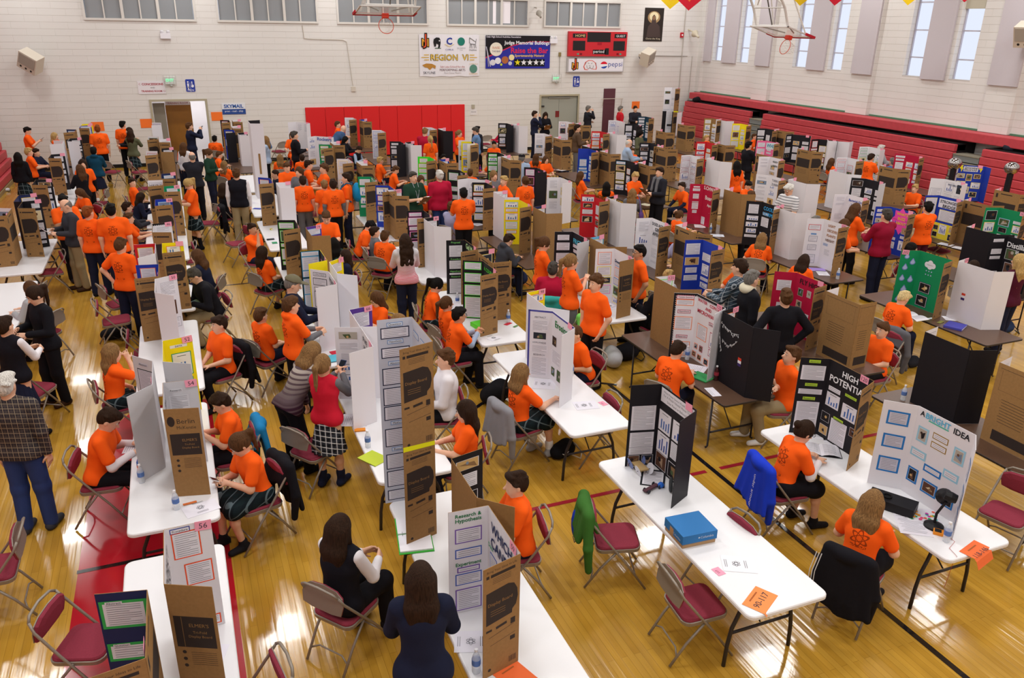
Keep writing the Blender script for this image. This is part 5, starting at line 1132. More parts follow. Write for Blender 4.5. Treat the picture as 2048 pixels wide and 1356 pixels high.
for s_, c_, u, v, w in (('Utah High School Activities Association', 'D8D4E0', -.62, .575, 1.46), ('Judge Memorial Bulldogs', 'ECECF0', .38, .34, 1.96), ('Raise the Bar', 'D82A4A', .50, .06, 1.62), ('Sportsmanship Matters!', 'E8C070', .50, -.16, 1.28)): part('lettering', lambda b: b.text(s_, cm(c_), BT(u, v), .1, width=w, bold=.02), r)
def stars(b):
	rect(b, BT(.50, -.43, .0105), 1.34, .30, cm('141216'))
	for i in range(5):
		pts = [(.13*(1 if k % 2 == 0 else .42)*math.sin(k*math.pi/5), .13*(1 if k % 2 == 0 else .42)*math.cos(k*math.pi/5)) for k in range(10)]
		b.add([BT(-.02+.27*i, -.42, .014) @ Vector((x, y, 0)) for x, y in pts], [tuple(range(10))], cm('E8D820' if i == 0 else 'ECECF0'))
part('stars', stars, r)
part('picture_of_balls', lambda b: [b.lathe([(q, 0), (.0005, .0006)], cm(c_), 14, T=BT(u, v, .012+.001*k)) for k, (u, v, q, c_) in enumerate(((-1.08,-.42,.12,'D8D4DC'),(-.86,-.35,.13,'E4E2E8'),(-.56,-.32,.15,'B0683A'),(-.34,-.45,.08,'C8C8D8'),(-.72,-.50,.05,'C8D83A'),(-.28,-.22,.12,'E8D8A0')))], r)
part('picture_of_bats', lambda b: (b.tube([BT(-1.36,.2,.014) @ Vector((0,0,0)), BT(-1.18,-.58,.014) @ Vector((0,0,0))], .02, cm('C8C4D4'), 6), b.tube([BT(-1.32,.0,.014) @ Vector((0,0,0)), BT(-1.26,-.58,.014) @ Vector((0,0,0))], .018, cm('A8A4B4'), 6)), r)
# scoreboard and sponsor panel
r = empty('scoreboard', (16.55, YB, 4.14)); r.scale = (1, 1, .85); tag(r, 'red scoreboard with black digit windows, HOME, GUEST and period', 'scoreboard')
SB = lambda u, v, off=.135: Matrix.Translation((u, -off, v)) @ Matrix.Rotation(math.pi/2, 4, 'X')
part('case', lambda b: b.box((-1.35,-.13,-.50), (1.35,0,.62), mat('score_red', hx('C81E2A'), rough=.4)), r)
bk_ = mat('score_black', hx('141214'), rough=.25)
for nm, u, v, w, hh in (('display_window',.02,.37,1.08,.44),('display_window',-.88,-.02,.56,.44),('display_window',.98,-.02,.54,.44),('display_window',.42,-.28,.18,.30),('name_plate',-.88,.43,.60,.19),('name_plate',1.02,.43,.56,.19),('name_plate',.06,-.30,.60,.20)):
	part(nm, lambda b: rect(b, SB(u, v), w, hh, bk_), r)
for s_, c_, u, v, w in (('HOME', 'E8C88A', -.84, .43, .44), ('GUEST', 'F0F0F0', 1.03, .43, .42), ('period', 'F0F0F0', .04, -.30, .50)): part('lettering', lambda b: b.text(s_, cm(c_), SB(u, v, .138), .13, width=w), r)
part('indicator', lambda b: (b.add([SB(-.93,-.40) @ Vector(p) for p in ((-.06,0,0),(.05,.05,0),(.05,-.05,0))], [(0,2,1)], cm('20B090')), rect(b, SB(-.78,-.40), .1, .1, cm('7A1420')), b.add([SB(.98+.1,-.40) @ Vector(p) for p in ((.06,0,0),(-.05,.05,0),(-.05,-.05,0))], [(0,1,2)], cm('20B090')), rect(b, SB(.93,-.40), .1, .1, cm('7A1420')), rect(b, SB(.06,.07,.137), .2, .12, cm('A8182A'))), r)
r = empty('sponsor_sign', (16.52, YB, 3.37)); r.scale = (1, 1, .84); tag(r, 'lit white sponsor panel with gold monogram, bulldog head and pepsi logo', 'sign')
part('case', lambda b: (b.box((-1.33,-.10,-.34), (1.31,0,.32), cm('B8B4B4')), rect(b, SB(0,0,.103), 2.54, .58, mat('sign_face', hx('EAE8F0'), rough=.4))), r)
part('logo', lambda b: jm(b, -.98, 0, 1.0, lambda u, v, o: SB(u, v, .10+o*.3)), r)
def bull(b):
	for q, c_ in ((0, 'D8665A'), (.002, 'E8E4E8')):
		k = 1 if q == 0 else .86; b.add([SB(-.28+x*k, z*k, .105+q) @ Vector((0,0,0)) for x, z in ((-.32,-.08),(-.24,.14),(-.08,.24),(.1,.22),(.24,.12),(.32,-.1),(.3,-.22),(.1,-.2),(-.02,-.14),(-.12,-.24),(-.26,-.22))], [tuple(range(11))], cm(c_))
	for pts in (((-.40,.10),(-.33,.06)),((-.18,.10),(-.25,.06)),((-.44,-.02),(-.42,-.14),(-.34,-.17),(-.29,-.08),(-.24,-.17),(-.15,-.14),(-.13,-.02)),((-.33,-.02),(-.29,-.05),(-.25,-.02),(-.29,.02),(-.33,-.02)),((-.52,.02),(-.47,.14)),((-.02,.12),(.0,-.06))):
		b.tube([SB(u, v, .109) @ Vector((0,0,0)) for u, v in pts], .008, cm('4A4A52'), 5)
part('logo', bull, r)
def pep(b):
	c0 = (.36, .0)
	n = 24; top = [(math.cos(a), math.sin(a)) for a in [math.pi*(.08+.84*i/n)+0 for i in range(n+1)]]
	b.lathe([(.17,0),(.0005,.0003)], cm('F0F0F4'), 24, T=SB(*c0, .104))
	b.add([SB(c0[0]+x*.165, c0[1]+y*.165, .106) @ Vector((0,0,0)) for x, y in top], [tuple(range(n+1))][::1], cm('D81E34'))
	b.add([SB(c0[0]-x*.165, c0[1]-y*.165, .106) @ Vector((0,0,0)) for x, y in [(math.cos(a), math.sin(a)) for a in [math.pi*(.2+.72*i/n) for i in range(n+1)]]], [tuple(range(n+1))], cm('1E4AA8'))
	b.text('pepsi', cm('2A4A98'), SB(.90, -.0, .105), .20, width=.66)
part('logo', pep, r)
# framed portrait: generic robed figure with a glow
b = MB(); x0 = 19.2; z0 = 4.55
rr_ = empty('portrait_poster', (x0, YB, 4.97)); rr_.scale = (1, 1, .8); tag(rr_, 'tall dark portrait poster of a robed figure with pale glow', 'poster')
PT = lambda u, v, o: Matrix.Translation((u, -o, v)) @ Matrix.Rotation(math.pi/2, 4, 'X')
part('poster_sheet', lambda b: b.box((-.47,-.02,-.82), (.45,0,.82), cm('2E2622')), rr_)
part('picture', lambda b: (b.lathe([(.30,0),(.0005,.0003)], cm('A88A62'), 24, T=PT(-.02,.36,.021)), b.lathe([(.22,0),(.0005,.0003)], cm('E4D8B0'), 24, T=PT(-.02,.40,.023)), b.add([PT(x, z, .025) @ Vector((0,0,0)) for x, z in ((-.34,-.62),(-.28,-.1),(-.12,.12),(-.1,.4),(-.02,.5),(.06,.4),(.1,.12),(.28,-.08),(.36,-.62))], [tuple(range(9))], cm('4A3C38')), b.lathe([(.09,0),(.0005,.0003)], cm('8A6A50'), 14, T=PT(-.02,.33,.028) @ Matrix.Diagonal((.8,1.25,1,1)))), rr_)
part('lettering', lambda b: b.text('Christ the King', cm('D8CCB0'), PT(0, -.70, .023), .09, width=.7), rr_)
# wall speakers, flood lamps, horn, boxes
sm = mat('speaker_case', hx('D2C8B8'), rough=.5); gm = mat('speaker_grille', hx('A8A094'), rough=.8)
def speaker(x, y, z, rz, rx, label, ry=0):
	r = empty('wall_speaker', (x, y, z)); r.rotation_euler = (rx, ry, rz); tag(r, label, 'loudspeaker')
	part('cabinet', lambda b: b.box((-.30,-.22,-.28), (.30,.18,.28), sm), r)
	part('grille', lambda b: b.box((-.26,-.235,-.10), (.26,-.221,.25), gm), r)
	for u in (-.17, 0, .17): part('port', lambda b: b.lathe([(.035,0),(.0005,.0004)], cm('2A2420'), 10, T=Matrix.Translation((u,-.223,-.19)) @ Matrix.Rotation(math.pi/2, 4, 'X')), r)
	part('bracket', lambda b: (b.box((-.1,.18,-.06), (.1,.36,.06), sm), b.tube([(-.2,.2,-.1),(0,.38,-.1),(.2,.2,-.1)], .02, cm('1C1A1A'), 6)), r)
speaker(-4.0, YB-.55, 3.55, math.radians(-25), math.radians(18), 'cream loudspeaker tilted down high on the far left of back wall', math.radians(30))
speaker(18.7, YB-.5, 3.70, math.radians(30), math.radians(18), 'cream loudspeaker tilted down below the portrait poster', math.radians(-20))
speaker(XW-.55, 15.75, 4.9, math.radians(-75), math.radians(25), 'cream loudspeaker on the right wall at the right edge')
for x, z, lb in ((.07, 4.30, 'under the leftmost upper window'), (14.55, 4.25, 'left of the scoreboard')):
	r = empty('emergency_light', (x, YB, z)); tag(r, 'white emergency light box '+lb, 'emergency light')
	part('housing', lambda b: b.box((-.16,-.1,-.05), (.16,0,.12), cm('E8E6EC')), r)
	for sx in (-1, 1): part('lamp', lambda b: b.lathe([(.05,0),(.06,.06),(.03,.1)], cm('DCDAE0'), 10, c=(sx*.1,-.05,.12)), r)
b = MB(); b.lathe([(.10,0),(.12,.05),(.05,.22),(.04,.3)], cm('A8A298', metal=.3), 14, T=Matrix.Translation((13.7, YB-.4, 5.35)) @ Matrix.Rotation(math.radians(130), 4, 'X')); b.tube([(13.7,YB-.2,5.5),(13.7,YB,5.52)], .02, cm('A8A298', metal=.3)); tag(b.build('flood_lamp'), 'small grey flood lamp left of the rightmost upper window', 'lamp')
b = MB(); b.lathe([(.16,0),(.15,.02),(.05,.2),(.045,.34)], cm('C8BEA8'), 16, T=Matrix.Translation((20.95, YB-.5, 4.65)) @ Matrix.Rotation(math.radians(115), 4, 'X') @ Matrix.Rotation(math.radians(0), 4, 'Y')); b.tube([(20.95,YB-.45,4.7),(20.95,YB,4.8)], .03, cm('C8BEA8'), 6); tag(b.build('horn_speaker'), 'small cream horn in the corner beside a red alarm', 'horn')
b = MB(); b.box((20.55,YB-.08,4.48), (20.68,YB,4.68), cm('C02030')); b.lathe([(.04,0),(.0005,.001)], cm('E8E8E8'), 8, T=Matrix.Translation((20.615,YB-.082,4.58)) @ Matrix.Rotation(math.pi/2, 4, 'X')); tag(b.build('fire_alarm'), 'small red fire alarm near the right corner', 'fire alarm')
b = MB(); b.tube([(7.2-2.55,YB-.02,4.75),(4.68,YB-.02,4.30),(4.9,YB-.02,4.28),(6.05,YB-.02,4.26),(6.2,YB-.02,4.2),(6.35,YB-.02,2.62)], .012, cm('C4BCB0'), 6); b.box((6.28,YB-.05,2.45), (6.44,YB,2.62), cm('D0C8BC')); tag(b.build('conduit_pipe'), 'thin painted conduit with small box left of the hanging backboard', 'conduit')
b = MB(); b.tube([(20.72,YB-.03,6.5),(20.72,YB-.03,.8)], .02, cm('B8B0A8'), 6); b.tube([(21.0,YB-.03,3.72),(18.9,YB-.03,3.74)], .012, cm('8A8278'), 6); b.tube([(21.25,YB-.03,3.72),(21.25,YB-.03,1.9)], .015, cm('B8B0A8'), 6); tag(b.build('conduit_pipe'), 'thin pipes running down the right corner of back wall', 'conduit')
b = MB(); b.box((17.0,YB-.03,.35), (17.55,YB-.004,2.42), mat('maroon_panel', hx('5A2E38'), rough=.6)); tag(b.build('wall_panel'), 'narrow dark maroon wall panel behind the wire rack', 'wall panel')
b = MB(); c_ = cm('C8BEB0'); b.tube([(16.85,YB-.2,2.02),(17.85,YB-.2,2.02)], .014, c_, 6)
for u in (16.9, 17.8): b.tube([(u,YB-.02,2.0),(u,YB-.2,2.02),(u+.05,YB-.05,1.72)], .012, c_, 6)
tag(b.build('wall_rack'), 'thin white wire rack in front of the maroon wall panel', 'rack')
b = MB(); b.box((14.82,YB-.05,3.70), (14.92,YB,3.86), cm('8A7A50')); b.tube([(14.87,YB-.03,3.7),(14.87,YB-.03,2.9)], .008, cm('8A8278'), 5); tag(b.build('wall_box'), 'small brown junction box with cable left of the scoreboard', 'wall box')
# pennants hanging along the top right
for i, (x, y, z, col, lb) in enumerate(PENNANTS):
	b = MB(); a = math.radians(-25); dx = Vector((math.cos(a), math.sin(a), 0)); o = Vector((x, y, z)); hw = .5
	pts = [(-hw,.9),(hw,.9),(hw,.42),(0,0),(-hw,.42)]
	r = empty('pennant', (x, y, z)); tag(r, '%s hanging pennant, %s' % ({'F0D020': 'yellow', 'D01E34': 'red'}[col], lb), 'pennant', 'championship pennants'); r.rotation_euler = (0,0,a)
	part('cloth', lambda b: (b.prism([(x_, y_) for x_, y_ in pts][::-1], -.004, .004, cm(col), Matrix.Rotation(math.pi/2, 4, 'X'))), r)
	part('crest', lambda b: b.add([Matrix.Translation((0,-.006,.46)) @ Matrix.Rotation(math.pi/2, 4, 'X') @ Vector(p) for p in ((-.12,.14,0),(-.12,-.02,0),(0,-.16,0),(.12,-.02,0),(.12,.14,0))], [(0,1,2,3,4)], cm('F0C8C8' if col == 'F0D020' else 'E87A3A')), r)
# bleachers, folded shut
bv = mat('bleacher_vinyl', hx('BE424A'), rough=.55, spec=.35, var=.07, vscale=8); bd = cm('1C1618')
def bleach(name, y0, y1, label, rows, side=1, top=True):
	r = empty(name, (0,0,0)); tag(r, label, 'bleachers')
	for (xf, z0, z1, xb, ya, yb) in rows:
		b = MB(); b.box((min(xf,xb), ya, z0+.012), (max(xf,xb), yb, z1), bv); o = b.build('seat_row', r); md = o.modifiers.new('bev', 'BEVEL'); md.width = .02; md.segments = 2
	xs_ = [q[0] for q in rows]
	b = MB(); b.box((min(XW-.05, max(xs_)+.12) if side > 0 else XL+.02, y0, 0), (XW-.02 if side > 0 else min(xs_)-.12, y1, 1.9), bd); b.build('understructure', r)
	return r
rz_ = [0.02, .28, .52, .76, 1.0, 1.22, 1.45, 1.67, 1.88]
def rows_for(ya, yb, n0=0, n1=8): return [(20.62+.03*k, rz_[k], rz_[k+1], 21.3, ya, yb) for k in range(n0, n1)]
SEG = [(26.35, 30.9), (17.0, 25.6), (7.6, 16.1), (-1.0, 6.8)]
for i, (ya, yb) in enumerate(SEG):
	bleach('bleacher_section', ya, yb, 'red folded bleacher section, %s from the back corner' % od[i], rows_for(ya, yb, 0, 8))['group'] = 'right bleachers'
b = MB(); b.box((21.1, -1, 1.98), (21.62, 31.0, 2.24), bv); o = b.build('bleacher_top_bench'); md = o.modifiers.new('bev', 'BEVEL'); md.width = .02; md.segments = 2
tag(o, 'long red top bench of the right bleachers against the wall', 'bleachers')
for i, (ya, yb) in enumerate([(25.6, 26.35), (16.1, 17.0), (6.8, 7.6)]):
	r = empty('aisle_steps', (0,0,0)); tag(r, 'grey aisle steps between %s and %s red bleacher sections' % (od[i], od[i+1]), 'steps', 'bleacher aisle steps')
	for k in range(7):
		part('step', lambda b: (b.box((20.64+.03*k, ya+.02, rz_[k]), (21.35, yb-.02, rz_[k+1]-.06), cm('7E8280')), b.box((20.62+.03*k, ya+.02, rz_[k+1]-.06), (21.35, yb-.02, rz_[k+1]-.03), cm('8A8474'))), r)
lrows = [(-4.95-.10*k, z, z+.245, -6.6, -1.5, 30.45-.0*k) for k, z in enumerate([.12, .37, .62, .87, 1.12, 1.37, 1.62, 1.87])]
r = bleach('bleacher_section', -1.5, 30.4, 'red folded bleachers along the left wall, at left edge', lrows, -1)
b = MB(); b.box((-6.6,-1.5,.0), (-4.93,30.4,.11), cm('A08A62')); b.build('plinth', r)
# basketball backboards hung from the ceiling
def hoop(cx, cy, cz, rz, label, fold):
	r = empty('basketball_hoop', (cx, cy, cz)); r.rotation_euler = (fold, 0, rz); tag(r, label, 'basketball hoop')
	gl = bpy.data.materials.get('glass_board')
	if not gl:
		gl = bpy.data.materials.new('glass_board'); gl.use_nodes = True; p = gl.node_tree.nodes['Principled BSDF']; p.inputs['Base Color'].default_value = (.75,.8,.76,1); p.inputs['Roughness'].default_value = .08; p.inputs['Alpha'].default_value = .28
	wm_ = cm('D8D4D0', metal=.2); rd = cm('C02030', rough=.5)
	part('backboard_glass', lambda b: b.box((-.88,-.006,.04), (.88,.006,1.05), gl), r)
	part('backboard_frame', lambda b: (b.box((-.92,-.02,1.05), (.92,.02,1.09), wm_), b.box((-.92,-.02,0), (-.88,.02,1.09), wm_), b.box((.88,-.02,0), (.92,.02,1.09), wm_), b.box((-.92,-.02,0), (.92,.02,.04), wm_)), r)
	part('edge_padding', lambda b: (b.box((-.94,-.035,-.05), (.94,.035,.01), rd), b.box((-.96,-.035,-.05), (-.90,.035,.34), rd), b.box((.90,-.035,-.05), (.96,.035,.34), rd)), r)
	part('rim_bracket', lambda b: b.box((-.10,-.14,.10), (.10,-.02,.24), cm('E0402A', rough=.45)), r)
	part('rim', lambda b: b.tube([(.23*math.cos(a*math.pi/12), -.37+.23*math.sin(a*math.pi/12), .18) for a in range(25)], .010, cm('E0502A', rough=.4), 8, cap=False), r)
	def net(b):
		nm = cm('E4DCD8')
		for k in range(12):
			a = k*math.pi/6; pts = []
			for j in range(5): q = .22-.025*j; aa = a+(.26 if j % 2 else 0); pts.append((q*math.cos(aa), -.37+q*math.sin(aa), .17-.085*j))
			b.tube(pts, .0035, nm, 4); b.tube([(x_*1, y_, z_) for x_, y_, z_ in [((.22-.025*j)*math.cos(a-(.26 if j % 2 else 0)), -.37+(.22-.025*j)*math.sin(a-(.26 if j % 2 else 0)), .17-.085*j) for j in range(5)]], .0035, nm, 4)
	part('net', net, r)
	def tr(b):
		for sx in (-1, 1):
			b.tube([(sx*.75,.05,.95),(sx*.75,.5,1.3),(sx*.65,1.6,2.6)], .04, wm_, 8); b.tube([(sx*.75,.05,.2),(sx*.5,1.0,1.0),(sx*.65,1.6,2.6)], .025, wm_, 8); b.tube([(sx*.75,.06,.95),(sx*.2,.06,.2)], .02, cm('3A3634'), 6)
			b.tube([(sx*.6,.6,1.3),(-sx*.6,1.3,2.2)], .018, wm_, 6)
		b.tube([(-.75,.06,.95),(.75,.06,.95)], .03, wm_, 8); b.tube([(-.6,1.0,1.9),(.6,1.0,1.9)], .02, wm_, 6); b.tube([(-.75,.5,1.3),(.75,.5,1.3)], .02, wm_, 6); b.tube([(0,.06,.95),(0,.9,1.6)], .02, cm('5A5650'), 6)
	part('support_truss', tr, r)
	return r
l = bpy.data.lights.new('hall_fill', 'AREA'); l.size = 1.2; l.energy = 70; o = bpy.data.objects.new('hall_fill', l); C.objects.link(o); o.location = (.9, YB+1.6, 2.65)  # unseen area light added to brighten the hallway walls
for i, (x, z, lb) in enumerate(((-2.45, 1.42, 'left of the olive sweater wearer'), (-.92, 1.48, 'beside the open doorway'), (1.42, 1.66, 'left below the SKYMAIL sign'), (18.6, 1.72, 'right of the maroon wall panel'))):
	b = MB(); b.box((x-.19, YB-.014, z-.15), (x+.19, YB-.004, z+.15), cm('F87A30')); tag(b.build('orange_sheet'), 'orange sheet of paper on the back wall '+lb, 'paper')
# ---------------------------------------------------------------- small things
TZ = .7365
clear = bpy.data.materials.new('clear_plastic'); clear.use_nodes = True; q_ = clear.node_tree.nodes['Principled BSDF']; q_.inputs['Base Color'].default_value = (.8,.86,.92,1); q_.inputs['Roughness'].default_value = .08; q_.inputs['Alpha'].default_value = .45
def at_(name, x, y, z, rz, label, cat):
	r = empty(name, (x, y, z), math.radians(rz)); tag(r, label, cat); return r
def bottle(x, y, z, rz, c, label):
	r = at_('water_bottle', x, y, z, rz, label, 'bottle'); k = 1.25 if c in ('2A6AC0', '6A2A8A') else 1
	liquid = clear if c in ('w', 'DCE4EE') else cm(c, rough=.15, spec=.5)
	part('bottle_body', lambda b: b.lathe([(.028*k,0),(.031*k,.01),(.031*k,.055),(.028*k,.065),(.031*k,.075),(.031*k,.12*k),(.024,.15*k),(.012,.175*k),(.012,.185*k)], liquid, 14), r)
	part('bottle_label', lambda b: b.lathe([(.0315*k,.07),(.0322*k,.072),(.0322*k,.115),(.0315*k,.117)], cm('5A7AB8' if c in ('w',) else ('E06A2A' if k > 1 else 'A03040')), 14), r)
	part('bottle_cap', lambda b: b.lathe([(.0135,.183*k),(.0135,.2*k),(.010,.202*k)], cm('E0502A' if k > 1 else 'ECECF0'), 12), r)
def sheet(x, y, z, rz, c, label, w=.216, h=.28, kind='text', curl=0, text=None, name='paper_sheet', cat='paper'):
	b = MB(); m = cm(c); n = 6
	if curl:
		vs = []
		for i in range(n+1):
			t = i/n; v = -h/2+h*t; k_ = h*max(0, curl-t); v += k_*.65; zz = .0015-k_*.76
			vs += [(-w/2, v, zz), (w/2, v, zz)]
		b.add(vs, [(2*i, 2*i+1, 2*i+3, 2*i+2) for i in range(n)], m); b.add([(p[0], p[1], p[2]-.0008) for p in vs], [(2*i+2, 2*i+3, 2*i+1, 2*i) for i in range(n)], m)
	else: b.box((-w/2,-h/2,0), (w/2,h/2,.0012), m)
	T = Matrix.Translation((0,.02,.0028))
	if kind == 'text':
		for i in range(int(h/.022)-2): rect(b, T @ Matrix.Translation((-.01*(i % 3), h*.36-.022*i, 0)), w*(.72 if i % 4 != 3 else .45), .0028, INKL)
	elif kind == 'atom':
		for a in (0, 60, 120): 
			M2 = T @ Matrix.Rotation(math.radians(a), 4, 'Z'); b.tube([M2 @ Vector((.036*math.cos(k*math.pi/8), .014*math.sin(k*math.pi/8), 0)) for k in range(17)], .0012, INK, 4, cap=False)
		for v in (.095, .08, -.07, -.085): rect(b, T @ Matrix.Translation((0, v, 0)), .1, .004, INKL)
	if text: b.text(text, INK, T @ Matrix.Translation((0,-.01,0)), min(h*.3, .05), width=min(w*.75, .6*h*len(text)*.3))
	if kind == 'head': rect(b, T @ Matrix.Translation((0,h*.25,0)), w*.5, .012, cm('A85A2A'))
	o = b.build(name); o.location = (x, y, z); o.rotation_euler = (0, 0, math.radians(rz)); tag(o, label, cat)
def book(x, y, z, rz, c, label, w=.22, h=.28, t=.02, name='book'):
	r = at_(name, x, y, z, rz, label, name.split('_')[-1])
	part('cover', lambda b: (b.box((-w/2,-h/2,0), (w/2,h/2,.003), cm(c)), b.box((-w/2,-h/2,t-.003), (w/2,h/2,t), cm(c)), b.box((-w/2,-h/2,0), (-w/2+.003,h/2,t), cm(c))), r)
	part('pages', lambda b: b.box((-w/2+.004,-h/2+.004,.003), (w/2-.004,h/2-.004,t-.003), cm('E8E4DC')), r)
def openbook(x, y, z, rz, c, label, name='open_book'):
	r = at_(name, x, y, z, rz, label, 'book')
	for sx in (-1, 1):
		def f(b):
			pts = [(sx*u, .004+.022*math.sin(min(u/.2,1)*math.pi)**.8+.0) for u in (.0,.03,.07,.12,.17,.2)]
			vs = []
			for u, zz in pts: vs += [(u, -.13, zz), (u, .13, zz)]
			fs = [(2*i, 2*i+2, 2*i+3, 2*i+1) if sx > 0 else (2*i, 2*i+1, 2*i+3, 2*i+2) for i in range(5)]; b.add(vs, fs, PAPER)
			for k in range(9): b.tube([(sx*.03,.1-.024*k,.024),(sx*.07,.1-.024*k,.029),(sx*.12,.1-.024*k,.0275),(sx*.16,.1-.024*k,.018)], .0012, INKL, 3)
		part('page', f, r)
	part('cover', lambda b: b.box((-.207,-.137,0), (.207,.137,.004), cm(c)), r)
def jacket(x, y, hd, c, label, sleeves=(1, 1), low=.36, wide=.24, stripes=False, word=None):
	r = at_('jacket', x, y, 0, hd-90, label, 'jacket'); G = Vol(); m = getcloth(c) if c in CL else cloth(c, c)
	G.cone((-.16,-.27,.815), (.16,-.27,.815), .042, None, .04)
	for i in range(15):
		u = -.19+.38*i/14; w = wide*(-1+2*i/14)
		G.cone((u*.95,-.285,.80), (w,-.345-.008*math.sin(i*1.9),low+.035*math.sin(i*.55)), .030, .024, .03); G.cone((u*.9,-.25,.80), (u,-.18,.60+.03*math.sin(i*.6)), .026, .020, .03)
	for sg, on in ((-1, sleeves[0]), (1, sleeves[1])):
		if on: G.cone((sg*.20,-.27,.79), (sg*.27,-.27,.50), .05, .045, .03); G.cone((sg*.27,-.27,.50), (sg*.245,-.25,.24), .045, .034, .02)
	G.ell((0,-.30,.80), (.11,.06,.06), None, .03)
	V, Fc = G.mesh(.011); np_obj('cloth', V, Fc, m, r)
	if stripes:
		for k in range(3): part('stripe', lambda b: b.tube([(-.225+.022*k,-.385,.78),(-.25+.022*k,-.405,.60),(-.245+.022*k,-.412,low+.08)], .004, cm('D8D8DC'), 5), r)
	if word: part('lettering', lambda b: b.text(word, cm('D8DCEC'), Matrix.Translation((.12,-.405,.56)) @ Matrix.Rotation(math.radians(80), 4, 'X') @ Matrix.Rotation(math.radians(-80), 4, 'Z'), .05, width=.34), r)
def bag(x, y, rz, c, label, s=1.0, logo=False, z=0):
	r = at_('bag', x, y, z, rz, label, 'bag'); G = Vol(); m = cloth('bag_'+c, c)
	G.ell((0,0,.10*s), (.19*s,.13*s,.11*s), None, .05); G.ell((.08*s,.03,.13*s), (.10*s,.09*s,.10*s), None, .05); G.ell((-.11*s,-.03,.10*s), (.09*s,.09*s,.09*s), None, .04); G.cut((0,0,-1), -.003)
	V, Fc = G.mesh(.012); np_obj('bag_body', V, Fc, m, r)
	part('strap', lambda b: b.tube([(.12*s,.05,.2*s),(.22*s,.0,.12*s),(.26*s,-.08,.02),(.16*s,-.18,.012),(.02,-.16,.1*s)], .008, cm('C8C0B0' if logo else '2A282A'), 6), r)
	if logo: part('swoosh', lambda b: b.tube([(-.10,-.135,.12),(-.07,-.145,.10),(-.01,-.14,.135)], [.004,.008,.002], cm('F0F0F0'), 5), r)
def held(i, kind, c='8A6242'):
	p = PEOPLE[i]; a, b_ = [Vector(q) for q in p['hands']]; m = (a+b_)/2; hd = p['heading']; fw = Vector((math.cos(math.radians(hd)), math.sin(math.radians(hd)), 0)); return m, fw, hd
def find(word): return next(i for i, q in enumerate(PEOPLE_DATA) if word in q[8])
def phone(word, label, c='E4E4E8'):
	m, fw, hd = held(find(word), 0); b = MB(); b.box((-.036,-.072,-.004), (.036,.072,.004), cm(c, rough=.3)); b.box((-.033,-.066,.004), (.033,.066,.0046), cm('20242C', rough=.1)); o = b.build('phone'); o.location = m+fw*.02+Vector((0,0,.015)); o.rotation_euler = (math.radians(35), 0, math.radians(hd-90)); tag(o, label, 'phone')
def board_held(word, label, c='8A6242', paper=True):
	m, fw, hd = held(find(word), 0); r = empty('clipboard', m+fw*.06+Vector((0,0,.0)), math.radians(hd-90)); r.rotation_euler = (math.radians(40), 0, math.radians(hd-90)); tag(r, label, 'clipboard')
	part('backing', lambda b: b.box((-.115,-.16,-.003), (.115,.16,0), cm(c)), r)
	if paper: part('paper', lambda b: sheet_mesh(b, Matrix.Translation((0,-.01,.001)), .2, .27, PAPER, None, 0), r)
	part('clip', lambda b: b.box((-.04,.135,0), (.04,.16,.012), cm('A8A8AC', metal=.6, rough=.3)), r)
def place_small():
	for k, x, y, z, rz, c, label, o in SMALL: 
		{'bottle': bottle, 'sheet': sheet, 'book': book, 'open': openbook}[k](x, y, z, rz, c, label, **o)
	for a in JACKETS: jacket(*a[:5], **a[5])
	for a in BAGS: bag(*a)
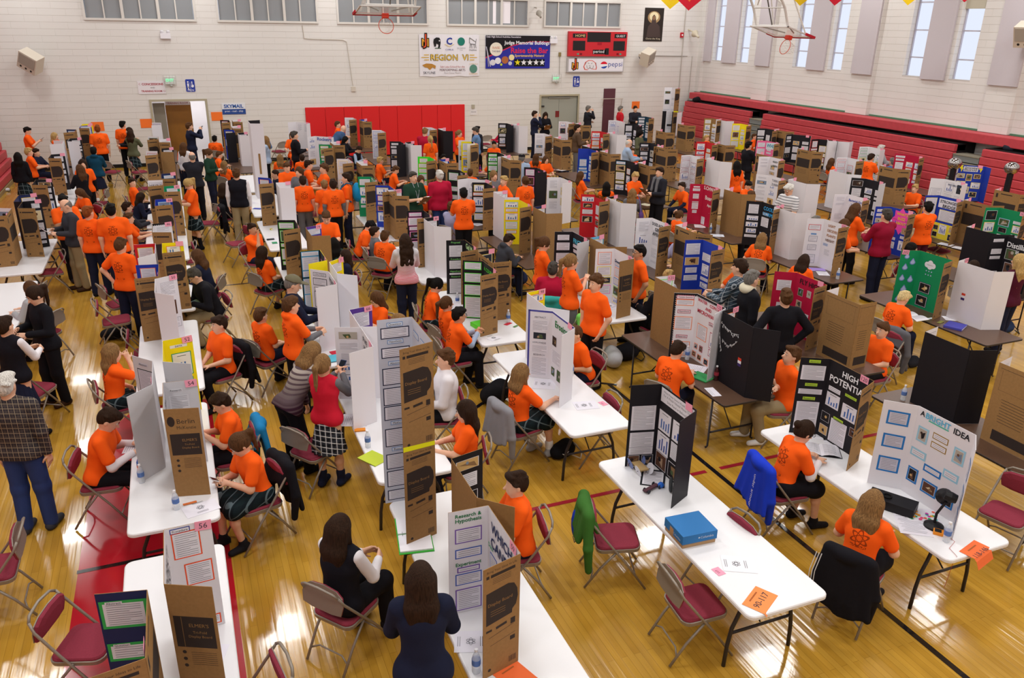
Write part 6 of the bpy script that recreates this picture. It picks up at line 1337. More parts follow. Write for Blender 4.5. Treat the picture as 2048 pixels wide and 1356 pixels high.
def special():
	# shoebox
	r = at_('shoebox', *PT_['shoebox'], 'blue and tan shoebox with Columbia lettering on the nearest long white table', 'box'); bl = cm('2F72B0')
	part('box', lambda b: b.box((-.165,-.15,0), (.165,.15,.045), cm('B08E68')), r)
	part('lid', lambda b: (b.box((-.172,-.157,.04), (.172,.157,.125), bl), b.box((-.174,.0,.04), (-.1715,.06,.1), cm('B08E68'))), r)
	part('lettering', lambda b: (b.text('Columbia', cm('C8D4E4'), Matrix.Translation((.07,-.1585,.085)) @ Matrix.Rotation(math.pi/2, 4, 'X'), .024, width=.13), b.lathe([(.010,0),(.0005,.0003)], cm('C8D4E4'), 4, T=Matrix.Translation((-.01,-.1585,.085)) @ Matrix.Rotation(math.pi/2, 4, 'X')), b.text('Columbia', cm('C8D4E4'), Matrix.Translation((-.1735,-.06,.07)) @ Matrix.Rotation(-math.pi/2, 4, 'Z') @ Matrix.Rotation(math.pi/2, 4, 'X'), .024, width=.12)), r)
	# gooseneck lamp, black box, floral folder, meter
	r = at_('desk_lamp', *PT_['lamp'], 'black gooseneck desk lamp before the A BRIGHT IDEA board', 'lamp'); kb = cm('17171A', rough=.45)
	part('lamp_base', lambda b: b.lathe([(.085,0),(.085,.02),(.05,.04),(.02,.05)], kb, 20), r)
	part('neck', lambda b: b.tube([(0,0,.05),(0,.0,.14),(.02,.03,.24),(.04,.05,.30)], .012, kb, 8), r)
	part('lamp_shade', lambda b: b.lathe([(.03,.0),(.055,-.03),(.075,-.07),(.072,-.07),(.05,-.03),(.025,-.005)], kb, 18, T=Matrix.Translation((.02,.03,.35)) @ Matrix.Rotation(math.radians(55), 4, 'Y')), r)
	part('joint', lambda b: b.lathe([(.04,-.05),(.05,0),(.04,.05)], kb, 14, T=Matrix.Translation((.06,.07,.37)) @ Matrix.Rotation(math.radians(80), 4, 'X')), r)
	r = at_('viewing_box', *PT_['blackbox'], 'long flat black box with round hole before A BRIGHT IDEA board', 'box')
	part('box', lambda b: b.box((-.10,-.21,0), (.10,.21,.09), kb), r); part('eyepiece', lambda b: b.lathe([(.045,.09),(.045,.105),(.032,.105),(.03,.092)], cm('0A0A0C'), 18, c=(0,.05,0)), r)
	b = MB(); b.box((-.11,-.15,0), (.11,.15,.004), PAPER); rr = random.Random(4)
	for i in range(26): b.lathe([(.016,0),(.0005,.0003)], cm(rr.choice(['E83A8A','2AA85A','F0A02A','3AB8B0','E8604A','C83AA8'])), 8, T=Matrix.Translation((rr.uniform(-.09,.09), rr.uniform(-.13,.13), .0045+.0002*i)))
	o = b.build('floral_folder'); o.location = PT_['floral'][:3]; o.rotation_euler = (math.radians(0),0,math.radians(PT_['floral'][3])); tag(o, 'white folder with bright floral dots beside the gooseneck lamp', 'folder')
	r = at_('multimeter', *PT_['meter'], 'small orange and black meter with thin wires beside the desk lamp', 'meter'); part('meter_body', lambda b: (b.box((-.035,-.055,0), (.035,.055,.03), cm('E8902A')), b.box((-.028,-.01,.03), (.028,.045,.032), cm('1A1A1C'))), r)
	part('wire', lambda b: b.tube([(0,-.05,.01),(-.08,-.12,.01),(-.2,-.08,.004),(-.3,-.14,.004),(-.34,-.12,-.05),(-.36,-.1,-.3)], .0018, cm('A83020'), 5), r)
	# mousetrap vehicles and clipboard at the black board
	r = at_('model_vehicle', *PT_['cdcar'], 'model vehicle with four compact disc wheels before the vehicle project board', 'model vehicle')
	for sx, sy in ((-1,-1),(1,-1),(-1,1),(1,1)): part('wheel', lambda b: b.lathe([(.060,-.001),(.060,.001),(.008,.0015)], cm('D4D4DE' if sy < 0 else '6A7AB0', rough=.3), 24, T=Matrix.Translation((sx*.07, sy*.08, .06)) @ Matrix.Rotation(math.pi/2, 4, 'Y') @ Matrix.Rotation(.3*sx, 4, 'Y')), r)
	part('chassis', lambda b: (b.box((-.05,-.09,.05), (.05,.09,.065), cm('B89A6A')), b.tube([(-.08,-.08,.06),(.08,-.08,.06)], .003, INK, 6), b.tube([(-.08,.08,.06),(.08,.08,.06)], .003, INK, 6)), r)
	r = at_('model_vehicle', *PT_['solarcar'], 'small dark model vehicle with blue balloon beside the clipboard', 'model vehicle')
	part('chassis', lambda b: (b.box((-.13,-.02,.02), (.06,.02,.035), cm('5A3A44')), b.tube([(-.12,-.03,.02),(-.12,.03,.02)], .008, INK, 6)), r)
	for u, v in ((-.1,-.03),(-.1,.03),(.05,-.04),(.05,.04)): part('wheel', lambda b: b.lathe([(.02,-.004),(.02,.004)], INK, 12, T=Matrix.Translation((u,v,.02)) @ Matrix.Rotation(math.pi/2, 4, 'X')), r)
	part('balloon', lambda b: b.lathe([(.005,0),(.03,.012),(.035,.03),(.02,.05),(.004,.055)], cm('2A6AD0', rough=.3), 12, c=(.08,-.03,.0)), r)
	r = at_('wheel_toy', *PT_['wheel'], 'dark spoked wheel toy at foot of vehicle project board', 'toy'); part('tyre', lambda b: b.tube([(.0,.06*math.cos(a*math.pi/10),.07+.06*math.sin(a*math.pi/10)) for a in range(21)], .014, cm('3A3C3E'), 8, cap=False), r); part('hub', lambda b: [b.tube([(0,0,.07),(0,.055*math.cos(a*math.pi/3),.07+.055*math.sin(a*math.pi/3))], .005, cm('6A6C6E'), 5) for a in range(6)], r)
	r = at_('clipboard', *PT_['clip'], 'clear black framed clipboard with printed sheet at the vehicle project board', 'clipboard'); part('backing', lambda b: b.box((-.12,-.16,0), (.12,.16,.004), cm('22242A')), r); part('paper', lambda b: sheet_mesh(b, Matrix.Translation((0,-.01,.006)), .2, .27, PAPER, None, 0), r)
	# ring binder
	r = at_('ring_binder', *PT_['binder'], 'open green ring binder with white pages on the third row table near the camera', 'binder')
	part('cover', lambda b: (b.box((-.27,-.15,0), (.27,.15,.006), cm('3AA838'))), r)
	for sx in (-1, 1): part('pages', lambda b: (b.box((.012 if sx > 0 else -.25,-.14,.006), (.25 if sx > 0 else -.012,.14,.02), cm('ECEAF0'))), r)
	for v in (-.1, 0, .1): part('ring', lambda b: b.tube([(.03*math.cos(a*math.pi/8),v,.012+.022*math.sin(a*math.pi/8)) for a in range(9)], .002, cm('A8A8B0', metal=.8, rough=.3), 5), r)
	# steel sphere generators
	for x, y, lb, u in ((17.9, 14.5, 'left', .21), (18.14, 13.15, 'right', .30)):
		r = at_('sphere_generator', x, y, .737, 0, 'polished steel sphere on a black column, %s one of the two by the bleachers' % lb, 'electrostatic generator'); r['group'] = 'steel sphere generators'; st = mat('steel', hx('A8A4A4'), rough=.16, metal=1)
		part('column', lambda b: b.lathe([(.09,0),(.09,.03),(.075,.04),(.07,.78+u),(.06,.8+u)], cm('17151A', rough=.4), 18), r)
		bb = MB(); n = 14; bb.lathe([(.165*math.sin(math.pi*k/n)+.0005, .92+u-.145*math.cos(math.pi*k/n)) for k in range(n+1)], st, 28); bb.build('sphere', r, smooth=True)
		part('seam', lambda b: b.tube([(.1655*math.cos(a*math.pi/16),.1655*math.sin(a*math.pi/16),.92+u) for a in range(33)], .0035, cm('2A2628'), 5, cap=False), r)
	# backpack, bags and tie on people
	def on(word, nm, fn, label, cat):
		p = PEOPLE[find(word)]; r = empty(nm, (p['pos'][0], p['pos'][1], 0), math.radians(p['heading']-90)); tag(r, label, cat); fn(r)
	def bp(r):
		G = Vol(); G.ell((0,-.22,1.28), (.15,.11,.22), None, .04); G.ell((0,-.29,1.17), (.12,.06,.12), None, .04); V, Fc = G.mesh(.014); np_obj('bag_body', V, Fc, cloth('bag_blue', '1E8AC0'), r)
		for sg in (-1, 1): part('strap', lambda b: b.tube([(sg*.09,-.14,1.48),(sg*.11,.0,1.505),(sg*.125,.125,1.40),(sg*.13,.125,1.22),(sg*.14,-.1,1.08)], .016, cm('1A5A80'), 6), r)
	on('blue backpack', 'backpack', bp, 'bright blue backpack worn by the tall person at right end of the group', 'backpack')
	def pb(r):
		G = Vol(); G.ell((.24,-.02,.62), (.07,.13,.14), None, .03); V, Fc = G.mesh(.014); np_obj('bag_body', V, Fc, cloth('bag_purple', '5A3F78'), r); part('strap', lambda b: b.tube([(.24,-.08,.72),(.2,-.06,1.0),(.14,-.0,1.16),(.18,.06,.95),(.24,.06,.72)], .008, cm('7A5FA8'), 6), r)
	on('carrying a purple bag', 'handbag', pb, 'purple shoulder bag of the curly haired person in grey', 'handbag')
	part_ = MB(); p = PEOPLE[find('white dress shirt')]; part_.add([Vector(q) for q in ((-.02,.128,.98),(.02,.128,.98),(.035,.15,.72),(0,.155,.68),(-.035,.15,.72))], [(0,4,3,2,1)], cloth('navy', CL['navy'])); part_.add([Vector(q)+Vector((0,.004,0)) for q in ((-.02,.128,.98),(.02,.128,.98),(.035,.15,.72),(0,.155,.68),(-.035,.15,.72))], [(1,2,3,4,0)], cloth('navy', CL['navy'])); part_.build('tie', p['root'])
	p = PEOPLE[find('grey scarf')]; G = Vol(); G.cone((-.07,.02,1.52),(.07,.02,1.52),.05,None,.03); G.cone((-.07,.10,1.5),(-.08,.16,1.15),.04,.035,.03); G.cone((.06,.10,1.5),(.07,.16,1.22),.04,.035,.03); V, Fc = G.mesh(.014); np_obj('scarf', V, Fc, cloth('scarf', '6E6E72'), p['root'])
	part('name_badge', lambda b: b.box((.0,.205,1.1), (.09,.208,1.18), PAPER), p['root'])
	p = PEOPLE[find('dark green polo')]; part('lanyard', lambda b: (b.tube([(-.07,.06,1.58),(-.045,.155,1.4),(0,.165,1.22)], .004, cm('C8CCD8'), 5), b.tube([(.07,.06,1.58),(.045,.155,1.4),(0,.165,1.22)], .004, cm('C8CCD8'), 5), b.box((-.035,.163,1.14), (.035,.168,1.22), PAPER)), p['root'])
	p = PEOPLE[find('black headband')]; 
	# drawstring bag on the chair
	x, y, hd = next((c[0], c[1], c[2]) for c in CHAIRS_DATA if 'drawstring' in c[3])
	r = at_('drawstring_bag', x, y, 0, hd-90, 'blue drawstring bag hanging on the chair with a green jacket', 'bag'); G = Vol(); G.ell((-.13,-.33,.50), (.11,.05,.16), None, .03); G.cone((-.13,-.31,.60), (-.12,-.30,.68), .05, .02, .03); V, Fc = G.mesh(.01); np_obj('bag_body', V, Fc, cloth('bag_royal', '1E3AB0'), r)
	part('cord', lambda b: (b.tube([(-.12,-.30,.68),(-.10,-.30,.80),(-.02,-.27,.845),(.02,-.22,.72)], .004, INK, 5), b.tube([(-.14,-.30,.68),(-.16,-.29,.82),(-.12,-.25,.80)], .004, INK, 5), b.tube([(-.12,-.36,.36),(.0,-.36,.38),(.12,-.32,.50)], .004, INK, 5)), r)
	# monitor on the eighth row
	r = at_('monitor', *PT_['monitor'], 'black screen of a large monitor with grey frame, eighth row', 'monitor'); part('frame', lambda b: b.box((-.28,-.02,.06), (.28,.03,.50), cm('6E7478', rough=.4)), r); part('screen', lambda b: b.box((-.25,-.024,.09), (.25,-.02,.47), cm('141418', rough=.12)), r); part('stand', lambda b: b.box((-.12,-.08,0), (.12,.10,.06), cm('3A3C40')), r)
	# orange robot arm model
	r = at_('robot_model', *PT_['robot'], 'orange and red toy arm model on the third row near the back', 'toy'); part('arm', lambda b: (b.tube([(0,0,.02),(0,0,.18),(.08,.0,.30)], .012, cm('E03A1A'), 6), b.tube([(-.1,0,.12),(.12,0,.16)], .014, cm('F0782A'), 6), b.tube([(.1,-.05,.05),(.16,0,.25)], .01, cm('F0A02A'), 6)), r); part('base', lambda b: b.box((-.1,-.06,0), (.14,.06,.02), cm('5A4030')), r)
	# strings of white beads and badge on the black board back
	for y, z0 in ((7.65, 1.58), (7.45, 1.50), (7.2, 1.42)): pass
	for wd, lb in (('clipboard half' if 0 else 'bald person in grey leather', 'brown clipboard held by the bald person in leather jacket'), ('black sweater and brown boots', 'brown clipboard held by the person in black with brown boots'), ('dark green hooded top writing', 'white topped clipboard held by the dark green hooded top wearer'), ('grey jacket with clipboard', 'grey clipboard in the middle of the orange shirt group'), ('grey scarf', 'clipboard held by the person in scarf'), ('dark green polo', 'sheet held by the dark green polo wearer'), ('grey hair in black sweater', 'clipboard held left of the Rocketry board'), ('reading papers by the grey doors', 'papers held by the long haired person at the grey doors')): board_held(wd, lb)
	for wd, lb, c in (('looking at a phone beside board 54', 'orange cased phone held beside board 54', 'E0582A'), ('looking at a white phone', 'white phone held by the person with brown ponytail', 'E8E8EC'), ('red varsity sweater', 'dark phone held by the red varsity sweater wearer', '2A3A6A'), ('texting beside', 'phone held by the person at the left bleachers', '3A3A40'), ('reading a phone', 'small phone held by the blond ponytail wearer', 'DADADA'), ('taking a photo', 'phone raised in the doorway', '2A2A30')): phone(wd, lb, c)
	m, fw, hd = held(find('reading a book at the Proposal'), 0); openbook(m.x+fw.x*.06, m.y+fw.y*.06, TZ+.045, hd-90, '8A8470', 'open book held by the person with black ponytail')
	m, fw, hd = held(find('reading at the green raindrop'), 0); openbook(m.x+fw.x*.06, m.y+fw.y*.06, TZ+.045, hd-90, 'A8A088', 'open book read before the green raindrop board')
ORD = ['nearest', 'second', 'third', 'fourth', 'fifth', 'sixth', 'seventh', 'eighth', 'ninth', 'tenth', 'eleventh', 'twelfth', 'thirteenth', 'fourteenth', 'fifteenth', 'sixteenth', 'seventeenth', 'eighteenth', 'nineteenth', 'twentieth', 'twenty-first', 'twenty-second', 'twenty-third', 'twenty-fourth', 'twenty-fifth']
ROW = {-3: 'far left row', 1: 'second row from left', 2: 'third row from left', 3: 'fourth row from left', 4: 'fifth row from left', 5: 'sixth row from left', 6: 'seventh row from left', 7: 'eighth row from left', 8: 'ninth row from left', 9: 'tenth row from left', 10: 'rightmost row'}
BOARDS_DATA = [
('c1a', -0.52, 4.256, -1, 167, -170, 'navy/greenlab', 'kraft', 'navy display board with green framed Abstract, Question and Hypothesis sheets', 'N', 0.915, 1, 0),
('c1b', -0.42, 4.89, 1, 4, -26, 'white/orange56', 'kraftE', 'white display board 56 with orange framed sheets', '56', 0.915, 1, 0),
('c1c', -0.52, 8.078, -1, 131, -135, 'greyw/abstract', 'greyw', ('pale grey', 'grey', 3, 1), 'N', 0.915, 1, 0),
('c1d', -0.42, 7.473, 1, -5, -13, 'greyw/research', 'kraftB', 'pale grey display board 54 with handwritten cardboard back', '54', 0.915, 1, 0),
('c1e', -0.42, 8.638, 1, 12, -30, 'yellow/data', 'greyw', 'yellow display board 52 titled DATA', '52', 0.915, 1, 0),
('c1f', -0.47, 11.804, -1, 171, -175, 'blue/sheets', 'kraft', ('blue', 'cardboard', 6, 1), 'N', 0.915, 1, 0),
('c1g', -0.51, 11.067, 1, 28, -43, 'white/thin', 'white', ('white', 'white', 5, 1), '50', 0.915, 1, 0),
('c1h', -0.52, 13.039, -1, 178, -140, 'red/sheets', 'white', ('red', 'white', 8, 1), 'N', 0.915, 1, 0),
('c1i', -0.42, 13.02, 1, -5, 5, 'yellow/sheets', 'kraft', ('yellow', 'cardboard', 7, 1), 'N', 0.915, 1, 0),
('ution', -0.57, 14.42, 1, 11, -18, 'scallop', 'kraft', ('scallop edged white', 'cardboard', 9, 1), '46', 0.915, 0, 0),
('c1k', -0.54, 16.528, 1, 3, 5, 'blue/sheets', 'kraft', ('blue', 'cardboard', 10, 1), '44', 0.915, 0, 0),
('HAVE Y', -0.4, 18.65, -1, 178, -162, 'white/thin', 'kraft', ('white', 'cardboard', 12, 1), 'N', 0.915, 0, 0),
('c1m', -0.38, 17.877, 1, 7, -7, 'green/sheets', 'kraft', ('green', 'cardboard', 11, 1), '43', 0.915, 0, 0),
('ARDWARE', -0.43, 19.428, 1, 13, -18, 'navy/sheets', 'kraft', ('navy', 'cardboard', 13, 1), 'N', 0.915, 0, 0),
('c1o', -0.52, 22.991, -1, 158, -162, 'white/sheets', 'kraft', ('white', 'cardboard', 14, 1), 'N', 0.915, 0, 0),
('c1p', -0.42, 23.444, 1, 15, -18, 'blackw', 'kraftplain', ('black', 'plain cardboard', 15, 1), 'N', 0.915, 0, 0),
('c1q', -0.48, 25.333, 1, 15, -18, 'white/thin', 'kraft', ('white', 'cardboard', 16, 1), 'N', 0.915, 0, 0),
('c1r', -0.51, 25.978, -1, 158, -162, 'white/sheets', 'kraft', ('white', 'cardboard', 17, 1), 'N', 0.915, 0, 0),
('c1s', -0.43, 29.52, -1, 158, -162, 'white/purple', 'white', ('white', 'white', 18, 1), 'N', 0.915, 0, 0),
('c0a', -2.95, 16.476, -1, 155, -175, 'white/blob', 'kraft', ('white', 'cardboard', 0, -3), 'N', 0.915, 0, 0),
('c0b', -2.85, 17.063, 1, 14, -18, 'blackw', 'kraft', ('black', 'cardboard', 1, -3), 'N', 0.915, 0, 0),
('c0c', -2.91, 19.425, 1, -5, -17, 'blackw', 'kraft', ('black', 'cardboard', 3, -3), 'N', 0.915, 0, 0),
('c0d', -3.0, 17.708, 1, 15, -18, 'navy/sheets', 'black', ('navy', 'black', 2, -3), 'N', 0.915, 0, 0),
('c0e', -2.95, 25.722, -1, 158, -162, 'white/thin', 'white', ('white', 'white', 5, -3), 'N', 0.915, 0, 0),
('c0f', -2.85, 26.139, 1, 15, -18, 'blackw', 'white', ('black', 'white', 6, -3), 'N', 0.915, 0, 0),
('c0g', -3.0, 23.1, 1, 15, -18, 'blackw', 'kraft', ('black', 'cardboard', 4, -3), 'N', 0.915, 0, 0),
('c0h', -2.8, 29.7, 1, 15, -18, 'yellow/sheets', 'white', ('yellow', 'white', 9, -3), 'N', 0.915, 0, 0),
('c0i', -2.85, 28.26, -1, 158, -162, 'navy/sheets', 'kraft', ('navy', 'cardboard', 7, -3), 'N', 0.915, 0, 0),
('c0j', -2.8, 29.228, 1, 15, -18, 'blue/sheets', 'kraft', ('blue', 'cardboard', 8, -3), 'N', 0.915, 0, 0),
('c2a', 1.78, 4.381, -1, 178, -165, 'white/candle', 'kraft', 'white display board titled WHICH CANDLE', '59', 0.915, 1, 0),
('c2b', 1.74, 5.118, 1, 14, -45, 'black/follow', 'kraftplain', 'black display board with Following and Conclusion sheets behind WHICH CANDLE', None, 0.915, 1, 0),
('c2c', 1.69, 6.04, -1, 178, -164, 'ltgrey/tall', 'kraft', 'very tall double pale blue-grey display board joined by a yellow strip', None, 1.83, 1, 0),
('c2d', 1.69, 8.32, -1, 158, -158, 'white/bigtext', 'white', ('white', 'white', 3, 2), 'N', 0.915, 1, 0),
('c2e', 1.69, 8.965, 1, 15, -18, 'purplehead', 'white', ('purple', 'white', 4, 2), '66', 0.915, 1, 0),
('c2f', 1.74, 10.66, -1, 137, -164, 'white/hypo', 'white', 'white display board with HYPOTHESIS and RESEARCH panels', 'N', 0.915, 1, 0),
('c2g', 1.84, 11.141, 1, 40, -38, 'yellow/sheets', 'white', ('yellow', 'white', 6, 2), '71', 0.915, 1, 0),
('c2h', 1.82, 11.852, -1, 178, -159, 'ltblueblack', 'yellow', ('light blue and black', 'yellow', 7, 2), 'N', 0.915, 1, 0),
('c2i', 1.84, 13.372, 1, 24, -15, 'purple/sheets', 'kraftplain', ('purple', 'plain cardboard', 8, 2), '74', 0.915, 0, 0),
('c2j', 1.74, 13.969, -1, 162, -162, 'black/green', 'kraft', ('black', 'cardboard', 9, 2), '73', 0.915, 0, 0),
('c2k', 1.8, 18.2, -1, 141, -175, 'blue/sheets', 'kraft', ('blue', 'cardboard', 11, 2), 'N', 0.915, 0, 0),
('c2l', 1.86, 17.629, 1, -5, -21, 'white/thin', 'white', ('white', 'white', 10, 2), 'N', 0.915, 0, 0),
('c2m', 1.69, 21.2, 1, 15, -18, 'blackw', 'white', 'very tall white backed black display board with a wooden stick', None, 1.83, 0, 0),
('OR', 1.75, 26.23, 1, 15, -18, 'blackw', 'white', ('black', 'white', 13, 2), 'N', 0.915, 0, 0),
('c2o', 1.69, 27.0, -1, 158, -162, 'blue/sheets', 'black', ('blue', 'black', 14, 2), 'N', 0.915, 0, 0),
('c2p', 1.74, 29.77, -1, 158, -162, 'black/red', 'kraft', ('black', 'cardboard', 17, 2), 'N', 0.915, 0, 0),
('c2q', 1.69, 27.986, 1, 15, -18, 'white/red', 'kraft', ('white', 'cardboard', 15, 2), 'N', 0.915, 0, 0),
('c2r', 1.84, 29.77, 1, 15, -18, 'white/thin', 'kraft', ('white', 'cardboard', 16, 2), 'N', 0.915, 0, 0),
('c3a', 4.13, 5.778, -1, 166, -153, 'power', 'black', 'black display board with blue bar charts and vehicle photos on nearest fourth row table', 'N', 0.915, 1, 0),
('c3b', 4.02, 8.088, -1, 145, -145, 'erosion', 'white', 'white display board titled Erosion with purple border', 'N', 0.915, 1, 0),
('c3c', 4.01, 8.864, 1, 15, -44, 'yellow/sheets', 'white', ('yellow', 'white', 2, 3), '98', 0.915, 1, 0),
('c3d', 3.98, 10.457, -1, 151, -165, 'black/limeA', 'kraft', 'black display board with lime cornered sheets titled A COUPLE OF', 'N', 0.915, 1, 0),
('c3e', 4.08, 10.944, 1, 15, -2, 'black/sheets', 'kraft', ('black', 'cardboard', 4, 3), 'N', 0.915, 1, 0),
('c3f', 4.13, 11.716, -1, 168, -168, 'black/proposal', 'kraft', 'black display board with green lettered Proposal and Hypothesis headings', 'N', 0.915, 1, 0),
('c3g', 3.93, 13.386, 1, 15, -32, 'black/sheets', 'white', ('black', 'white', 6, 3), '88', 0.915, 0, 0),
('c3h', 4.11, 14.049, -1, 171, -175, 'black/pink', 'kraft', ('black', 'cardboard', 7, 3), 'N', 0.915, 0, 0),
('c3i', 3.93, 16.13, 1, -5, -27, 'white/thin', 'kraft', ('white', 'cardboard', 8, 3), '107', 0.915, 0, 0),
('c3j', 4.09, 16.576, -1, 152, -175, 'blue/sheets', 'kraft', ('blue', 'cardboard', 9, 3), 'N', 0.915, 0, 0),
('c3k', 3.97, 17.738, -1, 163, -170, 'green/its', 'kraft', ('green', 'cardboard', 10, 3), 'N', 0.915, 0, 0),
('c3l', 3.98, 23.016, -1, 158, -162, 'green/sheets', 'kraft', ('green', 'cardboard', 13, 3), 'N', 0.915, 0, 0),
('c3m', 4.08, 23.505, 1, 15, -18, 'white/thin', 'kraft', ('white', 'cardboard', 14, 3), 'N', 0.915, 0, 0),
('c3n', 4.13, 25.014, -1, 158, -162, 'white/rocketry', 'white', 'white display board titled Rocketry', 'N', 0.915, 0, 50),
('c3o', 3.98, 20.347, -1, 158, -162, 'white/yellowf', 'kraft', ('white', 'cardboard', 12, 3), 'N', 0.915, 0, 0),
('c3p', 4.08, 19.878, 1, 15, -18, 'white/thin', 'kraft', ('white', 'cardboard', 11, 3), 'N', 0.915, 0, 0),
('c3q', 4.06, 28.796, -1, 158, -162, 'white/thin', 'white', ('white', 'white', 16, 3), 'N', 0.915, 0, 40),
('m1', 6.0, 29.552, -1, 158, -162, 'white/bottle', 'kraft', ('white', 'cardboard', 20, 4), 'N', 0.915, 0, 0),
('m2', 6.09, 28.907, 1, 15, -18, 'blue/sheets', 'kraft', ('blue', 'cardboard', 19, 4), 'N', 0.915, 0, 0),
('m3', 6.14, 25.808, -1, 158, -162, 'white/blue', 'kraft', ('white', 'cardboard', 18, 4), 'N', 0.915, 0, 0),
('m4', 6.05, 23.116, -1, 158, -162, 'blackw', 'black', ('black', 'black', 17, 4), 'N', 0.915, 0, 0),
('m5', 6.15, 22.909, 1, 15, -18, 'blackw', 'white', ('black', 'white', 16, 4), 'N', 0.915, 0, 0),
('m6', 6.05, 20.133, -1, 158, -162, 'lime/sheets', 'kraft', ('bright green framed', 'cardboard', 15, 4), 'N', 0.915, 0, 0),
('m7', 6.15, 19.614, 1, 15, -16, 'blue/sheets', 'kraft', ('blue', 'cardboard', 14, 4), 'N', 0.915, 0, 0),
('m8', 7.92, 26.091, -1, 158, -162, 'white/blue', 'kraft', ('white', 'cardboard', 16, 5), 'N', 0.915, 0, 0),
('m9', 8.02, 25.726, 1, 15, -18, 'white/thin', 'black', ('white', 'black', 15, 5), 'N', 0.915, 0, 0),
('m10', 8.07, 22.8, -1, 158, -162, 'white/photos', 'white', ('white', 'white', 14, 5), 'N', 0.915, 0, 0),
('m11', 8.07, 22.53, -1, 158, -162, 'yellow/sheets', 'kraft', ('yellow', 'cardboard', 13, 5), 'N', 0.915, 0, 0),
('FATE', 6.15, 17.977, -1, 136, -162, 'black/greenlab', 'kraft', ('black', 'cardboard', 13, 4), 'N', 0.915, 0, 0),
('m13', 6.2, 16.977, -1, 158, -162, 'white/question', 'kraft', 'white display board with large Question heading', 'N', 0.915, 0, 38),
('m14', 6.2, 16.3, -1, 158, -175, 'black/sheets', 'kraft', ('black', 'cardboard', 11, 4), 'N', 0.915, 0, 0),
('m15', 8.07, 20.339, -1, 158, -162, 'black/lime', 'white', ('black', 'white', 12, 5), 'N', 0.915, 0, 0),
('m16', 7.89, 19.671, 1, 15, -33, 'white/thin', 'kraft', ('white', 'cardboard', 11, 5), 'N', 0.915, 0, 0),
('m17', 10.82, 26.585, -1, 158, -162, 'black/sheets', 'black', ('black', 'black', 15, 6), 'N', 0.915, 0, 0),
('m18', 10.92, 26.322, 1, 15, -18, 'white/thin', 'white', ('white', 'white', 14, 6), 'N', 0.915, 0, 0),
('c4a', 6.17, 4.509, -1, 134, -141, 'bright', 'white', 'white display board titled A BRIGHT IDEA with blue framed sheets', None, 0.915, 1, 0),
('c4b', 6.2, 5.708, -1, 151, -156, 'highpot', 'kraft', 'black display board titled HIGH POTENTIAL with number card 120', '120', 0.915, 1, 0),
('c4c', 6.03, 7.386, 1, 15, -45, 'black/sheets', 'black', 'black board back 121 with white string decorations', '121', 0.915, 1, 0),
('c4d', 6.13, 8.078, -1, 153, -152, 'water', 'white', 'white display board titled WATER CONTENT AND MICROWAVE with scalloped black border', '122', 0.915, 1, 0),
('c4e', 6.0, 8.919, 1, -5, -18, 'white/green', 'kraftplain', ('white', 'plain cardboard', 4, 4), '125', 0.915, 1, 0),
('c4f', 7.88, 10.49, -1, 168, -169, 'blue/white', 'kraft', ('blue', 'cardboard', 4, 5), 'N', 0.915, 1, 0),
('Does', 6.2, 10.461, -1, 167, -165, 'white/neon', 'kraftE', 'white display board with neon bordered sheets', '96', 0.915, 1, 0),
('FRICTION', 6.05, 11.66, -1, 162, -156, 'black/dots', 'greyw', 'black display board with coloured dots titled FRICTION', 'N', 0.915, 1, 0),
('c4i', 6.15, 11.191, 1, 15, -19, 'ltblue/sheets', 'kraftplain', ('light blue', 'plain cardboard', 6, 4), 'N', 0.915, 1, 0),
('c4j', 7.92, 14.373, -1, 151, -162, 'red/electro', 'kraft', 'red display board titled ELECTRONICS', 'N', 0.915, 0, 0),
('c4k', 8.02, 14.075, 1, 15, -35, 'black/sheets', 'white', ('black', 'white', 7, 5), 'N', 0.915, 0, 0),
('c4l', 6.2, 14.371, -1, 162, -161, 'yellow/sheets', 'kraft', ('yellow', 'cardboard', 9, 4), 'N', 0.915, 0, 0),
('c4m', 6.0, 15.3, 1, -5, -18, 'white/thin', 'white', ('white', 'white', 10, 4), 'N', 0.915, 0, 0),
('c4n', 6.2, 13.667, 1, 15, -10, 'navy/sheets', 'kraftplain', ('navy', 'plain cardboard', 8, 4), 'N', 0.915, 0, 0),
('PALEO', 8.07, 17.777, -1, 147, -175, 'black/pink', 'black', ('black', 'black', 10, 5), 'N', 0.915, 0, 0),
('c4p', 8.07, 16.401, -1, 158, -162, 'white/photos', 'white', ('white', 'white', 9, 5), 'N', 0.915, 0, 0),
('c4q', 10.82, 20.293, -1, 158, -162, 'blue/ltblue', 'kraft', ('blue', 'cardboard', 10, 6), 'N', 0.915, 0, 0),
('c4r', 10.92, 20.933, 1, 15, -18, 'white/thin', 'black', ('white', 'black', 11, 6), 'N', 0.915, 0, 0),
('c4s', 10.92, 19.828, 1, 15, -7, 'white/thin', 'kraft', ('white', 'cardboard', 9, 6), 'N', 0.915, 0, 0),
('c4t', 10.82, 18.156, -1, 132, -162, 'black/sheets', 'black', ('black', 'black', 8, 6), 'N', 0.915, 0, 0),
('c4u', 10.92, 17.783, 1, 15, -31, 'white/thin', 'kraft', ('white', 'cardboard', 7, 6), 'N', 0.915, 0, 0),
('c4v', 10.97, 23.708, -1, 158, -162, 'white/photos', 'kraft', ('white', 'cardboard', 13, 6), 'N', 0.915, 0, 0),
('c4w', 10.86, 22.783, 1, 15, -18, 'white/thin', 'kraft', ('white', 'cardboard', 12, 6), 'N', 0.915, 0, 0),
('c4x', 13.18, 26.59, -1, 158, -162, 'white/red', 'kraft', ('white', 'cardboard', 13, 7), 'N', 0.915, 0, 0),
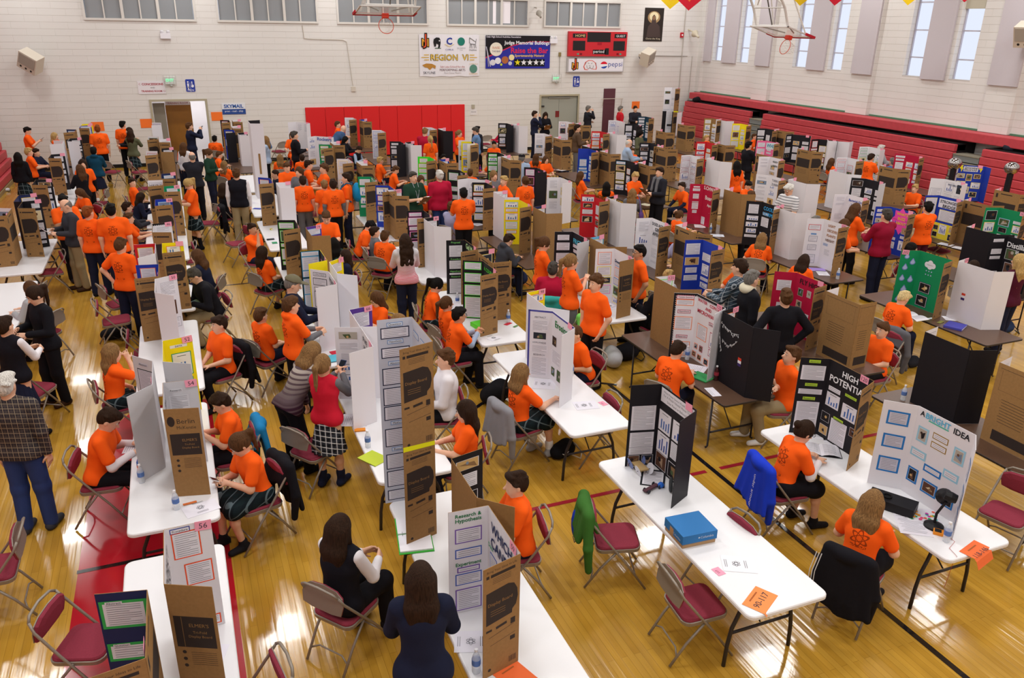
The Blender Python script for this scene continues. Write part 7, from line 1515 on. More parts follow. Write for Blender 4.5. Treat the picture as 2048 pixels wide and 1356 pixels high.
('c4y', 13.18, 26.0, 1, 15, -18, 'white/thin', 'kraft', ('white', 'cardboard', 12, 7), 'N', 0.915, 0, 0),
('c4z', 13.03, 23.736, -1, 158, -162, 'red/sheets', 'kraft', ('red', 'cardboard', 11, 7), 'N', 0.915, 0, 0),
('c5z', 15.16, 26.474, -1, 158, -162, 'white/purple', 'white', ('white', 'white', 11, 8), 'N', 0.915, 0, 0),
('c5y', 13.13, 23.399, 1, 15, -18, 'white/thin', 'white', ('white', 'white', 10, 7), 'N', 0.915, 0, 0),
('c5x', 15.18, 25.3, -1, 158, -162, 'blackw', 'black', ('black', 'black', 10, 8), 'N', 0.915, 0, 0),
('c5w', 16.93, 27.358, -1, 158, -162, 'navyteal', 'kraft', ('dark teal', 'cardboard', 7, 9), 'N', 0.915, 0, 0),
('c5v', 13.18, 20.886, -1, 158, -162, 'blackw', 'kraft', ('black', 'cardboard', 9, 7), 'N', 0.915, 0, 0),
('c5u', 15.03, 23.521, 1, 15, -18, 'white/thin', 'kraft', ('white', 'cardboard', 9, 8), 'N', 0.915, 0, 0),
('c5t', 12.98, 20.2, 1, 15, -18, 'white/thin', 'kraft', ('white', 'cardboard', 8, 7), 'N', 0.915, 0, 0),
('c5s', 16.85, 24.996, 1, 15, -18, 'white/thin', 'kraft', ('white', 'cardboard', 6, 9), 'N', 0.915, 0, 0),
('k0', 19.25, 29.27, -1, 158, -162, 'white/grid', 'kraft', 'tall white over black double display board before the right end of back wall', 'N', 1.83, 0, 0),
('k1', 19.3, 29.053, -1, 158, -162, 'white/grid', 'white', ('white', 'white', 11, 10), 'N', 0.915, 0, 0),
('k2', 19.17, 26.17, -1, 158, -162, 'kraft/sheets', 'kraft', ('brown', 'cardboard', 10, 10), 'N', 0.915, 0, 0),
('k3', 19.13, 25.852, 1, 15, -18, 'white/thin', 'white', ('white', 'white', 9, 10), 'N', 0.915, 0, 0),
('k4', 19.18, 24.415, -1, 158, -162, 'yellow/sheets', 'kraft', ('yellow', 'cardboard', 8, 10), 'N', 0.915, 0, 0),
('k5', 19.15, 22.964, -1, 158, -162, 'blackw', 'kraft', ('black', 'cardboard', 7, 10), 'N', 0.915, 0, 0),
('k6', 19.25, 22.671, 1, 15, -18, 'white/thin', 'kraft', ('white', 'cardboard', 6, 10), 'N', 0.915, 0, 0),
('k7', 19.13, 21.422, -1, 158, -162, 'blackw', 'white', ('black', 'white', 5, 10), 'N', 0.915, 0, 30),
('k8', 19.15, 20.216, -1, 158, -162, 'black/yellow', 'black', ('black', 'black', 4, 10), 'N', 0.915, 0, 25),
('k9', 19.25, 19.845, 1, 15, -18, 'white/thin', 'white', ('white', 'white', 3, 10), 'N', 0.915, 0, 45),
('k10', 16.85, 18.655, 1, 15, -34, 'white/thin', 'kraft', ('white', 'cardboard', 4, 9), 'N', 0.915, 0, 0),
('k11', 19.3, 18.359, -1, 165, -162, 'white/greenf', 'white', ('white', 'white', 2, 10), 'N', 0.915, 0, 0),
('k12', 17.05, 16.881, -1, 164, -175, 'white/redf', 'kraft', ('white', 'cardboard', 3, 9), 'N', 0.915, 0, 0),
('k13', 17.05, 20.3, -1, 158, -162, 'whichp', 'kraft', 'pink display board with WHICH in blue letters', 'N', 0.915, 0, 0),
('k14', 15.03, 20.631, -1, 158, -162, 'red/sheets', 'kraft', ('red', 'cardboard', 8, 8), 'N', 0.915, 0, 0),
('k15', 15.13, 20.403, 1, 15, -18, 'white/thin', 'kraft', ('white', 'cardboard', 7, 8), 'N', 0.915, 0, 0),
('k16', 13.03, 18.477, -1, 178, -162, 'white/crimson', 'kraft', ('white', 'cardboard', 7, 7), 'N', 0.915, 0, 0),
('k17', 13.13, 17.886, 1, 15, -45, 'white/thin', 'white', ('white', 'white', 6, 7), 'N', 0.915, 0, 0),
('k18', 14.99, 17.587, -1, 158, -162, 'white/ready', 'kraft', ('white', 'cardboard', 5, 8), 'N', 0.915, 0, 0),
('k19', 15.03, 18.232, 1, 15, -16, 'white/thin', 'kraft', ('white', 'cardboard', 6, 8), 'N', 0.915, 0, 0),
('k20', 13.03, 15.199, -1, 125, -162, 'white/turb', 'kraft', ('white', 'cardboard', 5, 7), 'N', 0.915, 0, 0),
('k21', 13.13, 14.623, 1, 15, -27, 'white/thin', 'white', ('white', 'white', 4, 7), 'N', 0.915, 0, 0),
('k22', 15.04, 15.358, 1, 15, -42, 'white/thin', 'white', ('white', 'white', 4, 8), 'N', 0.915, 0, 0),
('k23', 15.0, 14.146, -1, 138, -162, 'blackw', 'greyw', ('black', 'grey', 3, 8), 'N', 0.915, 0, 0),
('k24', 13.18, 12.789, -1, 163, -162, 'white/bact', 'kraft', ('white', 'cardboard', 3, 7), 'N', 0.915, 1, 0),
('k25', 10.82, 14.688, -1, 152, -157, 'crimson/schwar', 'kraft', 'crimson display board with white letters S.CHWAR Board', 'N', 0.915, 0, 0),
('k26', 10.92, 14.071, 1, 15, -17, 'white/thin', 'kraftplain', ('white', 'plain cardboard', 5, 6), 'N', 0.915, 0, 0),
('k27', 10.85, 12.7, -1, 143, -162, 'black/cooler', 'kraft', ('black', 'cardboard', 4, 6), 'N', 0.915, 1, 0),
('k28', 10.77, 12.229, 1, 15, -18, 'white/thin', 'white', ('white', 'white', 3, 6), 'N', 0.915, 1, 0),
('k29', 10.97, 11.056, -1, 148, -168, 'white/light', 'kraft', 'white display board titled LIGHT DECIDES PLANTS HEIGHT', '200', 0.915, 1, 0),
('k30', 8.07, 8.423, -1, 147, -164, 'crimson/fly', 'kraft', 'crimson display board titled FLY HIGH', 'N', 0.915, 1, 0),
('k31', 7.87, 7.6, 1, 15, 5, 'white/thin', 'kraftI', 'large plain cardboard back behind FLY HIGH board', None, 0.915, 1, 0),
('k32', 13.06, 11.5, -1, 158, -162, 'blue/buzz', 'kraft', "blue display board with pink WHAT'S BUZZ ABOUT starburst", 'N', 0.915, 1, 0),
('k33', 15.03, 12.078, -1, 163, -162, 'bluebridge', 'kraft', 'blue and yellow display board titled STRONGEST BRIDGE', 'N', 0.915, 1, 0),
('WATERLY CAR', 16.85, 13.506, -1, 134, -162, 'white/thin', 'white', ('white', 'white', 1, 9), 'N', 0.915, 0, 0),
('k35', 19.3, 15.1, -1, 164, -162, 'bluegen', 'kraft', 'blue board with yellow lightning bolts titled Generating Electricity', 'N', 0.915, 0, 48),
('k36', 19.18, 16.834, -1, 125, -162, 'crimson/sheets', 'kraft', ('crimson', 'cardboard', 1, 10), 'N', 0.915, 0, 0),
('k37', 16.85, 15.534, 1, 15, -28, 'white/thin', 'kraft', ('white', 'cardboard', 2, 9), 'N', 0.915, 0, 0),
('k38', 15.18, 10.74, -1, 162, -162, 'green/sheets', 'kraft', ('green', 'cardboard', 0, 8), '203', 0.915, 1, 0),
('k39', 13.05, 9.74, 1, 15, -24, 'white/thin', 'black', ('white', 'black', 1, 7), 'N', 0.915, 1, 0),
('k40', 16.85, 12.181, 1, 15, -18, 'white/thin', 'kraft', ('white', 'cardboard', 0, 9), 'N', 0.915, 1, 0),
('k41', 13.15, 9.002, -1, 167, -162, 'black/dist', 'black', ('black', 'black', 0, 7), 'N', 0.915, 1, 0),
('k42', 10.85, 8.757, -1, 157, -162, 'green/rain', 'kraft', 'green display board with paper raindrops and a cloud', '202', 0.915, 1, 0),
('k43', 10.92, 8.097, 1, 15, -19, 'white/thin', 'white', 'plain white board back with small badge on nearest seventh row table', '209', 0.915, 1, 0),
('k44', 7.87, 5.972, 1, 15, -20, 'white/thin', 'black', 'plain black board back on nearest sixth row table', None, 0.915, 1, 0),
('k45', 7.87, 4.999, 1, 15, -20, 'white/thin', 'kraftI', 'large brown cardboard back at right edge, nearest sixth row table', None, 0.915, 1, 0),
('k46', 7.92, 12.147, -1, 170, -162, 'white/doesage', 'kraft', 'white display board titled DOES AGE AND GENDER AFFECT', 'N', 0.915, 1, 0),
('k47', 8.02, 11.529, 1, 15, -45, 'white/thin', 'kraft', ('white', 'cardboard', 5, 5), 'N', 0.915, 1, 0),
('k48', 15.13, 11.541, 1, 15, -18, 'white/thin', 'kraft', ('white', 'cardboard', 1, 8), 'N', 0.915, 1, 0)]
TABLES_DATA = [
(-2.88, 12.6, 15.1, 'w', (0, -3)),
(-2.88, 15.6, 18.1, 'w', (1, -3)),
(-2.88, 18.6, 21.1, 'w', (2, -3)),
(-2.88, 21.5, 24, 'w', (3, -3)),
(-2.88, 24.5, 27, 'b', (4, -3)),
(-2.88, 27.4, 29.9, 'b', (5, -3)),
(-0.45, 3.2, 6.27, 'w', (0, 1)),
(-0.45, 6.66, 9.22, 'w', (1, 1)),
(-0.45, 9.62, 12.2, 'w', (2, 1)),
(-0.45, 12.69, 15.25, 'w', (3, 1)),
(-0.45, 15.7, 18.25, 'w', (4, 1)),
(-0.45, 18.45, 21.0, 'w', (5, 1)),
(-0.45, 21.4, 23.95, 'w', (6, 1)),
(-0.45, 24.3, 26.85, 'b', (7, 1)),
(-0.45, 27.3, 29.85, 'b', (8, 1)),
(1.8, 3.3, 6.37, 'w', (0, 2)),
(1.8, 6.72, 9.3, 'w', (1, 2)),
(1.8, 9.75, 12.3, 'w', (2, 2)),
(1.8, 12.75, 15.3, 'w', (3, 2)),
(1.8, 15.8, 18.4, 'w', (4, 2)),
(1.8, 18.9, 21.4, 'w', (5, 2)),
(1.8, 21.8, 24.3, 'w', (6, 2)),
(1.8, 24.7, 27.2, 'b', (7, 2)),
(1.8, 27.6, 30.1, 'b', (8, 2)),
(4.0, 3.83, 6.35, 'w', (0, 3)),
(4.0, 6.93, 9.43, 'w', (1, 3)),
(4.0, 9.75, 12.28, 'w', (2, 3)),
(4.0, 12.77, 15.3, 'w', (3, 3)),
(4.0, 15.8, 18.32, 'w', (4, 3)),
(4.0, 18.9, 21.4, 'b', (5, 3)),
(4.0, 21.8, 24.3, 'b', (6, 3)),
(4.0, 24.7, 27.2, 'b', (7, 3)),
(4.0, 27.5, 30, 'b', (8, 3)),
(6.04, 3.8, 6.33, 'w', (0, 4)),
(6.04, 6.97, 9.47, 'b', (1, 4)),
(6.04, 9.98, 12.48, 'w', (2, 4)),
(6.04, 13.0, 15.5, 'b', (3, 4)),
(6.04, 16.1, 18.6, 'b', (4, 4)),
(6.04, 19.2, 21.7, 'b', (5, 4)),
(6.04, 22.1, 24.6, 'b', (6, 4)),
(6.04, 25, 27.5, 'b', (7, 4)),
(6.04, 27.8, 30.2, 'b', (8, 4)),
(7.95, 4.1, 6.6, 'b', (0, 5)),
(7.95, 7.1, 9.6, 'b', (1, 5)),
(7.95, 10, 12.5, 'b', (2, 5)),
(7.95, 13.1, 15.6, 'b', (3, 5)),
(7.95, 16.2, 18.7, 'b', (4, 5)),
(7.95, 19.2, 21.7, 'b', (5, 5)),
(7.95, 22.2, 24.7, 'b', (6, 5)),
(7.95, 25.2, 27.7, 'b', (7, 5)),
(10.82, 7.29, 9.75, 'b', (0, 6)),
(10.82, 10.4, 12.9, 'b', (1, 6)),
(10.82, 13.28, 15.8, 'b', (2, 6)),
(10.82, 16.8, 19.3, 'b', (3, 6)),
(10.82, 19.6, 22.1, 'b', (4, 6)),
(10.82, 22.4, 24.9, 'b', (5, 6)),
(10.82, 25.7, 28.2, 'b', (6, 6)),
(13.1, 8.6, 11.1, 'b', (0, 7)),
(13.1, 11.3, 13.8, 'b', (1, 7)),
(13.1, 14.2, 16.7, 'b', (2, 7)),
(13.1, 17.3, 19.8, 'b', (3, 7)),
(13.1, 20, 22.5, 'b', (4, 7)),
(13.1, 23, 25.5, 'b', (5, 7)),
(13.1, 25.8, 28.3, 'b', (6, 7)),
(15.1, 10.3, 12.8, 'b', (0, 8)),
(15.1, 13.5, 16, 'b', (1, 8)),
(15.1, 16.9, 19.4, 'b', (2, 8)),
(15.1, 20, 22.5, 'b', (3, 8)),
(15.1, 23, 25.5, 'b', (4, 8)),
(15.1, 26, 28.5, 'b', (5, 8)),
(16.9, 11.7, 14.2, 'b', (0, 9)),
(16.9, 14.8, 17.3, 'b', (1, 9)),
(16.9, 18, 20.5, 'b', (2, 9)),
(16.9, 24, 26.5, 'b', (3, 9)),
(16.9, 27, 29.5, 'b', (4, 9)),
(19.2, 14.9, 17.4, 'b', (0, 10)),
(19.2, 18, 20.5, 'b', (1, 10)),
(19.2, 21, 23.5, 'b', (2, 10)),
(19.2, 24, 26.5, 'b', (3, 10)),
(19.2, 26.8, 29.6, 'b', (4, 10)),
(17.95, 12.55, 15.0, 'b', 'brown folding table carrying two steel sphere generators')]
PEOPLE_DATA = [
(1.1, 4.11, 75, 1.66, 'stand', 'fwd', 0.009, {'top': 'navy', 'sleeve': 'long', 'hair': 'long', 'hc': 'dark', 'collar': 'white', 'legs': 'black', 'lean': 10, 'f': 0}, 'person with very long brown hair in navy sweater, nearest the camera at bottom centre'),
(0.78, 5.42, 38, 1.72, 'sit', 'fwd', 0.009, {'top': 'vest', 'sleeve': 'vest', 'under': 'white', 'hair': 'long', 'hc': 'dark', 'legs': 'black', 'lean': 4, 'f': 0}, 'person with long dark hair in black vest over white sleeves, seated beside open binder'),
(2.46, 5.62, 170, 1.6, 'sit', 'fwd', 0.009, {'hc': 'dark', 'lean': 6, 'f': 0}, 'person in orange shirt with short dark hair half hidden behind the WHICH CANDLE board'),
(5.06, 4.22, 25, 1.6, 'sit', 'table', 0.009, {'hair': 'long', 'hc': 'lbrown', 'legs': 'black', 'lean': 14, 'bottom': 'shorts', 'f': 0}, 'person with long blond hair in orange shirt seated facing the A BRIGHT IDEA board'),
(5.38, 5.59, -10, 1.58, 'sit', 'write', 0.009, {'hair': 'bun', 'hc': 'dark', 'under': 'white', 'glasses': 1, 'lean': 16, 'nod': 20, 'legs': 'black', 'bottom': 'skirt'}, 'person with dark bun, glasses and white undersleeves seated at the HIGH POTENTIAL board'),
(5.38, 7.79, 25, 1.6, 'sit', 'table', 0.009, {'hc': 'dark', 'lean': 14, 'nod': 25}, 'person in orange shirt with short brown hair looking down before the WATER CONTENT board'),
(6.7, 7.14, 165, 1.66, 'sit', 'cross', 0.011, {'collar': 'black', 'legs': 'khaki', 'shoes': 'sock', 'nod': -12}, 'person in orange shirt with khaki trousers and white shoes, arms folded beside black board back'),
(3.34, 7.82, 10, 1.6, 'sit', 'table1', 0.009, {'hair': 'bob', 'hc': 'lbrown', 'legs': 'plaid', 'bottom': 'skirt', 'sockc': 'sock', 'shoes': 'lgrey', 'lean': 4, 'f': 0}, 'person with shoulder length blond hair and plaid skirt seated before the Erosion board'),
(4.74, 8.83, 185, 1.6, 'sit', 'lap', 0.011, {'hair': 'buzz', 'lean': 18, 'legs': 'navy'}, 'person in orange shirt with cropped hair seated behind the Erosion board'),
(2.63, 8.39, 170, 1.76, 'sit', 'lap', 0.009, {'top': 'white', 'sleeve': 'long', 'legs': 'black', 'collar': 'white'}, 'person with brown beard in white dress shirt and tie, seated'),
(2.46, 7.13, 165, 1.6, 'sit', 'fwd', 0.009, {'hair': 'long', 'hc': 'dark', 'nod': 10}, 'person with long dark hair in orange shirt behind the tall stacked board, on red chair'),
(1.15, 8.05, 50, 1.6, 'stand', 'up', 0.009, {'top': 'redsw', 'sleeve': 'vest', 'hair': 'pony', 'hc': 'lbrown', 'legs': 'plaidl', 'bottom': 'skirt', 'sockc': 'navy', 'shoes': 'navy', 'under': 'grey', 'f': 0}, 'person in red varsity sweater with grey sleeves, ponytail and plaid skirt, holding a phone'),
(0.87, 8.47, 25, 1.66, 'stand', 'lean', 0.009, {'top': 'stripecard', 'sleeve': 'long', 'hair': 'bob', 'hc': 'lbrown', 'lean': 38, 'legs': 'black', 'shoes': 'black', 'f': 0}, 'person in striped grey and purple cardigan leaning down with hand on a chair'),
(0.19, 8.28, 185, 1.55, 'sit', 'phone', 0.009, {'hc': 'dark', 'nod': 25, 'lean': 8, 'legs': 'black'}, 'person in orange shirt with brown hair looking at a phone beside board 54'),
(0.33, 7.34, 200, 1.55, 'sit', 'phone', 0.009, {'hair': 'pony', 'nod': 28, 'lean': 12, 'legs': 'plaid', 'bottom': 'skirt'}, 'person with brown ponytail and plaid skirt looking at a white phone'),
(-1.19, 8.26, -10, 1.66, 'sit', 'write', 0.009, {'hc': 'dark', 'under': 'white', 'collar': 'white', 'lean': 16, 'nod': 30, 'legs': 'black'}, 'person in orange shirt over long white sleeves writing beside the 54 board'),
(-1.11, 10.1, 10, 1.58, 'sit', 'face', 0.011, {'hair': 'long', 'hc': 'lbrown', 'legs': 'plaid', 'bottom': 'skirt', 'lean': 6, 'f': 0}, 'person with very long light brown hair and plaid skirt, hand at chin'),
(0.21, 10.67, -150, 1.6, 'sit', 'lap', 0.011, {'hc': 'dark', 'legs': 'black', 'look': -10}, 'person in orange shirt with slicked dark hair looking back beside board 52'),
(-1.81, 8.24, 70, 1.76, 'stand', 'down', 0.009, {'top': 'check', 'sleeve': 'long', 'hc': 'white', 'legs': 'jeans', 'shoes': 'dkgrey', 'f': 0}, 'person with white hair, dark checked shirt and blue jeans at left edge'),
(-2.16, 10.43, 55, 1.62, 'stand', 'fwd', 0.011, {'top': 'vest', 'sleeve': 'vest', 'under': 'white', 'hc': 'dark', 'legs': 'navy', 'bottom': 'skirt', 'sockc': 'black', 'shoes': 'black', 'f': 0}, 'person in black vest with white sleeves and navy skirt at left edge'),
(-1.93, 11.42, 215, 1.68, 'stand', 'clip', 0.011, {'top': 'black', 'sleeve': 'long', 'hair': 'pony', 'hc': 'dark', 'legs': 'black', 'shoes': 'boot', 'nod': 25, 'extra': ('boots',)}, 'person in black sweater and brown boots holding a clipboard'),
(-2.22, 13.16, 150, 1.58, 'sit', 'table', 0.014, {'top': 'lgrey', 'sleeve': 'long', 'hair': 'long', 'lean': 10, 'legs': 'black', 'f': 0}, 'person with light brown hair in pale grey sweater beside the clipboard holder'),
(-1.05, 13.75, 55, 1.66, 'stand', 'hipl', 0.014, {'legs': 'navy', 'nod': 15, 'f': 0}, 'person in orange shirt with hand on hip standing by the blue fronted board'),
(-1.67, 16.28, 70, 1.7, 'stand', 'down', 0.014, {'hc': 'red', 'legs': 'navy', 'look': -20, 'f': 0}, 'person in orange shirt with reddish hair standing with a pink card in hand'),
(-1.27, 15.99, 85, 1.78, 'stand', 'down', 0.014, {'hc': 'black', 'legs': 'navy', 'f': 0}, 'broad person in orange shirt with black hair seen from behind near the red fronted board'),
(-2.04, 16.78, 200, 1.76, 'stand', 'clip', 0.014, {'top': 'dkgrey', 'sleeve': 'jacket', 'hair': 'bald', 'hc': 'grey', 'legs': 'khaki', 'shoes': 'boot', 'nod': 25}, 'bald person in grey leather jacket and khaki trousers with a clipboard'),
(-2.19, 17.46, -70, 1.72, 'stand', 'phone', 0.014, {'hc': 'black', 'legs': 'black', 'skin': 'm', 'nod': 15}, 'person in orange shirt behind the bald person in leather jacket, hands together'),
(-2.11, 20.89, 215, 1.55, 'sit', 'table', 0.018, {'hair': 'long', 'nod': 30, 'lean': 12, 'f': 0}, 'person with long brown hair in orange shirt bowed over far left table'),
(-2.25, 22.64, -80, 1.6, 'stand', 'down', 0.018, {'top': 'orange', 'hair': 'curly', 'hc': 'dark', 'legs': 'black', 'extra': ('open',), 'under': 'black', 'f': 0}, 'person with curly dark hair, black cardigan over orange shirt, facing the camera'),
(-2.29, 22.14, 130, 1.55, 'stand', 'fwd', 0.018, {'top': 'black', 'sleeve': 'long', 'hair': 'long', 'legs': 'black', 'f': 0}, 'person with brown hair in black top seen from behind at the far left table'),
(-2.16, 24.92, 85, 1.58, 'stand', 'fwd', 0.018, {'top': 'teal', 'sleeve': 'long', 'hc': 'black', 'legs': 'navy', 'bottom': 'skirt', 'extra': ('hood',), 'sockc': 'sock', 'f': 0}, 'person in dark teal hooded top and navy skirt'),
(-1.33, 28.35, 65, 1.6, 'stand', 'up', 0.018, {'top': 'olive', 'sleeve': 'long', 'hair': 'long', 'hc': 'dark', 'legs': 'plaid', 'bottom': 'skirt', 'f': 0}, 'person with long dark hair in olive sweater and plaid skirt near the back wall'),
(-1.4, 29.04, 200, 1.6, 'stand', 'fwd', 0.018, {'top': 'black', 'sleeve': 'long', 'hair': 'long', 'hc': 'dark', 'legs': 'black', 'f': 0}, 'person with dark hair half hidden behind the olive sweater wearer'),
(-1.58, 29.52, 75, 1.76, 'stand', 'down', 0.018, {'hc': 'black', 'legs': 'black', 'look': -30, 'f': 0}, 'person in orange shirt with black hair looking right by the back wall'),
(-2.26, 28.55, 95, 1.76, 'stand', 'down', 0.018, {'hc': 'red', 'legs': 'black', 'collar': 'white', 'f': 0}, 'person in orange shirt with red-blond hair seen from behind by far left boards'),
(-3.51, 28.93, -20, 1.52, 'stand', 'fwd', 0.018, {'hair': 'bob', 'hc': 'blond', 'legs': 'black', 'f': 0}, 'person with blond bob hair behind the far left boards'),
(-4.3, 29.27, 0, 1.68, 'stand', 'phone', 0.018, {'hc': 'black', 'legs': 'black', 'nod': 20, 'f': 0}, 'person in orange shirt with black hair texting beside the left bleachers'),
(-3.93, 24.63, 80, 1.55, 'stand', 'down', 0.018, {'top': 'black', 'sleeve': 'long', 'hair': 'long', 'hc': 'black', 'legs': 'plaid', 'bottom': 'skirt', 'f': 0}, 'person with long black hair in black top beside the left bleachers'),
(-3.78, 25.43, 10, 1.55, 'stand', 'fwd', 0.018, {'hc': 'blond', 'legs': 'black', 'f': 0}, 'person with blond hair in orange shirt, arm forward, far left'),
(-3.89, 27.43, -20, 1.6, 'sit', 'table', 0.018, {'top': 'navy', 'sleeve': 'long', 'hc': 'dark', 'f': 0}, 'person in navy sweater seated at the far left row'),
(-1.16, 21.86, 10, 1.5, 'sit', 'lap', 0.018, {'hc': 'dark', 'look': -60, 'f': 0}, 'person in orange shirt seated turning to camera left of the HAVE Y board'),
(-1.17, 18.8, 15, 1.55, 'sit', 'table', 0.014, {'top': 'dkgrey', 'sleeve': 'long', 'hc': 'dark', 'f': 0}, 'person in dark grey sweater seated left of the red fronted board'),
(-1.11, 20.04, 5, 1.5, 'sit', 'table', 0.018, {'top': 'navy', 'sleeve': 'long', 'hair': 'long', 'hc': 'dark', 'lean': 20, 'f': 0}, 'person in navy sweater leaning onto the second row from the left'),
(-1.11, 17.78, 0, 1.5, 'sit', 'table', 0.014, {'f': 0}, 'person in orange shirt behind the ution board'),
(0.3, 22.12, 90, 1.76, 'stand', 'cross', 0.018, {'top': 'suit', 'sleeve': 'jacket', 'hair': 'bald', 'hc': 'grey', 'legs': 'black', 'f': 0}, 'bald person in black suit seen from behind'),
(0.15, 19.18, 190, 1.6, 'stand', 'fwd', 0.014, {'hair': 'pony', 'hc': 'blond', 'legs': 'plaid', 'bottom': 'skirt', 'nod': 35, 'sockc': 'black', 'shoes': 'black', 'f': 0}, 'person with blond ponytail, orange shirt and plaid skirt reading a phone'),
(0.15, 25.33, 50, 1.56, 'stand', 'down', 0.018, {'top': 'white', 'sleeve': 'long', 'hair': 'long', 'legs': 'navy', 'f': 0}, 'person with long brown hair in white jacket'),
(0.17, 27.45, -100, 1.55, 'sit', 'lap', 0.018, {'f': 0}, 'person in orange shirt seated before the open doorway'),
(0.42, 28.6, 15, 1.76, 'stand', 'photo', 0.018, {'top': 'navy', 'sleeve': 'jacket', 'legs': 'navy', 'glasses': 1, 'f': 0}, 'person in navy jacket taking a photo in the doorway'),
(0.72, 23.21, -30, 1.66, 'stand', 'clip', 0.018, {'top': 'green', 'sleeve': 'long', 'hair': 'pony', 'legs': 'navy', 'nod': 20, 'f': 0}, 'person in dark green hooded top writing on a clipboard'),
(1.14, 29.06, 75, 1.6, 'sit', 'fwd', 0.018, {'hc': 'black', 'legs': 'khaki', 'lean': 10, 'f': 0}, 'person in orange shirt with black hair seen from behind below the SKYMAIL sign'),
(0.98, 25.95, 0, 1.5, 'sit', 'table', 0.018, {'lean': 15, 'f': 0}, 'person in orange shirt bending behind the green hooded top wearer'),
(1.14, 23.97, 50, 1.5, 'sit', 'table', 0.018, {'hair': 'long', 'hc': 'lbrown', 'f': 0}, 'person with light brown hair in orange shirt before the tall white panel'),
(1.15, 19.3, 80, 1.76, 'stand', 'down', 0.014, {'top': 'vest', 'sleeve': 'vest', 'under': 'white', 'legs': 'khaki', 'f': 0}, 'person in navy vest, white sleeves and khaki trousers seen from behind'),
(0.88, 20.24, 30, 1.62, 'sit', 'fwd', 0.018, {'top': 'black', 'sleeve': 'long', 'hair': 'bob', 'hc': 'dark', 'legs': 'black', 'f': 0}, 'person in black jacket seated left of the khaki trouser wearer'),
(2.39, 26.33, 60, 1.8, 'stand', 'fwd', 0.018, {'top': 'vest', 'sleeve': 'vest', 'under': 'blue', 'hair': 'bald', 'hc': 'grey', 'legs': 'black', 'f': 0}, 'bald person in black vest over blue sleeves near the back wall'),
(2.48, 25.83, 170, 1.6, 'stand', 'fwd', 0.018, {'top': 'lblue', 'sleeve': 'long', 'hair': 'long', 'hc': 'lbrown', 'legs': 'black', 'f': 0}, 'person partly hidden behind the bald vest wearer'),
(3.33, 25.58, 0, 1.76, 'stand', 'clip', 0.018, {'top': 'black', 'sleeve': 'long', 'hc': 'dgrey', 'legs': 'black', 'f': 0}, 'person with grey hair in black sweater left of the Rocketry board'),
(3.4, 26.69, -120, 1.6, 'stand', 'fwd', 0.018, {'hair': 'long', 'legs': 'black', 'f': 0}, 'person with long brown hair facing the camera left of the Rocketry board'),
(3.39, 26.13, -90, 1.55, 'sit', 'face', 0.018, {'hair': 'pony', 'f': 0}, 'person in orange shirt seated facing the camera below the Rocketry board'),
(3.35, 24.56, 90, 1.5, 'sit', 'fwd', 0.018, {'hc': 'dark', 'f': 0}, 'person in orange shirt seated with back turned below the Rocketry board'),
(2.75, 24.74, 80, 1.5, 'sit', 'fwd', 0.018, {'hair': 'long', 'hc': 'lbrown', 'f': 0}, 'person with light brown hair seated near orange robot model'),
(2.42, 20.56, -80, 1.64, 'stand', 'fwd', 0.018, {'legs': 'black', 'nod': 15, 'f': 0}, 'person in orange shirt facing the camera beside a clipboard reader'),
(2.62, 19.89, -130, 1.62, 'stand', 'clip', 0.018, {'top': 'grey', 'sleeve': 'long', 'hair': 'pony', 'legs': 'navy', 'f': 0}, 'person in grey jacket with clipboard among orange shirts'),
(2.93, 20.89, -10, 1.62, 'stand', 'fwd', 0.018, {'hc': 'dark', 'lean': 10, 'legs': 'navy', 'f': 0}, 'person in orange shirt reaching right at the third row'),
(3.23, 19.93, 185, 1.66, 'stand', 'fwd', 0.018, {'legs': 'navy', 'f': 0}, 'person in orange shirt in profile facing left among the group'),
(2.54, 18.78, 90, 1.6, 'stand', 'down', 0.014, {'hc': 'dark', 'legs': 'grey', 'f': 0}, 'person in orange shirt with grey trousers seen from behind'),
(2.99, 18.56, 85, 1.52, 'stand', 'down', 0.014, {'hc': 'lbrown', 'legs': 'grey', 'f': 0}, 'small person in orange shirt with light hair seen from behind'),
(3.08, 17.96, 90, 1.64, 'stand', 'down', 0.014, {'hc': 'dark', 'legs': 'black', 'under': 'grey', 'f': 0}, 'person in orange shirt over grey undersleeves seen from behind'),
(3.45, 18.3, 165, 1.7, 'stand', 'down', 0.014, {'hc': 'dark', 'legs': 'navy', 'f': 0}, 'person in orange shirt wearing a blue backpack'),
(2.46, 21.75, 190, 1.74, 'sit', 'table', 0.018, {'top': 'navy', 'sleeve': 'long', 'hair': 'buzz', 'hc': 'dark', 'lean': 20, 'f': 0}, 'person with cropped hair in navy leaning behind the blue fronted board'),
(1.14, 16.06, -50, 1.52, 'sit', 'face', 0.014, {'hc': 'dark', 'skin': 'm'}, 'person in orange shirt resting chin on hand at the end of third table'),
(2.43, 15.11, -100, 1.58, 'stand', 'fwd', 0.014, {'legs': 'navy', 'nod': 30}, 'person in orange shirt looking down behind the purple interior board'),
(2.43, 14.49, 100, 1.5, 'sit', 'fwd', 0.014, {'top': 'green', 'sleeve': 'long', 'hair': 'long', 'hc': 'black', 'f': 0}, 'person with black hair in green top behind the light blue board'),
(3.15, 15.79, -10, 1.55, 'sit', 'lap', 0.014, {'hc': 'black', 'lean': 22, 'nod': 35, 'collar': 'white', 'legs': 'navy'}, 'person in orange shirt with black hair bowed over the table by the blue board'),
(3.34, 14.54, 45, 1.58, 'sit', 'table', 0.014, {'lean': 12, 'f': 0}, 'person in orange shirt on a tan chair with back to the camera, third row'),
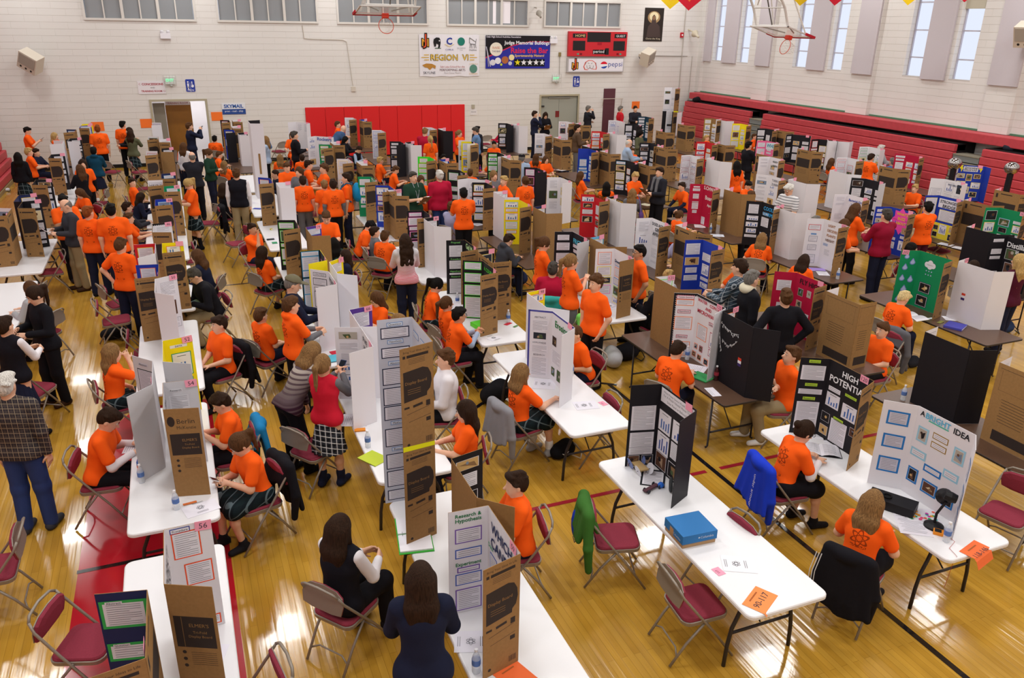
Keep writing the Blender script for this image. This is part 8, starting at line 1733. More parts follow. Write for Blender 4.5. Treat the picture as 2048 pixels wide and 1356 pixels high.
(3.29, 12.61, 85, 1.66, 'stand', 'fwd', 0.014, {'top': 'stripepink', 'sleeve': 'long', 'hair': 'curly', 'hc': 'dark', 'legs': 'navy', 'shoes': 'black', 'f': 0}, 'person with curly hair in pink and grey striped sweater'),
(5.38, 13.67, 10, 1.6, 'sit', 'table', 0.014, {'top': 'dkgrey', 'sleeve': 'long', 'hc': 'dark', 'lean': 18, 'nod': 25, 'extra': ('hood',)}, 'person in dark grey hooded top writing at the yellow fronted board'),
(3.34, 11.46, -10, 1.56, 'sit', 'read', 0.011, {'hair': 'pony', 'hc': 'black', 'legs': 'plaid', 'bottom': 'skirt', 'nod': 25, 'lean': 10}, 'person with black ponytail reading a book at the Proposal board'),
(3.24, 10.03, 0, 1.55, 'sit', 'up', 0.011, {'hc': 'black', 'under': 'lblue', 'collar': 'lblue', 'skin': 'm', 'glasses': 1, 'lean': 12, 'legs': 'black'}, 'person in orange shirt over pale blue sleeves holding something up'),
(2.46, 11.12, 200, 1.52, 'sit', 'phone', 0.011, {'hair': 'bob', 'glasses': 1, 'nod': 25}, 'person with glasses and brown hair in orange shirt with clasped hands'),
(2.55, 10.1, 170, 1.5, 'sit', 'lap', 0.011, {'hair': 'bob', 'hc': 'lbrown', 'nod': 40, 'top': 'grey', 'f': 0}, 'person with parted blond hair behind the tall pale blue board'),
(1.14, 14.18, 30, 1.56, 'sit', 'lap', 0.014, {'hair': 'long', 'hc': 'dark', 'legs': 'plaid', 'bottom': 'skirt', 'f': 0}, 'person with long dark hair and plaid skirt seated at the third row'),
(1.17, 10.57, -5, 1.76, 'stand', 'fwd', 0.011, {'top': 'navy', 'sleeve': 'long', 'hair': 'cap', 'hc': 'grey', 'legs': 'navy', 'extra': ('camo',), 'nod': 20}, 'person in camouflage cap and navy shirt'),
(1.09, 10.07, 15, 1.62, 'stand', 'fwd', 0.011, {'legs': 'black', 'under': 'grey', 'extra': ('hood',), 'f': 0}, 'person in orange shirt over grey hooded top beside the camouflage cap'),
(0.23, 13.08, 195, 1.78, 'sit', 'write', 0.014, {'top': 'black', 'sleeve': 'jacket', 'hc': 'dgrey', 'glasses': 1, 'lean': 20, 'nod': 30, 'legs': 'khaki'}, 'balding person with glasses in black jacket writing on blue paper'),
(0.21, 14.19, 160, 1.64, 'sit', 'write', 0.014, {'top': 'navy', 'sleeve': 'long', 'hair': 'long', 'lean': 15, 'f': 0}, 'person with long brown hair in navy writing behind the balding writer'),
(2.46, 13.6, 180, 1.5, 'sit', 'lap', 0.014, {'top': 'navy', 'sleeve': 'long', 'hair': 'bob', 'hc': 'dark', 'f': 0}, 'person with brown hair behind the HYPOTHESIS board'),
(0.77, 10.95, 30, 1.5, 'sit', 'lap', 0.011, {'f': 0}, 'person in orange shirt mostly hidden behind the camouflage cap wearer'),
(5.44, 11.86, -10, 1.62, 'stand', 'fwd', 0.014, {'hair': 'pony', 'legs': 'maroon', 'nod': 25, 'collar': 'lav'}, 'person with brown ponytail in orange shirt and maroon trousers'),
(5.36, 10.6, -5, 1.66, 'stand', 'chest', 0.011, {'hair': 'pony', 'hc': 'lbrown', 'legs': 'grey', 'collar': 'white', 'headband': 1}, 'person with black headband and ponytail, hands at chest'),
(5.38, 11.31, 60, 1.76, 'sit', 'lap', 0.011, {'top': 'crimson', 'sleeve': 'short', 'hc': 'dgrey', 'legs': 'khaki', 'lean': 8, 'f': 0}, 'person in crimson polo shirt seated with back to the camera'),
(5.15, 9.4, 195, 1.7, 'stand', 'pocket', 0.011, {'hair': 'curlys', 'legs': 'black'}, 'person with curly brown hair, orange shirt and black trousers, hand in pocket'),
(6.73, 10.14, 110, 1.66, 'sit', 'fwd', 0.011, {'top': 'puffer', 'sleeve': 'long', 'hc': 'black', 'legs': 'black', 'f': 0}, 'person in black quilted jacket seated with back to the camera'),
(6.61, 10.68, 170, 1.68, 'stand', 'pocket', 0.011, {'hc': 'black', 'legs': 'navy', 'skin': 'm', 'glasses': 1}, 'person with black hair and glasses, orange shirt, hands in pockets'),
(8.61, 12.41, 195, 1.78, 'sit', 'table', 0.014, {'top': 'lav', 'sleeve': 'short', 'hc': 'dgrey', 'nod': 15}, 'bearded person in pale lavender shirt behind the neon sheet board'),
(8.61, 10.65, 180, 1.55, 'sit', 'table', 0.014, {'nod': 20, 'f': 0}, 'person in orange shirt bowed behind board 125'),
(3.35, 10.58, 10, 1.5, 'sit', 'lap', 0.011, {'hair': 'pony', 'f': 0}, 'person in orange shirt by teal jacket left of the Erosion board'),
(8.61, 14.48, 175, 1.5, 'sit', 'table', 0.014, {'hc': 'red'}, 'person with reddish hair behind the black polka dot board'),
(12.5, 24.71, -20, 1.8, 'stand', 'clip', 0.018, {'top': 'brown', 'sleeve': 'long', 'hc': 'dark', 'legs': 'grey', 'f': 0}, 'bearded person in brown sweater with arms folded'),
(13.72, 25.62, 90, 1.6, 'sit', 'fwd', 0.018, {'hair': 'bun', 'hc': 'lbrown', 'f': 0}, 'person with hair in bun seen from behind right of the brown sweater'),
(10.14, 22.77, 60, 1.5, 'sit', 'fwd', 0.018, {'hair': 'long', 'f': 0}, 'person with brown hair in orange shirt below the brown sweater wearer'),
(12.5, 21.33, -20, 1.76, 'stand', 'fwd', 0.018, {'top': 'lblue', 'sleeve': 'long', 'hair': 'bald', 'hc': 'white', 'nod': 25, 'legs': 'navy', 'f': 0}, 'old balding person in light blue shirt'),
(13.69, 23.05, -90, 1.5, 'sit', 'fwd', 0.018, {'f': 0}, 'person in orange shirt facing the camera below the light blue shirt'),
(14.13, 22.72, 110, 1.55, 'sit', 'fwd', 0.018, {'hc': 'black', 'lean': 18, 'collar': 'lav', 'f': 0}, 'person in orange shirt leaning with back to the camera beside light blue shirt'),
(14.5, 24.01, -60, 1.64, 'stand', 'clip', 0.018, {'top': 'olive', 'sleeve': 'jacket', 'hair': 'long', 'hc': 'black', 'legs': 'black', 'nod': 25, 'f': 0}, 'person with long black hair in olive jacket'),
(10.31, 17.16, -80, 1.58, 'stand', 'fwd', 0.014, {'hc': 'blond', 'legs': 'navy', 'nod': 25, 'collar': 'lav', 'f': 0}, 'blond person in orange shirt showing a paper'),
(10.7, 16.65, 190, 1.76, 'stand', 'clip', 0.014, {'top': 'suit', 'sleeve': 'jacket', 'hc': 'dark', 'legs': 'black', 'glasses': 1, 'shoes': 'black', 'f': 0}, 'person in black coat with grey scarf and glasses, name badge'),
(10.01, 16.69, 50, 1.62, 'sit', 'fwd', 0.014, {'top': 'grey', 'sleeve': 'long', 'hair': 'curly', 'hc': 'lbrown', 'legs': 'black', 'f': 0}, 'person with curly blond-grey hair in grey top carrying a purple bag'),
(9.92, 17.83, 60, 1.55, 'sit', 'fwd', 0.018, {'hair': 'long', 'hc': 'black', 'f': 0}, 'person with straight black hair in orange shirt right of the ELECTRONICS board'),
(10.01, 19.45, -10, 1.52, 'sit', 'fwd', 0.018, {'hair': 'long', 'f': 0}, 'person with brown hair in orange shirt left of the light blue sheet board'),
(11.97, 17.33, 185, 1.55, 'sit', 'lean', 0.018, {'hc': 'dark', 'lean': 15, 'under': 'navy', 'f': 0}, 'person with green headband in orange shirt over navy sleeves'),
(9.84, 14.43, 5, 1.52, 'sit', 'table', 0.014, {'hair': 'bun', 'nod': 20}, 'person in orange shirt with glasses on head at the crimson board'),
(7.33, 25.2, 55, 1.78, 'stand', 'fwd', 0.018, {'top': 'crimson', 'sleeve': 'long', 'hc': 'lbrown', 'legs': 'jeans', 'nod': 25, 'f': 0}, 'person in crimson polo and jeans before the red wall mats'),
(7.35, 24.69, 90, 1.6, 'stand', 'down', 0.018, {'hair': 'pony', 'hc': 'blond', 'legs': 'black', 'f': 0}, 'person with blond braid in orange shirt before the red wall mats'),
(8.74, 25.94, -60, 1.58, 'stand', 'fwd', 0.018, {'hair': 'pony', 'hc': 'lbrown', 'legs': 'black', 'f': 0}, 'person in orange shirt at right end of the red mats'),
(9.12, 25.34, 150, 1.74, 'stand', 'fwd', 0.018, {'top': 'blue', 'sleeve': 'long', 'hc': 'dgrey', 'legs': 'jeans', 'glasses': 1, 'nod': 20, 'f': 0}, 'person in blue denim shirt with glasses by the yellow board'),
(9.36, 25.91, 20, 1.7, 'stand', 'down', 0.018, {'top': 'suit', 'sleeve': 'jacket', 'hc': 'black', 'legs': 'black', 'f': 0}, 'person in dark jacket behind the denim shirt wearer'),
(9.84, 25.65, -100, 1.6, 'sit', 'fwd', 0.018, {'hc': 'black', 'skin': 'm', 'lean': 14, 'f': 0}, 'smiling person with black hair in orange shirt, leaning'),
(11.44, 28.94, 180, 1.6, 'sit', 'table', 0.018, {'top': 'crimson', 'sleeve': 'long', 'hc': 'black', 'f': 0}, 'person in crimson hidden behind tall black board'),
(12.86, 29.1, -20, 1.8, 'stand', 'face', 0.018, {'top': 'navy', 'sleeve': 'long', 'hc': 'dark', 'legs': 'navy', 'f': 0}, 'person in navy suit with hand at face by the grey doors'),
(13.66, 29.87, -100, 1.66, 'stand', 'clip', 0.018, {'top': 'black', 'sleeve': 'long', 'hair': 'long', 'hc': 'dark', 'legs': 'black', 'nod': 25, 'f': 0}, 'person in black with long dark hair reading papers by the grey doors'),
(11.48, 23.6, -110, 1.52, 'sit', 'fwd', 0.018, {'hair': 'long', 'hc': 'dark', 'skin': 'm', 'f': 0}, 'smiling person with long dark hair in orange shirt, fourth row'),
(10.22, 22.21, -80, 1.52, 'sit', 'fwd', 0.018, {'hair': 'long', 'glasses': 1, 'f': 0}, 'person with glasses and long brown hair facing the camera'),
(7.33, 23.26, -80, 1.55, 'sit', 'fwd', 0.018, {'hc': 'black', 'glasses': 1, 'top': 'black', 'sleeve': 'long', 'f': 0}, 'person with glasses and black hair behind the bright green framed board'),
(8.61, 22.57, 180, 1.5, 'sit', 'table', 0.018, {'hc': 'blond', 'f': 0}, 'person in orange shirt reaching left behind the bright green framed board'),
(7.29, 20.74, 60, 1.5, 'sit', 'fwd', 0.018, {'f': 0}, 'person in orange shirt seen from behind below the yellow front board'),
(4.8, 17.52, -70, 1.8, 'stand', 'clip', 0.014, {'top': 'green', 'sleeve': 'short', 'hc': 'dgrey', 'legs': 'jeans'}, 'person in dark green polo shirt with lanyard'),
(5.43, 17.56, 95, 1.8, 'stand', 'down', 0.014, {'top': 'crimson', 'sleeve': 'long', 'hc': 'white', 'legs': 'jeans', 'f': 0}, 'white-haired person in crimson shirt and jeans seen from behind'),
(5.1, 17.94, -90, 1.62, 'stand', 'down', 0.014, {'hair': 'bun'}, 'person facing the camera between green polo and crimson shirt'),
(5.4, 15.79, 80, 1.72, 'stand', 'fwd', 0.014, {'hc': 'black', 'legs': 'black', 'collar': 'lav', 'skin': 'm', 'f': 0}, 'tall person with black hair in orange shirt before the Question board'),
(5.38, 23.48, 5, 1.5, 'sit', 'table', 0.018, {'hc': 'blond', 'lean': 8, 'f': 0}, 'person with fair hair in orange shirt, seated left in fourth row'),
(5.38, 21.93, -10, 1.5, 'sit', 'table', 0.018, {'lean': 12, 'nod': 20, 'f': 0}, 'person in orange shirt holding a bottle at the brown tables'),
(5.36, 16.47, 30, 1.7, 'sit', 'table', 0.014, {'top': 'lav', 'sleeve': 'long', 'f': 0}, 'person in lavender shirt partly behind the tall black-haired person'),
(3.34, 15.1, 0, 1.5, 'sit', 'lap', 0.014, {'hc': 'dark', 'top': 'grey', 'f': 0}, 'person with dark hair behind board 88'),
(6.97, 17.46, 185, 1.6, 'stand', 'hip', 0.014, {'hc': 'blond', 'legs': 'navy', 'look': 20, 'collar': 'lav', 'f': 0}, 'blond person in orange shirt with hand on hip'),
(6.91, 17.96, -80, 1.64, 'stand', 'down', 0.014, {'top': 'grey', 'sleeve': 'long', 'hair': 'pony', 'hc': 'lbrown', 'legs': 'black', 'f': 0}, 'person in grey top facing the camera beside the blond person'),
(7.39, 17.17, 95, 1.62, 'stand', 'down', 0.014, {'hair': 'bun', 'legs': 'black', 'f': 0}, 'person with brown bun in orange shirt seen from behind at the fourth row'),
(8.55, 20.13, 60, 1.66, 'stand', 'down', 0.018, {'top': 'lblue', 'sleeve': 'long', 'hair': 'cap', 'hc': 'grey', 'legs': 'navy', 'f': 0}, 'person in black cap and light blue shirt'),
(8.57, 20.81, 100, 1.45, 'sit', 'lap', 0.018, {'hair': 'curly', 'hc': 'black', 'top': 'black', 'f': 0}, 'person with curly black hair below the black cap wearer'),
(5.31, 29.18, -20, 1.6, 'stand', 'fwd', 0.018, {'legs': 'black', 'f': 0}, 'person in orange shirt at left end of the red mats'),
(5.05, 28.5, 20, 1.74, 'stand', 'fwd', 0.018, {'top': 'denim', 'sleeve': 'long', 'hair': 'none', 'lean': 50, 'legs': 'navy', 'f': 0}, 'person in blue jacket bending down before the red mats'),
(5.31, 28.01, -30, 1.55, 'sit', 'table', 0.018, {'top': 'black', 'sleeve': 'long', 'hair': 'long', 'hc': 'black', 'nod': 20, 'f': 0}, 'person with black hair in black cardigan below the bent person'),
(5.22, 26.11, -40, 1.5, 'sit', 'table', 0.018, {'top': 'vest', 'sleeve': 'vest', 'under': 'lblue', 'hc': 'dark', 'nod': 30, 'lean': 16, 'f': 0}, 'person in black vest bowed over a table near the red mats'),
(16.0, 30.71, 0, 1.78, 'stand', 'face', 0.018, {'top': 'suit', 'sleeve': 'jacket', 'hc': 'grey', 'legs': 'black', 'f': 0}, 'grey-haired person in dark suit drinking by the back wall'),
(17.31, 30.32, -10, 1.78, 'stand', 'down', 0.018, {'top': 'red', 'sleeve': 'long', 'hc': 'grey', 'legs': 'black', 'f': 0}, 'grey-haired person in red jacket by the back wall'),
(17.94, 30.19, -100, 1.78, 'stand', 'fwd', 0.018, {'top': 'suit', 'sleeve': 'jacket', 'hc': 'dark', 'legs': 'black', 'f': 0}, 'dark-haired person in black suit and pale shirt by the back wall'),
(18.22, 30.9, -80, 1.6, 'sit', 'fwd', 0.018, {'top': 'grey', 'sleeve': 'long', 'hair': 'curly', 'hc': 'grey', 'f': 0}, 'person with curly grey hair below the red jacket wearer'),
(15.81, 19.89, 0, 1.76, 'stand', 'fwd', 0.018, {'top': 'black', 'sleeve': 'jacket', 'hc': 'black', 'legs': 'black', 'f': 0}, 'person in black leather jacket left of the WHICH sign'),
(13.7, 17.63, 80, 1.62, 'stand', 'down', 0.018, {'hair': 'long', 'hc': 'black', 'legs': 'black', 'f': 0}, 'person with long black hair in orange shirt near the pink banded board'),
(14.44, 18.33, -60, 1.5, 'sit', 'fwd', 0.018, {'hc': 'lbrown', 'f': 0}, 'person in orange shirt next to the long black hair'),
(18.08, 25.18, -60, 1.5, 'sit', 'fwd', 0.018, {'hc': 'blond', 'f': 0}, 'fair-haired person above the red front board'),
(20.1, 25.02, -60, 1.5, 'sit', 'fwd', 0.018, {'f': 0}, 'person peeking over a black board by the right bleachers'),
(18.54, 19.29, -10, 1.55, 'sit', 'fwd', 0.018, {'hair': 'long', 'glasses': 1, 'f': 0}, 'person with glasses and brown hair in orange shirt near right bleachers'),
(18.35, 17.63, 10, 1.62, 'stand', 'fwd', 0.018, {'hc': 'dark', 'legs': 'navy', 'nod': 15, 'f': 0}, 'person in orange shirt with dark hair before the green framed sheets'),
(12.28, 13.87, 190, 1.78, 'stand', 'clip', 0.014, {'top': 'stripewhite', 'sleeve': 'short', 'hc': 'white', 'glasses': 1, 'nod': 30, 'legs': 'khaki'}, 'white-haired person in striped white polo shirt'),
(13.63, 17.01, -80, 1.5, 'sit', 'table', 0.018, {'hc': 'black', 'nod': 30, 'f': 0}, 'person with black hair bowed left of the TURBU board'),
(11.42, 14.08, 85, 1.62, 'stand', 'down', 0.014, {'under': 'black', 'extra': ('hood',), 'legs': 'black', 'f': 0}, 'person in orange shirt over black hooded top seen from behind'),
(12.5, 12.18, -5, 1.66, 'stand', 'fwd', 0.014, {'hair': 'long', 'glasses': 1, 'nod': 20, 'legs': 'black', 'collar': 'white'}, 'person with glasses and long brown hair before the Bacterial Growth board'),
(11.42, 11.39, -20, 1.6, 'stand', 'fwd', 0.014, {'hair': 'long', 'legs': 'black', 'lean': 10, 'f': 0}, 'person with brown hair in orange shirt right of the LIGHT DECIDES board'),
(12.44, 13.13, 10, 1.5, 'sit', 'table', 0.014, {'hc': 'grey', 'f': 0}, 'person in orange shirt behind the striped polo wearer'),
(12.22, 11.11, 90, 1.8, 'stand', 'fwd', 0.014, {'top': 'fleece', 'sleeve': 'long', 'hc': 'dgrey', 'legs': 'navy', 'f': 0}, 'grey-haired person in crimson fleece seen from behind'),
(13.88, 11.64, 80, 1.72, 'stand', 'fwd', 0.014, {'hc': 'black', 'legs': 'maroon', 'f': 0}, 'person in orange shirt before the STRONGEST BRIDGE board'),
(17.56, 15.23, 200, 1.52, 'sit', 'fwd', 0.018, {'hc': 'blond', 'f': 0}, 'fair-haired person in orange shirt behind the grey hat'),
(14.44, 12.53, 10, 1.7, 'sit', 'fwd', 0.014, {'top': 'cream', 'sleeve': 'long', 'hc': 'grey', 'extra': ('hat',), 'f': 0}, 'person in grey brimmed hat'),
(20.06, 18.4, 90, 1.74, 'sit', 'fwd', 0.018, {'top': 'steelb', 'sleeve': 'long', 'hc': 'grey', 'f': 0}, 'grey-haired person in bright blue shirt seen from behind'),
(20.12, 17.85, 80, 1.7, 'sit', 'fwd', 0.018, {'top': 'grey', 'sleeve': 'long', 'hc': 'grey', 'f': 0}, 'grey-haired person right of the bright blue shirt'),
(20.11, 18.96, -20, 1.62, 'stand', 'fwd', 0.018, {'top': 'lgrey', 'sleeve': 'long', 'hc': 'white', 'legs': 'black', 'f': 0}, 'white-haired person in pale patterned top by right bleachers'),
(12.44, 10.59, -60, 1.58, 'sit', 'fwd', 0.014, {'top': 'black', 'sleeve': 'long', 'hair': 'curly', 'hc': 'black', 'skin': 'm'}, 'smiling person with curly dark hair behind the green raindrop board'),
(12.44, 9.27, -5, 1.62, 'sit', 'table', 0.014, {'top': 'black', 'sleeve': 'long', 'hair': 'bun', 'hc': 'dark', 'collar': 'orange'}, 'person with dark bun and bow in black jacket behind the white board back'),
(12.14, 8.3, 95, 1.66, 'stand', 'fwd', 0.014, {'top': 'maroon', 'sleeve': 'long', 'hair': 'long', 'hc': 'blond', 'legs': 'navy', 'f': 0}, 'person with long blond hair in maroon sweater at right edge'),
(9.87, 8.51, 0, 1.56, 'sit', 'read', 0.014, {'hc': 'pale', 'lean': 14, 'nod': 30, 'legs': 'navy', 'f': 0}, 'very fair-haired person in orange shirt reading at the green raindrop board'),
(8.61, 7.53, 185, 1.52, 'sit', 'lap', 0.011, {'collar': 'white', 'legs': 'black'}, 'person in orange shirt behind the big brown cardboard back'),
(10.17, 12.11, 40, 1.58, 'sit', 'write', 0.014, {'hair': 'long', 'hc': 'lbrown', 'lean': 22, 'f': 0}, 'person with long fair hair writing at the COOLER board'),
(9.84, 10.64, 20, 1.58, 'sit', 'write', 0.014, {'hair': 'long', 'hc': 'dark', 'lean': 22, 'f': 0}, 'person with long dark hair writing at the LIGHT DECIDES board'),
(7.36, 9.13, 125, 1.8, 'stand', 'fwd', 0.011, {'top': 'pattern', 'sleeve': 'long', 'hc': 'dark', 'legs': 'dkgrey', 'f': 0}, 'person in leafy patterned shirt seen from behind'),
(7.29, 10.83, 10, 1.4, 'sit', 'fwd', 0.014, {'hc': 'blond', 'top': 'lgrey', 'sleeve': 'long', 'f': 0}, 'small fair-haired person left of the patterned shirt'),
(7.21, 8.65, -20, 1.78, 'stand', 'down', 0.011, {'top': 'black', 'sleeve': 'jacket', 'hc': 'grey', 'legs': 'black', 'collar': 'cream', 'look': 20}, 'grey-haired person in black jacket with cream hood'),
(7.24, 7.96, 70, 1.72, 'stand', 'hip', 0.011, {'top': 'black', 'sleeve': 'long', 'legs': 'black', 'f': 0}, 'person in black jacket before the FLY HIGH board')]
CHAIRS_DATA = [
(-1.15, 5.75, -22, 'empty maroon folding chair at bottom left beside the navy board'),
(-1.28, 13.41, 5, 'empty maroon folding chair left of the person with hand on hip'),
(-1.25, 14.28, 20, 'maroon folding chair directly behind the person with hand on hip'),
(-0.79, 11.82, 0, 'maroon folding chair left of the DATA board table end'),
(-2.5, 16.68, -165, 'dark padded folding chair at the near end of far left row'),
(-2.6, 14.67, 170, 'maroon folding chair behind the clipboard holder'),
(0.97, 8.15, 35, 'maroon folding chair in front of the red varsity sweater wearer'),
(3.35, 5.5, -20, 'maroon folding chair holding a green jacket and blue drawstring bag'),
(3.52, 4.43, -5, 'empty maroon folding chair at front left of the shoebox table'),
(4.12, 4.87, 185, 'maroon folding chair pushed under the right side of the shoebox table'),
(4.25, 7.58, 180, 'maroon folding chair right of the Erosion board table'),
(7.27, 4.43, 195, 'empty maroon folding chair with tan back at right edge'),
(0.95, 17.69, 200, 'empty tan backed folding chair beside the person resting chin on hand'),
(-0.18, 16.63, 185, 'maroon folding chair right of the HAVE Y board table'),
(-2.0, 27.71, 60, 'folding chair beside the teal hooded top wearer'),
(-1.24, 27.48, 20, 'maroon folding chair left of the second row near the back wall'),
(-1.04, 24.65, 0, 'maroon folding chair behind the seated person left of HAVE Y board'),
(-2.07, 22.95, 170, 'folding chair between the bowed person and orange shirts at far left'),
(3.39, 30.6, 120, 'black folding chair near the back wall left of Rocketry board'),
(0.5, 19.82, 185, 'chair with black jacket right of the ponytail reader'),
(2.85, 19.98, 100, 'brown folding chair behind the orange shirt group'),
(11.3, 30.36, 90, 'brown chair right of the denim shirt person'),
(-2.13, 10.94, 60, 'maroon folding chair behind the navy skirt wearer'),
(-0.01, 4.59, 190, 'maroon folding chair cut off by the bottom edge'),
(15.24, 12.25, 100, 'maroon draped chair behind the STRONGEST BRIDGE person'),
(9.23, 8.05, 185, 'folding chair under the grey jacket right of the cardboard back'),
(4.1, 14.34, 60, 'dark chair beside the striped sweater person'),
(-1.94, 7.01, 180, 'folding chair leg end at the left edge, upper'),
(5.4, 10.5, 110, 'folding chair under the light green cloth over the chair of quilted')]
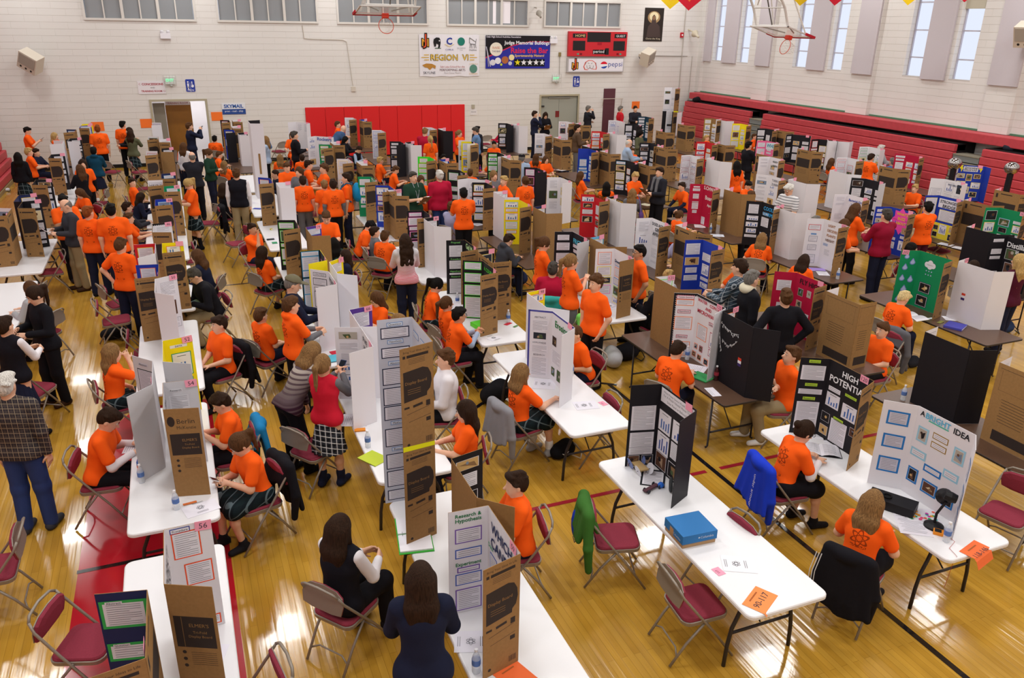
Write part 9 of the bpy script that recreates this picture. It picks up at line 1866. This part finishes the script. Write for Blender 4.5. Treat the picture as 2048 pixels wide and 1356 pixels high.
SMALL = [
('bottle', -0.73, 7.552, 0.7365, 0, 'w', 'small water bottle beside the blue sports drink', {}),
('bottle', -0.726, 7.695, 0.7365, 0, '2A6AC0', 'blue sports drink bottle with orange cap by board 54', {}),
('bottle', -0.425, 6.945, 0.7365, 0, 'w', 'water bottle at the near end of the board 54 table', {}),
('bottle', 1.47, 7.469, 0.7365, 0, 'w', 'water bottle beside the tall stacked board', {}),
('bottle', 1.47, 4.083, 0.7365, 0, 'w', 'water bottle at the bottom edge beside the navy sweater', {}),
('bottle', 5.872, 4.023, 0.7365, 0, 'w', 'water bottle beside the desk lamp', {}),
('bottle', 7.828, 6.348, 0.7365, 0, 'w', 'water bottle behind the A BRIGHT IDEA board', {}),
('bottle', 6.041, 8.342, 0.7365, 0, 'w', 'water bottle at the WATER CONTENT board', {}),
('bottle', 6.007, 7.638, 0.7365, 0, '3A1418', 'dark cola bottle beside the black board back', {}),
('bottle', 10.753, 10.593, 0.7365, 0, 'w', 'water bottle beside the red jacket', {}),
('bottle', 4.292, 10.5, 0.7365, 0, 'w', 'water bottle right of the COUPLE OF board', {}),
('bottle', 3.826, 11.522, 0.7365, 0, 'w', 'clear bottle in front of the Proposal board', {}),
('bottle', 6.359, 13.376, 0.7365, 0, 'w', 'water bottle at the elbow of the brown ponytail wearer', {}),
('bottle', 10.6, 14.273, 0.7365, 0, 'w', 'water bottle beside the crimson S.CHWAR board', {}),
('bottle', 8.28, 22.671, 0.7365, 0, '6A2A8A', 'purple bottle beside a pink case, fifth row', {}),
('bottle', 4.33, 8.413, 0.7365, 0, 'w', 'water bottle behind the Erosion board', {}),
('bottle', 10.667, 19.2, 0.7365, 0, 'w', 'water bottle by the light blue sheet board', {}),
('sheet', 3.939, 4.416, 0.7365, 62, 'ECECF2', 'white flyer with atom drawing on the nearest long white table', {'kind': 'atom'}),
('sheet', 3.721, 4.395, 0.7365, 95, 'F4A0B8', 'pink card 117 lying beside the atom flyer', {'w': 0.1, 'h': 0.075, 'kind': '', 'text': '117'}),
('sheet', 3.826, 3.966, 0.7365, 30, 'F09050', 'orange sheet reading 90-117 hanging over the table end', {'kind': 'head', 'curl': 0.12, 'text': '90-117', 'w': 0.28, 'h': 0.22}),
('sheet', 6.024, 3.783, 0.7365, 15, 'F0703A', 'orange sheet reading 118-146 hanging over the table end', {'kind': 'head', 'curl': 0.45, 'text': '118-146', 'w': 0.28, 'h': 0.26}),
('sheet', 5.809, 4.33, 0.7365, -35, 'E4E2EC', 'stack of printed pages beside the floral folder', {'w': 0.28, 'h': 0.36}),
('sheet', 6.199, 6.045, 0.7365, -40, 'E6E4EC', 'printed page at the foot of HIGH POTENTIAL board', {}),
('open', 5.977, 5.714, 0.7365, -35, '2A2A30', 'open notebook in front of the bun wearer', {}),
('sheet', 6.326, 5.834, 0.7365, -35, 'E8E6F0', 'page with small drawings beside the marbles', {'w': 0.3, 'h': 0.2}),
('sheet', 4.105, 7.564, 0.7365, 80, 'E8E6F0', 'white flyer with atom drawing on the Erosion table', {'kind': 'atom'}),
('sheet', 4.321, 7.534, 0.7365, 100, 'F4A0B8', 'pink card on the Erosion table', {'w': 0.11, 'h': 0.075, 'kind': '', 'text': '114'}),
('sheet', 3.893, 8.281, 0.7365, 60, 'E8E6F0', 'folded flyer at the foot of Erosion board', {'kind': 'atom', 'w': 0.3}),
('sheet', -0.218, 6.879, 0.7365, 15, 'E8E6F0', 'flyer with atom drawing at the near end of board 54 table', {'kind': 'atom', 'w': 0.3, 'h': 0.2}),
('sheet', -0.311, 6.999, 0.7408, 8, 'D0703A', 'orange snack wrapper beside the small water bottle', {'w': 0.12, 'h': 0.035, 'kind': '', 'name': 'snack_bar', 'cat': 'snack'}),
('sheet', -0.27, 4.922, 0.7365, 70, 'E8E6F0', 'flyer with atom drawing on the bottom left table', {'kind': 'atom'}),
('sheet', 1.551, 4.365, 0.7365, 70, 'E8E6F0', 'flyer with atom drawing behind the WHICH CANDLE board', {'kind': 'atom'}),
('sheet', 1.712, 3.931, 0.7365, 20, 'F0703A', 'orange sheet at the bottom edge of the candle table', {'kind': 'head'}),
('sheet', -0.78, 8.301, 0.7365, 80, 'E4E2EA', 'worksheet under the writing hand beside board 54', {}),
('book', 1.47, 7.215, 0.7365, 30, 'B8C83A', 'colourful magazine at the end of the third row table', {'w': 0.21, 'h': 0.27, 't': 0.006}),
('sheet', 1.47, 8.131, 0.7365, 70, 'D8D4DC', 'folded newspaper behind the red varsity sweater', {'w': 0.3, 'h': 0.3}),
('book', 1.47, 7.873, 0.7365, 80, 'E89030', 'orange notebook on papers beside the tall board', {'w': 0.07, 'h': 0.12, 't': 0.01}),
('book', 1.725, 10.15, 0.7365, 100, 'C02038', 'red folder on the third row table', {'w': 0.23, 'h': 0.3, 't': 0.006}),
('book', 1.631, 9.987, 0.7433, 95, '5AB8D0', 'light blue folder under the red folder', {'w': 0.24, 'h': 0.3, 't': 0.004}),
('book', 5.883, 7.771, 0.7365, 20, '3A9A5A', 'green notebook before the WATER CONTENT board', {'t': 0.012}),
('sheet', 5.983, 8.052, 0.7365, 40, 'E8E6F0', 'blank sheet beside the seated student at the WATER CONTENT board', {}),
('sheet', 5.758, 7.349, 0.7365, 80, 'E8E6F0', 'crumpled white paper at the brown table end', {'w': 0.25, 'h': 0.12}),
('book', 10.662, 8.018, 0.7365, 25, '4A4AA8', 'purple-blue binder on the brown table by the white board back', {'w': 0.3, 'h': 0.26, 't': 0.03}),
('sheet', 10.953, 8.304, 0.7365, -30, 'F0F0F8', 'curled white paper beside the purple-blue binder', {'w': 0.28, 'h': 0.2}),
('sheet', 10.615, 8.434, 0.7365, 0, 'ECECF2', 'small white card on the raindrop board table', {'w': 0.1, 'h': 0.05, 'kind': ''}),
('sheet', 10.624, 8.248, 0.7408, 20, '8A8A4A', 'snack wrapper on the raindrop board table', {'w': 0.16, 'h': 0.06, 'kind': '', 'name': 'snack_wrapper', 'cat': 'snack'}),
('sheet', 10.751, 10.967, 0.7365, 60, 'E6E4EC', 'worksheets at the foot of LIGHT DECIDES board', {'w': 0.3, 'h': 0.2}),
('sheet', 10.827, 11.187, 0.7365, 60, 'A890D8', 'lilac folder at the LIGHT DECIDES board', {'kind': ''}),
('sheet', 10.714, 14.841, 0.7365, 60, 'E6E2E4', 'stack of printed sheets before the crimson S.CHWAR board', {'w': 0.3, 'h': 0.24}),
('sheet', 10.581, 13.99, 0.7365, 60, 'D8DCE8', 'small flyer beside the bottle at the S.CHWAR table', {}),
('sheet', 10.815, 12.536, 0.7365, 60, 'E6E4EC', 'notebook page before the COOLER board', {}),
('sheet', -0.12, 13.089, 0.7365, 20, 'A8D0E0', 'blue paper being written on by the balding person', {}),
('sheet', -0.22, 15.084, 0.7365, 80, 'E6E4EC', 'magazine page by the long haired writer', {}),
('sheet', 1.572, 12.133, 0.7365, 10, '8AC8DC', 'light blue sheet behind the camouflage cap wearer', {}),
('sheet', 3.861, 9.954, 0.7365, 20, 'E6E4EC', 'small flyer at the near end of COUPLE OF board table', {'kind': 'atom', 'w': 0.2, 'h': 0.12}),
('sheet', 4.264, 10.439, 0.7365, 30, 'C82A3A', 'red snack wrapper beside water bottle', {'w': 0.14, 'h': 0.07, 'kind': '', 'name': 'snack_wrapper', 'cat': 'snack'}),
('sheet', 4.33, 10.296, 0.7408, 30, '5A8A4A', 'green candy wrapper at the edge of white table', {'w': 0.1, 'h': 0.04, 'kind': '', 'name': 'candy_wrapper', 'cat': 'snack'}),
('book', 3.824, 10.456, 0.7365, 10, '6AE03A', 'bright green case behind the COUPLE OF board', {'w': 0.2, 'h': 0.24, 't': 0.06, 'name': 'case'}),
('sheet', 6.122, 10.633, 0.7365, 20, 'E6E4EC', 'flyer at the foot of the neon sheet board', {'kind': 'atom'}),
('sheet', 5.986, 16.584, 0.7365, 20, 'E6E4EC', 'paper at the foot of Question board', {}),
('book', 8.218, 22.726, 0.7365, 20, 'E04A9A', 'pink case beside the purple bottle', {'w': 0.2, 'h': 0.28, 't': 0.05, 'name': 'case'}),
('sheet', 3.892, 15.9, 0.7365, 20, 'E6E4EC', 'sheet before the blue board, fourth row', {}),
('sheet', 10.884, 22.5, 0.7365, 20, 'E6E4EC', 'open papers before the white photo board, sixth row', {}),
('book', 10.59, 22.585, 0.7365, 20, 'C02030', 'red box lid beside open papers', {'w': 0.2, 'h': 0.15, 't': 0.03, 'name': 'box'}),
('sheet', 10.748, 17.243, 0.7365, 20, 'E8E4C8', 'yellowish sheet left of the black coat wearer', {}),
('book', 10.882, 18.859, 0.7365, 20, 'C8C8C8', 'grey box at the black sheet board', {'w': 0.2, 'h': 0.14, 't': 0.06, 'name': 'box'}),
('sheet', 1.569, 16.655, 0.7365, 20, 'E6E4EC', 'worksheet beside the hand on chin person', {}),
('book', 1.514, 16.629, 0.7408, 90, '2A2A30', 'calculator on the third row table', {'w': 0.08, 'h': 0.15, 't': 0.012, 'name': 'calculator'}),
('book', 1.563, 16.352, 0.7365, 90, '2A8A5A', 'green card on the third row table', {'w': 0.14, 'h': 0.1, 't': 0.004, 'name': 'card'}),
('book', 1.631, 17.467, 0.7365, 20, 'C8C03A', 'small yellow box at the foot of tall cardboard back', {'w': 0.05, 'h': 0.05, 't': 0.03, 'name': 'box'}),
('sheet', 1.514, 20.374, 0.7365, 20, 'E6E4EC', 'sheet at the third row table behind khaki trousers', {}),
('book', 1.566, 19.683, 0.7365, 60, '1E3AA8', 'blue folder beside the khaki trouser wearer', {'w': 0.12, 'h': 0.2, 't': 0.006}),
('sheet', 14.801, 11.783, 0.7365, 20, 'ECECF2', 'white paper behind the STRONGEST BRIDGE table', {}),
('sheet', 14.842, 11.461, 0.7365, 20, 'ECECF2', 'white paper near the black board back, eighth row', {}),
('sheet', 1.628, 9.027, 0.7365, 20, '5AB8A0', 'teal wrapping beside the red folder table', {'w': 0.2, 'h': 0.2, 'kind': ''})]
JACKETS = [(5.4, 5.59, -10, '1E3CC8', 'bright royal blue jacket with white lettering hung over a chair', {'word': 'under armour', 'low': 0.34, 'wide': 0.3}), (5.08, 4.23, 25, 'black', 'black jacket with three white side stripes hung over a chair', {'stripes': True, 'low': 0.28, 'wide': 0.27, 'sleeves': (0, 1)}), (3.36, 7.82, 10, '8A8A90', 'grey hooded jacket hanging over a chair left of the Erosion table', {'low': 0.4, 'sleeves': (1, 1)}), (3.35, 5.5, -20, '3A6A2A', 'green jacket tied over the chair in front of the shoebox table', {'low': 0.5, 'sleeves': (0, 1), 'wide': 0.2}), (0.19, 10.66, -150, 'black', 'large black coat over a chair right of the yellow DATA board', {'low': 0.3, 'wide': 0.3}), (0.31, 7.33, 200, 'black', 'dark jacket over the chair of the brown ponytail wearer', {'low': 0.3}), (0.17, 8.28, 185, '1E7AB0', 'bright blue jacket over the chair beside board 54', {'low': 0.35, 'sleeves': (0, 1)}), (5.39, 11.33, 60, '3AA8A0', 'teal jacket over a chair behind the COUPLE OF board', {'low': 0.4}), (5.4, 10.5, 110, '7AD060', 'light green cloth over the chair of quilted jacket wearer', {'low': 0.3, 'sleeves': (0, 0)}), (9.23, 8.05, 185, '5A5A60', 'grey jacket over a chair right of the big cardboard back', {'low': 0.25}), (0.5, 19.82, 185, 'black', 'black jacket on a chair right of the ponytail reader', {'low': 0.25})]
BAGS = [(3.69, 9.45, 20, '18181C', 'black coat heap and bag on the floor beside the tie wearer', 1.3), (3.91, 7.73, 10, '141418', 'black sports bag with white tick on the floor under the Erosion table', 0.9, True), (5.87, 10.03, 60, 'B8B8BC', 'grey and white backpack on the floor behind the hand in pocket person', 1.2), (6.17, 10.15, 0, '1A1A20', 'black bag on the floor right of the grey backpack', 1.2), (6.03, 14.29, 10, '2A3050', 'navy bag under the brown tables near the crimson polo', 1.2), (3.5, 13.69, 80, '1A1A20', 'black bag beside the striped sweater wearer', 0.9), (-1.38, 13.8, 0, '1A1A1E', 'black bag under the empty chair by hand on hip person', 0.9), (4.1, 11.59, 0, '1E6AA0', 'blue bag under the white table of pale blue sleeves', 0.8), (-4.91, 27.82, 0, 'D0D0D4', 'small crumpled white bag on the floor by the left bleachers', 0.4), (6.17, 24.13, 0, '2A2428', 'dark bag under the brown table behind green polo', 1.1), (10.32, 8.34, 0, '2A2A30', 'dark shoes bag under the reader at green raindrop board', 0.7), (13.15, 8.93, 0, '2A3A5A', 'navy bag right of the white board back', 0.9), (20.95, 30.2, 0, '18161A', 'black jacket heap on the far end of right bleachers', 1.0, False, 1.89), (21.2, 15.6, 80, '2A2C38', 'dark jacket lying on the right bleachers near steel spheres', 0.9, False, 1.89)]
PT_ = {'shoebox': (3.783, 4.909, 0.7365, -3), 'lamp': (5.953, 4.228, 0.7365, -140), 'blackbox': (5.844, 4.616, 0.7365, 30), 'floral': (5.996, 4.406, 0.7365, 60), 'meter': (5.912, 4.123, 0.7365, 40), 'cdcar': (3.93, 6.026, 0.7365, 0), 'solarcar': (3.882, 5.688, 0.7365, 20), 'wheel': (4.022, 5.601, 0.7365, -30), 'clip': (3.989, 5.862, 0.7365, -35), 'binder': (1.5, 5.788, 0.7365, 80), 'monitor': (16.66, 17.0, 0.7365, 150), 'robot': (2.1, 26.307, 0.7365, 0)}
# ---------------------------------------------------------------- the fair
for x, y0, y1, k, (i, c) in TABLES_DATA[:-1]: table(x, y0, y1, k, '%s folding table, %s of %s' % ('white' if k == 'w' else 'brown', ORD[i], ROW[c]))
table(*TABLES_DATA[-1])
for i, (nm, x, y, d, fw, nw, front, back, label, tg, h, near, rot) in enumerate(BOARDS_DATA):
	if not isinstance(label, str):
		a, bk, k, c = label; label = '%s fronted display board facing %s, %s back, %s of %s' % (a, 'left' if d < 0 else 'right', bk, ORD[k], ROW[c])
		if len(label.split()) > 16: label = '%s display board facing %s, %s of %s' % (a, 'left' if d < 0 else 'right', ORD[k], ROW[c])
	display_board(nm, (x, y+.305), d, fw, nw, front, back, label, tg, h=h, seed=i*7+1, near=bool(near), rot=rot)
for x, y, hd, Hh, pose, arms, hgrid, o, label in PEOPLE_DATA:
	o = dict(o); o.pop('headband', 0); o['glasses'] = bool(o.get('glasses', 0)); o['feat'] = bool(o.pop('f', 1))
	person(x, y, hd, Hh, pose, arms, h=hgrid, label=label, **o)
	if pose == 'sit':
		w = ('folding chair under the '+' '.join(label.replace(',', '').split()[2:])).split()[:16]
		while w[-1] in ('the', 'a', 'and', 'with', 'in', 'of', 'by', 'at', 'to', 'over'): w.pop()
		r_ = math.radians(hd-90); chair(x-math.sin(r_)*.02, y+math.cos(r_)*.02, hd, ' '.join(w))
for c in CHAIRS_DATA: chair(*c)
hoop(6.35, 26.0, 5.12, math.radians(-2), 'raised glass basketball backboard with orange rim hanging at top centre', math.radians(78))
hoop(18.8, 22.1, 4.68, math.radians(-90), 'folded side basketball backboard with orange rim at top right', math.radians(74))
place_small(); special()
